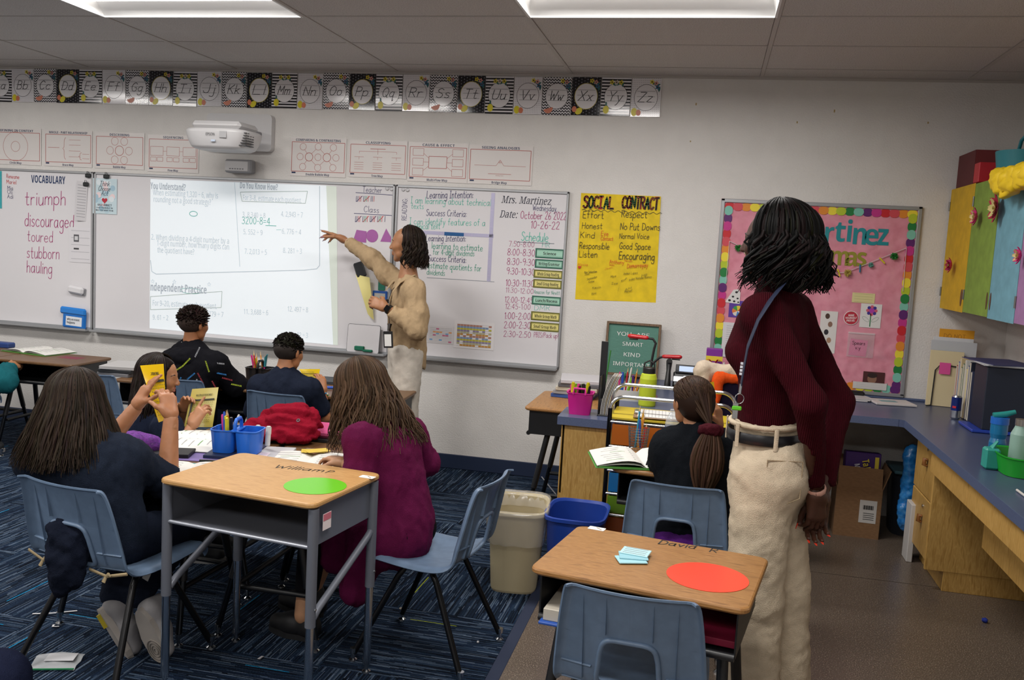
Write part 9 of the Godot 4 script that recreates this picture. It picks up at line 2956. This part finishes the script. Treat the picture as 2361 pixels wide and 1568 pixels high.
		part("base", mk().box(V3(0, 0.012, 0), V3(0.09, 0.024, 0.12), 0.006), tint("8c1a20", 0.3), dc)
	# desk phone
	var dp := thing("desk_phone", "black and silver office phone with a lit display on the back counter", "phone", V3(-0.14, 0.76, 0.3))
	part("base", mk().box(V3(0.03, 0.05, 0), V3(0.15, 0.11, 0.03), 0.01, Basis(Vector3.RIGHT, -0.6)), tint("1b1c1f", 0.4), dp)
	part("silver_band", mk().box(V3(0.03, 0.055, 0.016), V3(0.145, 0.04, 0.006), 0.002, Basis(Vector3.RIGHT, -0.6)), tint("9a9ca0", 0.3, 0.6), dp)
	part("bezel", mk().box(V3(0.035, 0.118, -0.012), V3(0.135, 0.055, 0.012), 0.003, Basis(Vector3.RIGHT, -0.35)), tint("222327", 0.3), dp)
	var scr := StandardMaterial3D.new()
	scr.albedo_color = hexc("b9c4d6"); scr.emission_enabled = true; scr.emission = Color(0.7, 0.8, 0.95); scr.emission_energy_multiplier = 0.5
	part("display_screen", mk().box(V3(0.035, 0.12, -0.005), V3(0.09, 0.034, 0.002), 0.0, Basis(Vector3.RIGHT, -0.35)), scr, dp)
	part("dial_button", mk().tube([V3(0.03, 0.062, 0.018), V3(0.03, 0.066, 0.026)], [0.014], 14), tint("c9cbce", 0.3, 0.6), dp)
	part("handset", mk().tube([V3(-0.075, 0.0, 0.045), V3(-0.075, 0.03, 0.045), V3(-0.075, 0.1, 0.0), V3(-0.075, 0.15, -0.02), V3(-0.075, 0.16, -0.01)], [0.026, 0.024, 0.018, 0.024, 0.024], 10, true, 0.8), tint("1a1b1d", 0.4), dp)
	# blue pocket holder with pens and ribbon
	var bf := thing("pocket_holder", "blue cardboard pen holder lettered Mrs. Martinez on the back counter", "holder", V3(0.1, 0.76, 0.42))
	part("front", mk().box(V3(0, 0.055, 0.035), V3(0.19, 0.11, 0.004)), tint("2a86c8", 0.6), bf)
	part("back", mk().box(V3(0, 0.09, -0.035), V3(0.19, 0.18, 0.004)), tint("2a86c8", 0.6), bf)
	part("base", mk().box(V3(0, 0.003, 0), V3(0.19, 0.005, 0.07)), tint("2a86c8", 0.6), bf)
	var hw := mk()
	write(hw, "MRS.", V3(-0.085, 0.078, 0.038), RT, UP, 0.024, 0.06, 0.09)
	write(hw, "MARTINEZ", V3(-0.085, 0.03, 0.038), RT, UP, 0.036, 0.17, 0.09)
	part("handwriting", hw, tint("d9e4ea", 0.6), bf)
	pens_in(bf.position, 0.07, 0.02, [["d83a8a", "pen", 0.16, 0.005], ["8ac52a", "pen", 0.15, 0.005], ["c82a30", "pen", 0.16, 0.005], ["1c1c20", "pen", 0.17, 0.005], ["2a55b8", "pen", 0.18, 0.005], ["d8d6d0", "pen", 0.19, 0.005]], "standing in the blue pen holder", "pens in the blue pen holder", 23, 0.2)
	var gb := thing("gift_bag", "purple and red gift box with a ribbon bow behind the pen holder", "gift", V3(0.06, 0.76, 0.25))
	part("box", mk().box(V3(0, 0.13, 0), V3(0.1, 0.26, 0.08), 0.004), tint("7a2a90", 0.5), gb)
	part("band", mk().box(V3(0, 0.2, 0.001), V3(0.102, 0.03, 0.081)), tint("d8c83a", 0.5), gb)
	for k in 6: part("ribbon", mk().tube([V3(0, 0.16, 0.045), V3(0.05 * cos(k * 1.1), 0.17 + 0.03 * sin(k * 1.1), 0.06), V3(0.1 * cos(k * 1.1), 0.155 + 0.04 * sin(k * 1.1), 0.07)], [0.009, 0.011, 0.004], 6, true, 0.2, Vector3.UP), tint("c83a2a", 0.5), gb)
	# swivel chair with draped jackets
	var sc := thing("swivel_chair", "navy upholstered swivel chair at the teacher's counter", "chair", V3(0.2, 0, 1.1))
	part("backrest", mk().box(V3(0, 0.73, 0.14), V3(0.36, 0.5, 0.07), 0.034), cloth_mat(hexc("241f38"), 0.9), sc)
	part("seat", mk().box(V3(0, 0.44, -0.1), V3(0.46, 0.08, 0.44), 0.03), cloth_mat(hexc("241f38"), 0.9), sc)
	part("column", mk().tube([V3(0, 0.4, -0.05), V3(0, 0.08, -0.05)], [0.028], 12), tint("151515", 0.4), sc)
	for k in 5:
		var a := TAU * k / 5
		var lg := part("star_leg", mk().tube([V3(0, 0.09, -0.05), V3(cos(a) * 0.27, 0.06, sin(a) * 0.27 - 0.05)], [0.022, 0.014], 8), tint("151515", 0.4), sc)
		part("caster", mk().tube([V3(cos(a) * 0.27, 0.026, sin(a) * 0.27 - 0.07), V3(cos(a) * 0.27, 0.026, sin(a) * 0.27 - 0.03)], [0.026], 10), tint("1a1a1a", 0.5), lg)
	for q in [["cream fleece draped over the swivel chair", "c9b8a4", 0.0, 0.045, -0.05], ["orange safety vest draped over the swivel chair", "d8501c", 0.025, 0.03, 0.03]]:
		var jb := Blob.new()
		jb.cap(V3(0.05 + q[4], 1.0 - q[2], 1.25 + q[2]), V3(0.35 + q[4], 1.0 - q[2], 1.25 + q[2]), q[3], q[3], 0.03)
		jb.cap(V3(0.05 + q[4], 1.0 - q[2], 1.27 + q[2]), V3(0.03 + q[4], 0.7, 1.29 + q[2]), q[3], q[3] * 0.7, 0.03)
		jb.cap(V3(0.35 + q[4], 1.0 - q[2], 1.25 + q[2]), V3(0.38 + q[4], 0.7, 1.28 + q[2]), q[3], q[3] * 0.7, 0.03)
		var jm := mk(); jb.net(jm, 0.011, fold_noise(131, 12.0), 0.01)
		solo("draped_jacket", jm, cloth_mat(hexc(q[1]), 0.9), q[0], "jacket")
	# ---- right counter
	for k in 4: flat_paper("paper_pile", ["white worksheet at the bottom of the counter papers", "white worksheet second in the counter papers", "white worksheet third in the counter papers", "white worksheet on top of the counter papers"][k], "paper", on_y(1945, 915, 0.762) + V3(0.004 * k, 0.004 * k, 0), 0.1 * k, 0.24, 0.3, "c2c1c3", 2 if k == 3 else 0, 0.0038).set_meta("group", "worksheets on the back counter")
	solo("glasses_case", mk().box(on_y(1962, 905, 0.79), V3(0.16, 0.03, 0.05), 0.01), tint("17181a", 0.4), "black cable bundle lying on the counter papers", "cable")
	var nt := flat_paper("planner", "white covered planner with teal lettering on the back counter", "notebook", on_y(2055, 930, 0.762), 0.15, 0.24, 0.19, "cfcac8", 0, 0.012)
	part("cover_print", mk().box(V3(-0.02, 0.0124, 0), V3(0.1, 0.0006, 0.06)), tint("7aa0a4", 0.5), nt)
	var fo := thing("wire_file_rack", "black wire file rack in the counter corner", "file rack", V3(1.46, 0.762, 0.12), -0.12)
	part("wire", mk().tube([V3(-0.08, 0, 0.05), V3(-0.075, 0.22, 0.05), V3(-0.05, 0.255, 0.05), V3(0.05, 0.25, 0.05), V3(0.075, 0.215, 0.05), V3(0.08, 0, 0.05)], [0.0035], 6).tube([V3(-0.08, 0.003, 0.05), V3(-0.11, 0.003, 0.09)], [0.0035], 6), tint("17181a", 0.4), fo)
	for q in [["manila folder", "d8c9a0", 0.30, 0.34, 0.0, "cream manila folder standing in the wire file rack"], ["form", "b9bcc0", 0.34, 0.4, -0.03, "grey shaded form standing behind the manila folder"], ["sheet", "cfd0d3", 0.3, 0.42, -0.055, "white printed sheet standing behind the grey form"], ["orange card", "d8981c", 0.26, 0.47, -0.075, "orange card handwritten Do not at the back of the file rack"]]:
		var t := thing(q[0].replace(" ", "_"), q[5], "folder" if q[0] == "manila folder" else "paper", fo.position + V3(0.02 if q[0] != "manila folder" else -0.02, 0, q[4] + 0.03), -0.12)
		part("sheet", mk().box(V3(0.02 if q[2] < 0.3 else 0.0, q[3] / 2, 0), V3(q[2] * (0.62 if q[0] == "manila folder" else 0.75), q[3], 0.003 if q[0] != "manila folder" else 0.02), 0.001), tint(q[1], 0.7), t)
		if q[0] == "orange card":
			var dn := mk()
			write(dn, "DO NOT", V3(-0.05, 0.415, 0.0022), RT, UP, 0.026, 0.12, 0.07)
			part("handwriting", dn, tint("8a5a14", 0.6), t)
	solo("pink_sticky", mk().box(fo.position + V3(-0.03, 0.235, 0.052), V3(0.062, 0.07, 0.001), 0.0, Basis(Vector3.UP, -0.12)), tint("e0529a", 0.6), "pink sticky note on the manila folder", "note")
	var bcol := ["a02a30", "2a4a9a", "c8b48a", "4a6a4a", "1f5a3a", "c9c9c6", "d8c67a", "2a3f7a", "22283a", "3a3f58"]
	for k in 10:
		var t := thing("upright_book", "%s book standing in the row beside the file rack" % ["dark red", "royal blue", "tan", "grey green", "dark green", "white", "straw yellow", "cobalt", "near black", "slate"][k], "book", V3(1.56, 0.762, 0.36 + k * 0.034), 0.0, "books standing on the counter")
		part("cover", mk().box(V3(0, 0.14 + 0.012 * (k % 3), 0), V3(0.22, 0.28 + 0.024 * (k % 3), 0.024), 0.002), tint(bcol[k], 0.5), t)
		part("page_block", mk().box(V3(-0.004, 0.14 + 0.012 * (k % 3), 0), V3(0.216, 0.27 + 0.024 * (k % 3), 0.018), 0.001), tint("c9c2b0", 0.8), t)
	var ec := thing("drink_can", "slim blue and silver drink can in front of the standing books", "can", V3(1.4, 0.762, 0.62))
	part("can", mk().lathe(Vector3.ZERO, [V2(0, 0), V2(0.02, 0), V2(0.0265, 0.01), V2(0.0265, 0.125), V2(0.022, 0.134), V2(0, 0.133)], 24), tint("b9bdc4", 0.25, 0.9), ec)
	part("printed_wrap", mk().lathe(V3(0, 0.05, 0), [V2(0.0268, 0), V2(0.0268, 0.075)], 24), tint("1a2f7a", 0.3, 0.3), ec)
	part("printed_emblem", mk().box(V3(-0.015, 0.07, 0.0225), V3(0.02, 0.012, 0.004), 0.001, Basis(Vector3.UP, -0.6)), tint("c8283a", 0.4), ec)
	var mo := thing("dark_binder_box", "large dark navy binder standing on a blue tray on the counter", "binder", V3(1.56, 0.762, 0.9))
	part("panel", mk().box(V3(0, 0.18, 0), V3(0.26, 0.33, 0.22), 0.004), tint("1b2232", 0.5), mo)
	part("pages", mk().box(V3(0.006, 0.185, 0), V3(0.24, 0.332, 0.2)), tint("b9b4aa", 0.8), mo)
	part("tray", mk().box(V3(-0.03, 0.008, 0), V3(0.3, 0.016, 0.26), 0.004), tint("2340a0", 0.4), mo)
	for k in 3: flat_paper("document", ["printed flyer lowest on the navy binder", "printed letter on the navy binder", "striped leaflet on top of the navy binder"][k], "paper", V3(1.54, 1.112 + k * 0.004, 0.85), 0.1 * k, 0.26, 0.34, ["c9cacd", "bfc2c6", "3a3f6a"][k], 3 if k < 2 else 0, 0.0035)
	var sb := thing("drinking_bottle", "blue plastic sports bottle with a teal flip lid on the counter", "bottle", on_y(2296, 1055, 0.762))
	part("body", mk().lathe(Vector3.ZERO, [V2(0, 0), V2(0.036, 0), V2(0.036, 0.07), V2(0.031, 0.09), V2(0.036, 0.11), V2(0.036, 0.155), V2(0, 0.155)], 24), tint("1f6f9e", 0.2), sb)
	part("collar", mk().lathe(V3(0, 0.155, 0), [V2(0.038, 0), V2(0.038, 0.03), V2(0, 0.03)], 24), tint("1f66c0", 0.35), sb)
	part("lid", mk().tube([V3(-0.03, 0.19, 0), V3(0.02, 0.2, 0), V3(0.06, 0.215, 0.0)], [0.014, 0.014, 0.01], 8, true, 0.9), tint("23908a", 0.4), sb)
	var gt2 := thing("green_tray", "bright green rounded plastic tray holding a mint bottle", "tray", on_y(2352, 1090, 0.762))
	part("tray", mk().lathe(Vector3.ZERO, [V2(0, 0), V2(0.85, 0), V2(1, 0.075), V2(1.05, 0.078), V2(1.05, 0.084), V2(0.95, 0.08), V2(0.8, 0.004), V2(0, 0.004)], 28, Basis(), 0.1, 0.14, 4.0), tint("1f9a2c", 0.35), gt2)
	var mb2 := thing("mint_bottle", "mint green metal bottle with a silver lid standing in the green tray", "bottle", gt2.position + V3(0.0, 0.004, -0.05))
	part("body", mk().lathe(Vector3.ZERO, [V2(0, 0), V2(0.036, 0), V2(0.037, 0.006), V2(0.037, 0.15), V2(0.024, 0.18), V2(0.022, 0.19), V2(0, 0.19)], 24), tint("8fb0a4", 0.45), mb2)
	part("lid", mk().lathe(V3(0, 0.188, 0), [V2(0.024, 0), V2(0.024, 0.028), V2(0, 0.03)], 24), tint("a9a39c", 0.3, 0.8), mb2)
	solo("tissue_pack", mk().box(gt2.position + V3(-0.11, 0.045, -0.03), V3(0.06, 0.09, 0.06), 0.008).tube([gt2.position + V3(-0.11, 0.088, -0.03), gt2.position + V3(-0.09, 0.12, -0.03)], [0.022, 0.012], 6, true, 0.4), tint("2f9a8c", 0.5), "teal tissue pack beside the green tray", "tissue pack")
	solo("white_stylus", mk().tube([on_y(2345, 1130, 0.766), on_y(2372, 1150, 0.766)], [0.005], 8), tint("d0ccc6", 0.4), "white stylus lying on the blue counter", "stylus")
	# ---- under the counter
	var cx := thing("cardboard_box", "open brown cardboard box with a shipping label under the back counter", "box", V3(0.95, 0, 0.43), -0.03)
	var km := tri_mat("cardboard", noise_tex(0.05, [[0.0, 1.0], ["7d5d40", "8c6a4a"]], 256, 4, 140), V3(2, 6, 2), 0.9)
	part("front_panel", mk().box(V3(0, 0.15, 0.125), V3(0.25, 0.3, 0.005)), km, cx)
	part("back_panel", mk().box(V3(0, 0.15, -0.125), V3(0.25, 0.3, 0.005)), km, cx)
	part("base", mk().box(V3(0, 0.003, 0), V3(0.25, 0.006, 0.25)), km, cx)
	for s in [-1.0, 1.0]:
		part("side_panel", mk().box(V3(s * 0.125, 0.15, 0), V3(0.005, 0.3, 0.25)), km, cx)
		part("flap", mk().box(V3(s * 0.145, 0.355, 0.0), V3(0.005, 0.12, 0.24), 0.0, Basis(Vector3.BACK, -s * 0.3)), km, cx)
	part("flap", mk().box(V3(0, 0.355, 0.11), V3(0.245, 0.12, 0.005), 0.0, Basis(Vector3.RIGHT, -0.25)), km, cx)
	part("flap", mk().box(V3(0, 0.365, -0.14), V3(0.245, 0.14, 0.005), 0.0, Basis(Vector3.RIGHT, -0.2)), km, cx)
	var lab := part("shipping_label", mk().box(V3(0.055, 0.16, 0.1284), V3(0.095, 0.135, 0.001)), tint("c9c6c2", 0.6), cx)
	for k in 14: part("barcode_line", mk().box(V3(0.028 + k * 0.0042, 0.185, 0.1292), V3(0.002 + 0.0012 * (k % 3), 0.025, 0.0004)), tint("2a2a2c", 0.6), lab)
	for k in 4: part("printed_line", mk().box(V3(0.06, 0.15 - k * 0.012, 0.1292), V3(0.06, 0.004, 0.0004)), tint("4a4a4c", 0.6), lab)
	var tk := thing("snack_box", "purple snack box lettered Takis mix inside the cardboard box", "box", cx.position + V3(0.02, 0.28, -0.03))
	part("carton", mk().box(V3(0, 0.1, 0), V3(0.2, 0.2, 0.09), 0.003, Basis(Vector3.RIGHT, -0.1)), tint("3a1566", 0.5), tk)
	type_text(tk, "Takis", V3(0.02, 0.12, 0.062), V3(0.25, -1, 0), V3(1, 0.25, 0), 0.04, tint("d8c23a", 0.5), true, 0.1)
	type_text(tk, "MIX", V3(-0.03, 0.11, 0.062), V3(0.25, -1, 0), V3(1, 0.25, 0), 0.03, tint("d9d4dc", 0.5), true, 0.06)
	part("yellow_panel", mk().box(V3(0.075, 0.15, 0.053), V3(0.022, 0.07, 0.002), 0.0, Basis(Vector3.RIGHT, -0.1)), tint("d8c23a", 0.5), tk)
	var bb := Blob.new().cap(V3(1.2, 0.14, 0.62), V3(1.2, 0.55, 0.6), 0.05, 0.045, 0.02, Vector3.BACK, 0.6)
	var bm2 := mk(); bb.net(bm2, 0.011, fold_noise(150, 10.0), 0.014)
	solo("blue_bag", bm2, tri_mat("blue_bag", noise_tex(0.02, [[0.0, 0.5, 1.0], ["14508e", "2274bc", "6aa6d4"]], 256, 4, 151), V3(4, 4, 4), 0.25), "crinkled blue and white plastic bag hanging by the drawer unit", "bag")
	solo("white_carton", mk().box(V3(1.17, 0.16, 0.86), V3(0.03, 0.32, 0.12), 0.003), tint("c2bfbc", 0.7), "flattened white carton leaning against the drawer unit", "carton")
	var db := thing("storage_tub", "dark storage tub standing under the back counter behind the blue bag", "tub", V3(1.3, 0, 0.3))
	part("tub", mk().lathe(Vector3.ZERO, [V2(0, 0), V2(0.85, 0), V2(1, 0.36), V2(1.05, 0.37), V2(0.95, 0.37), V2(0.8, 0.01), V2(0, 0.01)], 28, Basis(), 0.15, 0.15, 4.0), tint("22252c", 0.4), db)
	part("lid", mk().box(V3(0, 0.385, 0), V3(0.3, 0.02, 0.3), 0.006), tint("3f5f6a", 0.4), db)
	solo("cable_coil", mk().tube([V3(-0.98, 0.1, 0.35), V3(-0.85, 0.03, 0.5), V3(-0.75, 0.02, 0.9), V3(-0.7, 0.12, 1.2), V3(-0.68, 0.2, 1.3)], [0.004], 6), tint("8f9096", 0.6), "grey cable looping under the desk by the teacher's counter", "cable")
	# ---- on the floor
	var zb := thing("zip_bag", "clear zip bag with a green seal and a white slip on the carpet", "bag", on_y(130, 1528, 0.004), 0.35)
	var zr := []
	for i in 6: zr.append([V3(-0.08, 0.003 + 0.006 * sin(i * 1.3), -0.06 + i * 0.024), V3(0, 0.008 + 0.005 * cos(i * 1.7), -0.06 + i * 0.024), V3(0.08, 0.003 + 0.004 * sin(i * 2.1), -0.06 + i * 0.024)])
	part("film", mk().sheet(zr, 0.0006), glass_mat(hexc("d9dde0"), 0.4, 0.08), zb)
	part("green_seal", mk().box(V3(0.0, 0.006, 0.062), V3(0.16, 0.004, 0.005)), tint("1f7a4a", 0.4), zb)
	part("paper_slip", mk().box(V3(0.01, 0.012, -0.02), V3(0.1, 0.0008, 0.06)), tint("c9c9cc", 0.6), zb)
	for q in [[75, 1415, 178, 1408, "long curled white paper strip on the carpet"], [125, 1440, 136, 1444, "short white paper scrap on the carpet"], [598, 1520, 606, 1513, "small white paper scrap on the carpet under the grey desk"]]:
		var a := on_y(q[0], q[1], 0.004)
		var b := on_y(q[2], q[3], 0.004)
		solo("paper_scrap", mk().tube([a, a.lerp(b, 0.5) + V3(0, 0.004, 0.02), b], [0.006], 4, true, 0.12, Vector3.UP), tint("cfcfd2", 0.7), q[4], "paper scrap")
	solo("eraser_bit", mk().box(on_y(1102, 1480, 0.004), V3(0.008, 0.006, 0.008), 0.001), tint("cfcfd2", 0.7), "tiny white crumb on the carpet near the chair of the student in magenta", "crumb")
	var pp := Blob.new().ell(on_y(2271, 1430, 0.012), V3(0.014, 0.011, 0.012))
	var pq := mk(); pp.net(pq, 0.004, fold_noise(160, 60.0), 0.004)
	solo("blue_pompom", pq, tint("1c2f8a", 0.9), "small blue pompom on the polished floor", "pompom")
	solo("paper_crumb", mk().box(on_y(1864, 1332, 0.002), V3(0.012, 0.002, 0.006)), tint("cfcfd2", 0.7), "white paper crumb on the polished floor", "paper scrap")
	# dark navy rounded object, not identified, at the photograph's lower corner
	var nb2 := Blob.new().cap(on_z(-50, 1600, 3.75), on_z(-5, 1572, 3.75), 0.1, 0.1, 0.05).cap(on_z(-60, 1760, 3.75), on_z(25, 1720, 3.75), 0.1, 0.09, 0.05)
	var nq := mk(); nb2.net(nq, 0.012, fold_noise(170, 8.0), 0.005)
	solo("navy_object", nq, cloth_mat(hexc("1d2238"), 0.9), "rounded dark navy backpack standing on the carpet beside the chair with tan ties", "object")

func _ready() -> void:
	rng.seed = 4
	build_camera()
	build_lights()
	build_room()
	build_furniture()
	build_cart()
	build_people()
	build_wall()
	build_items()
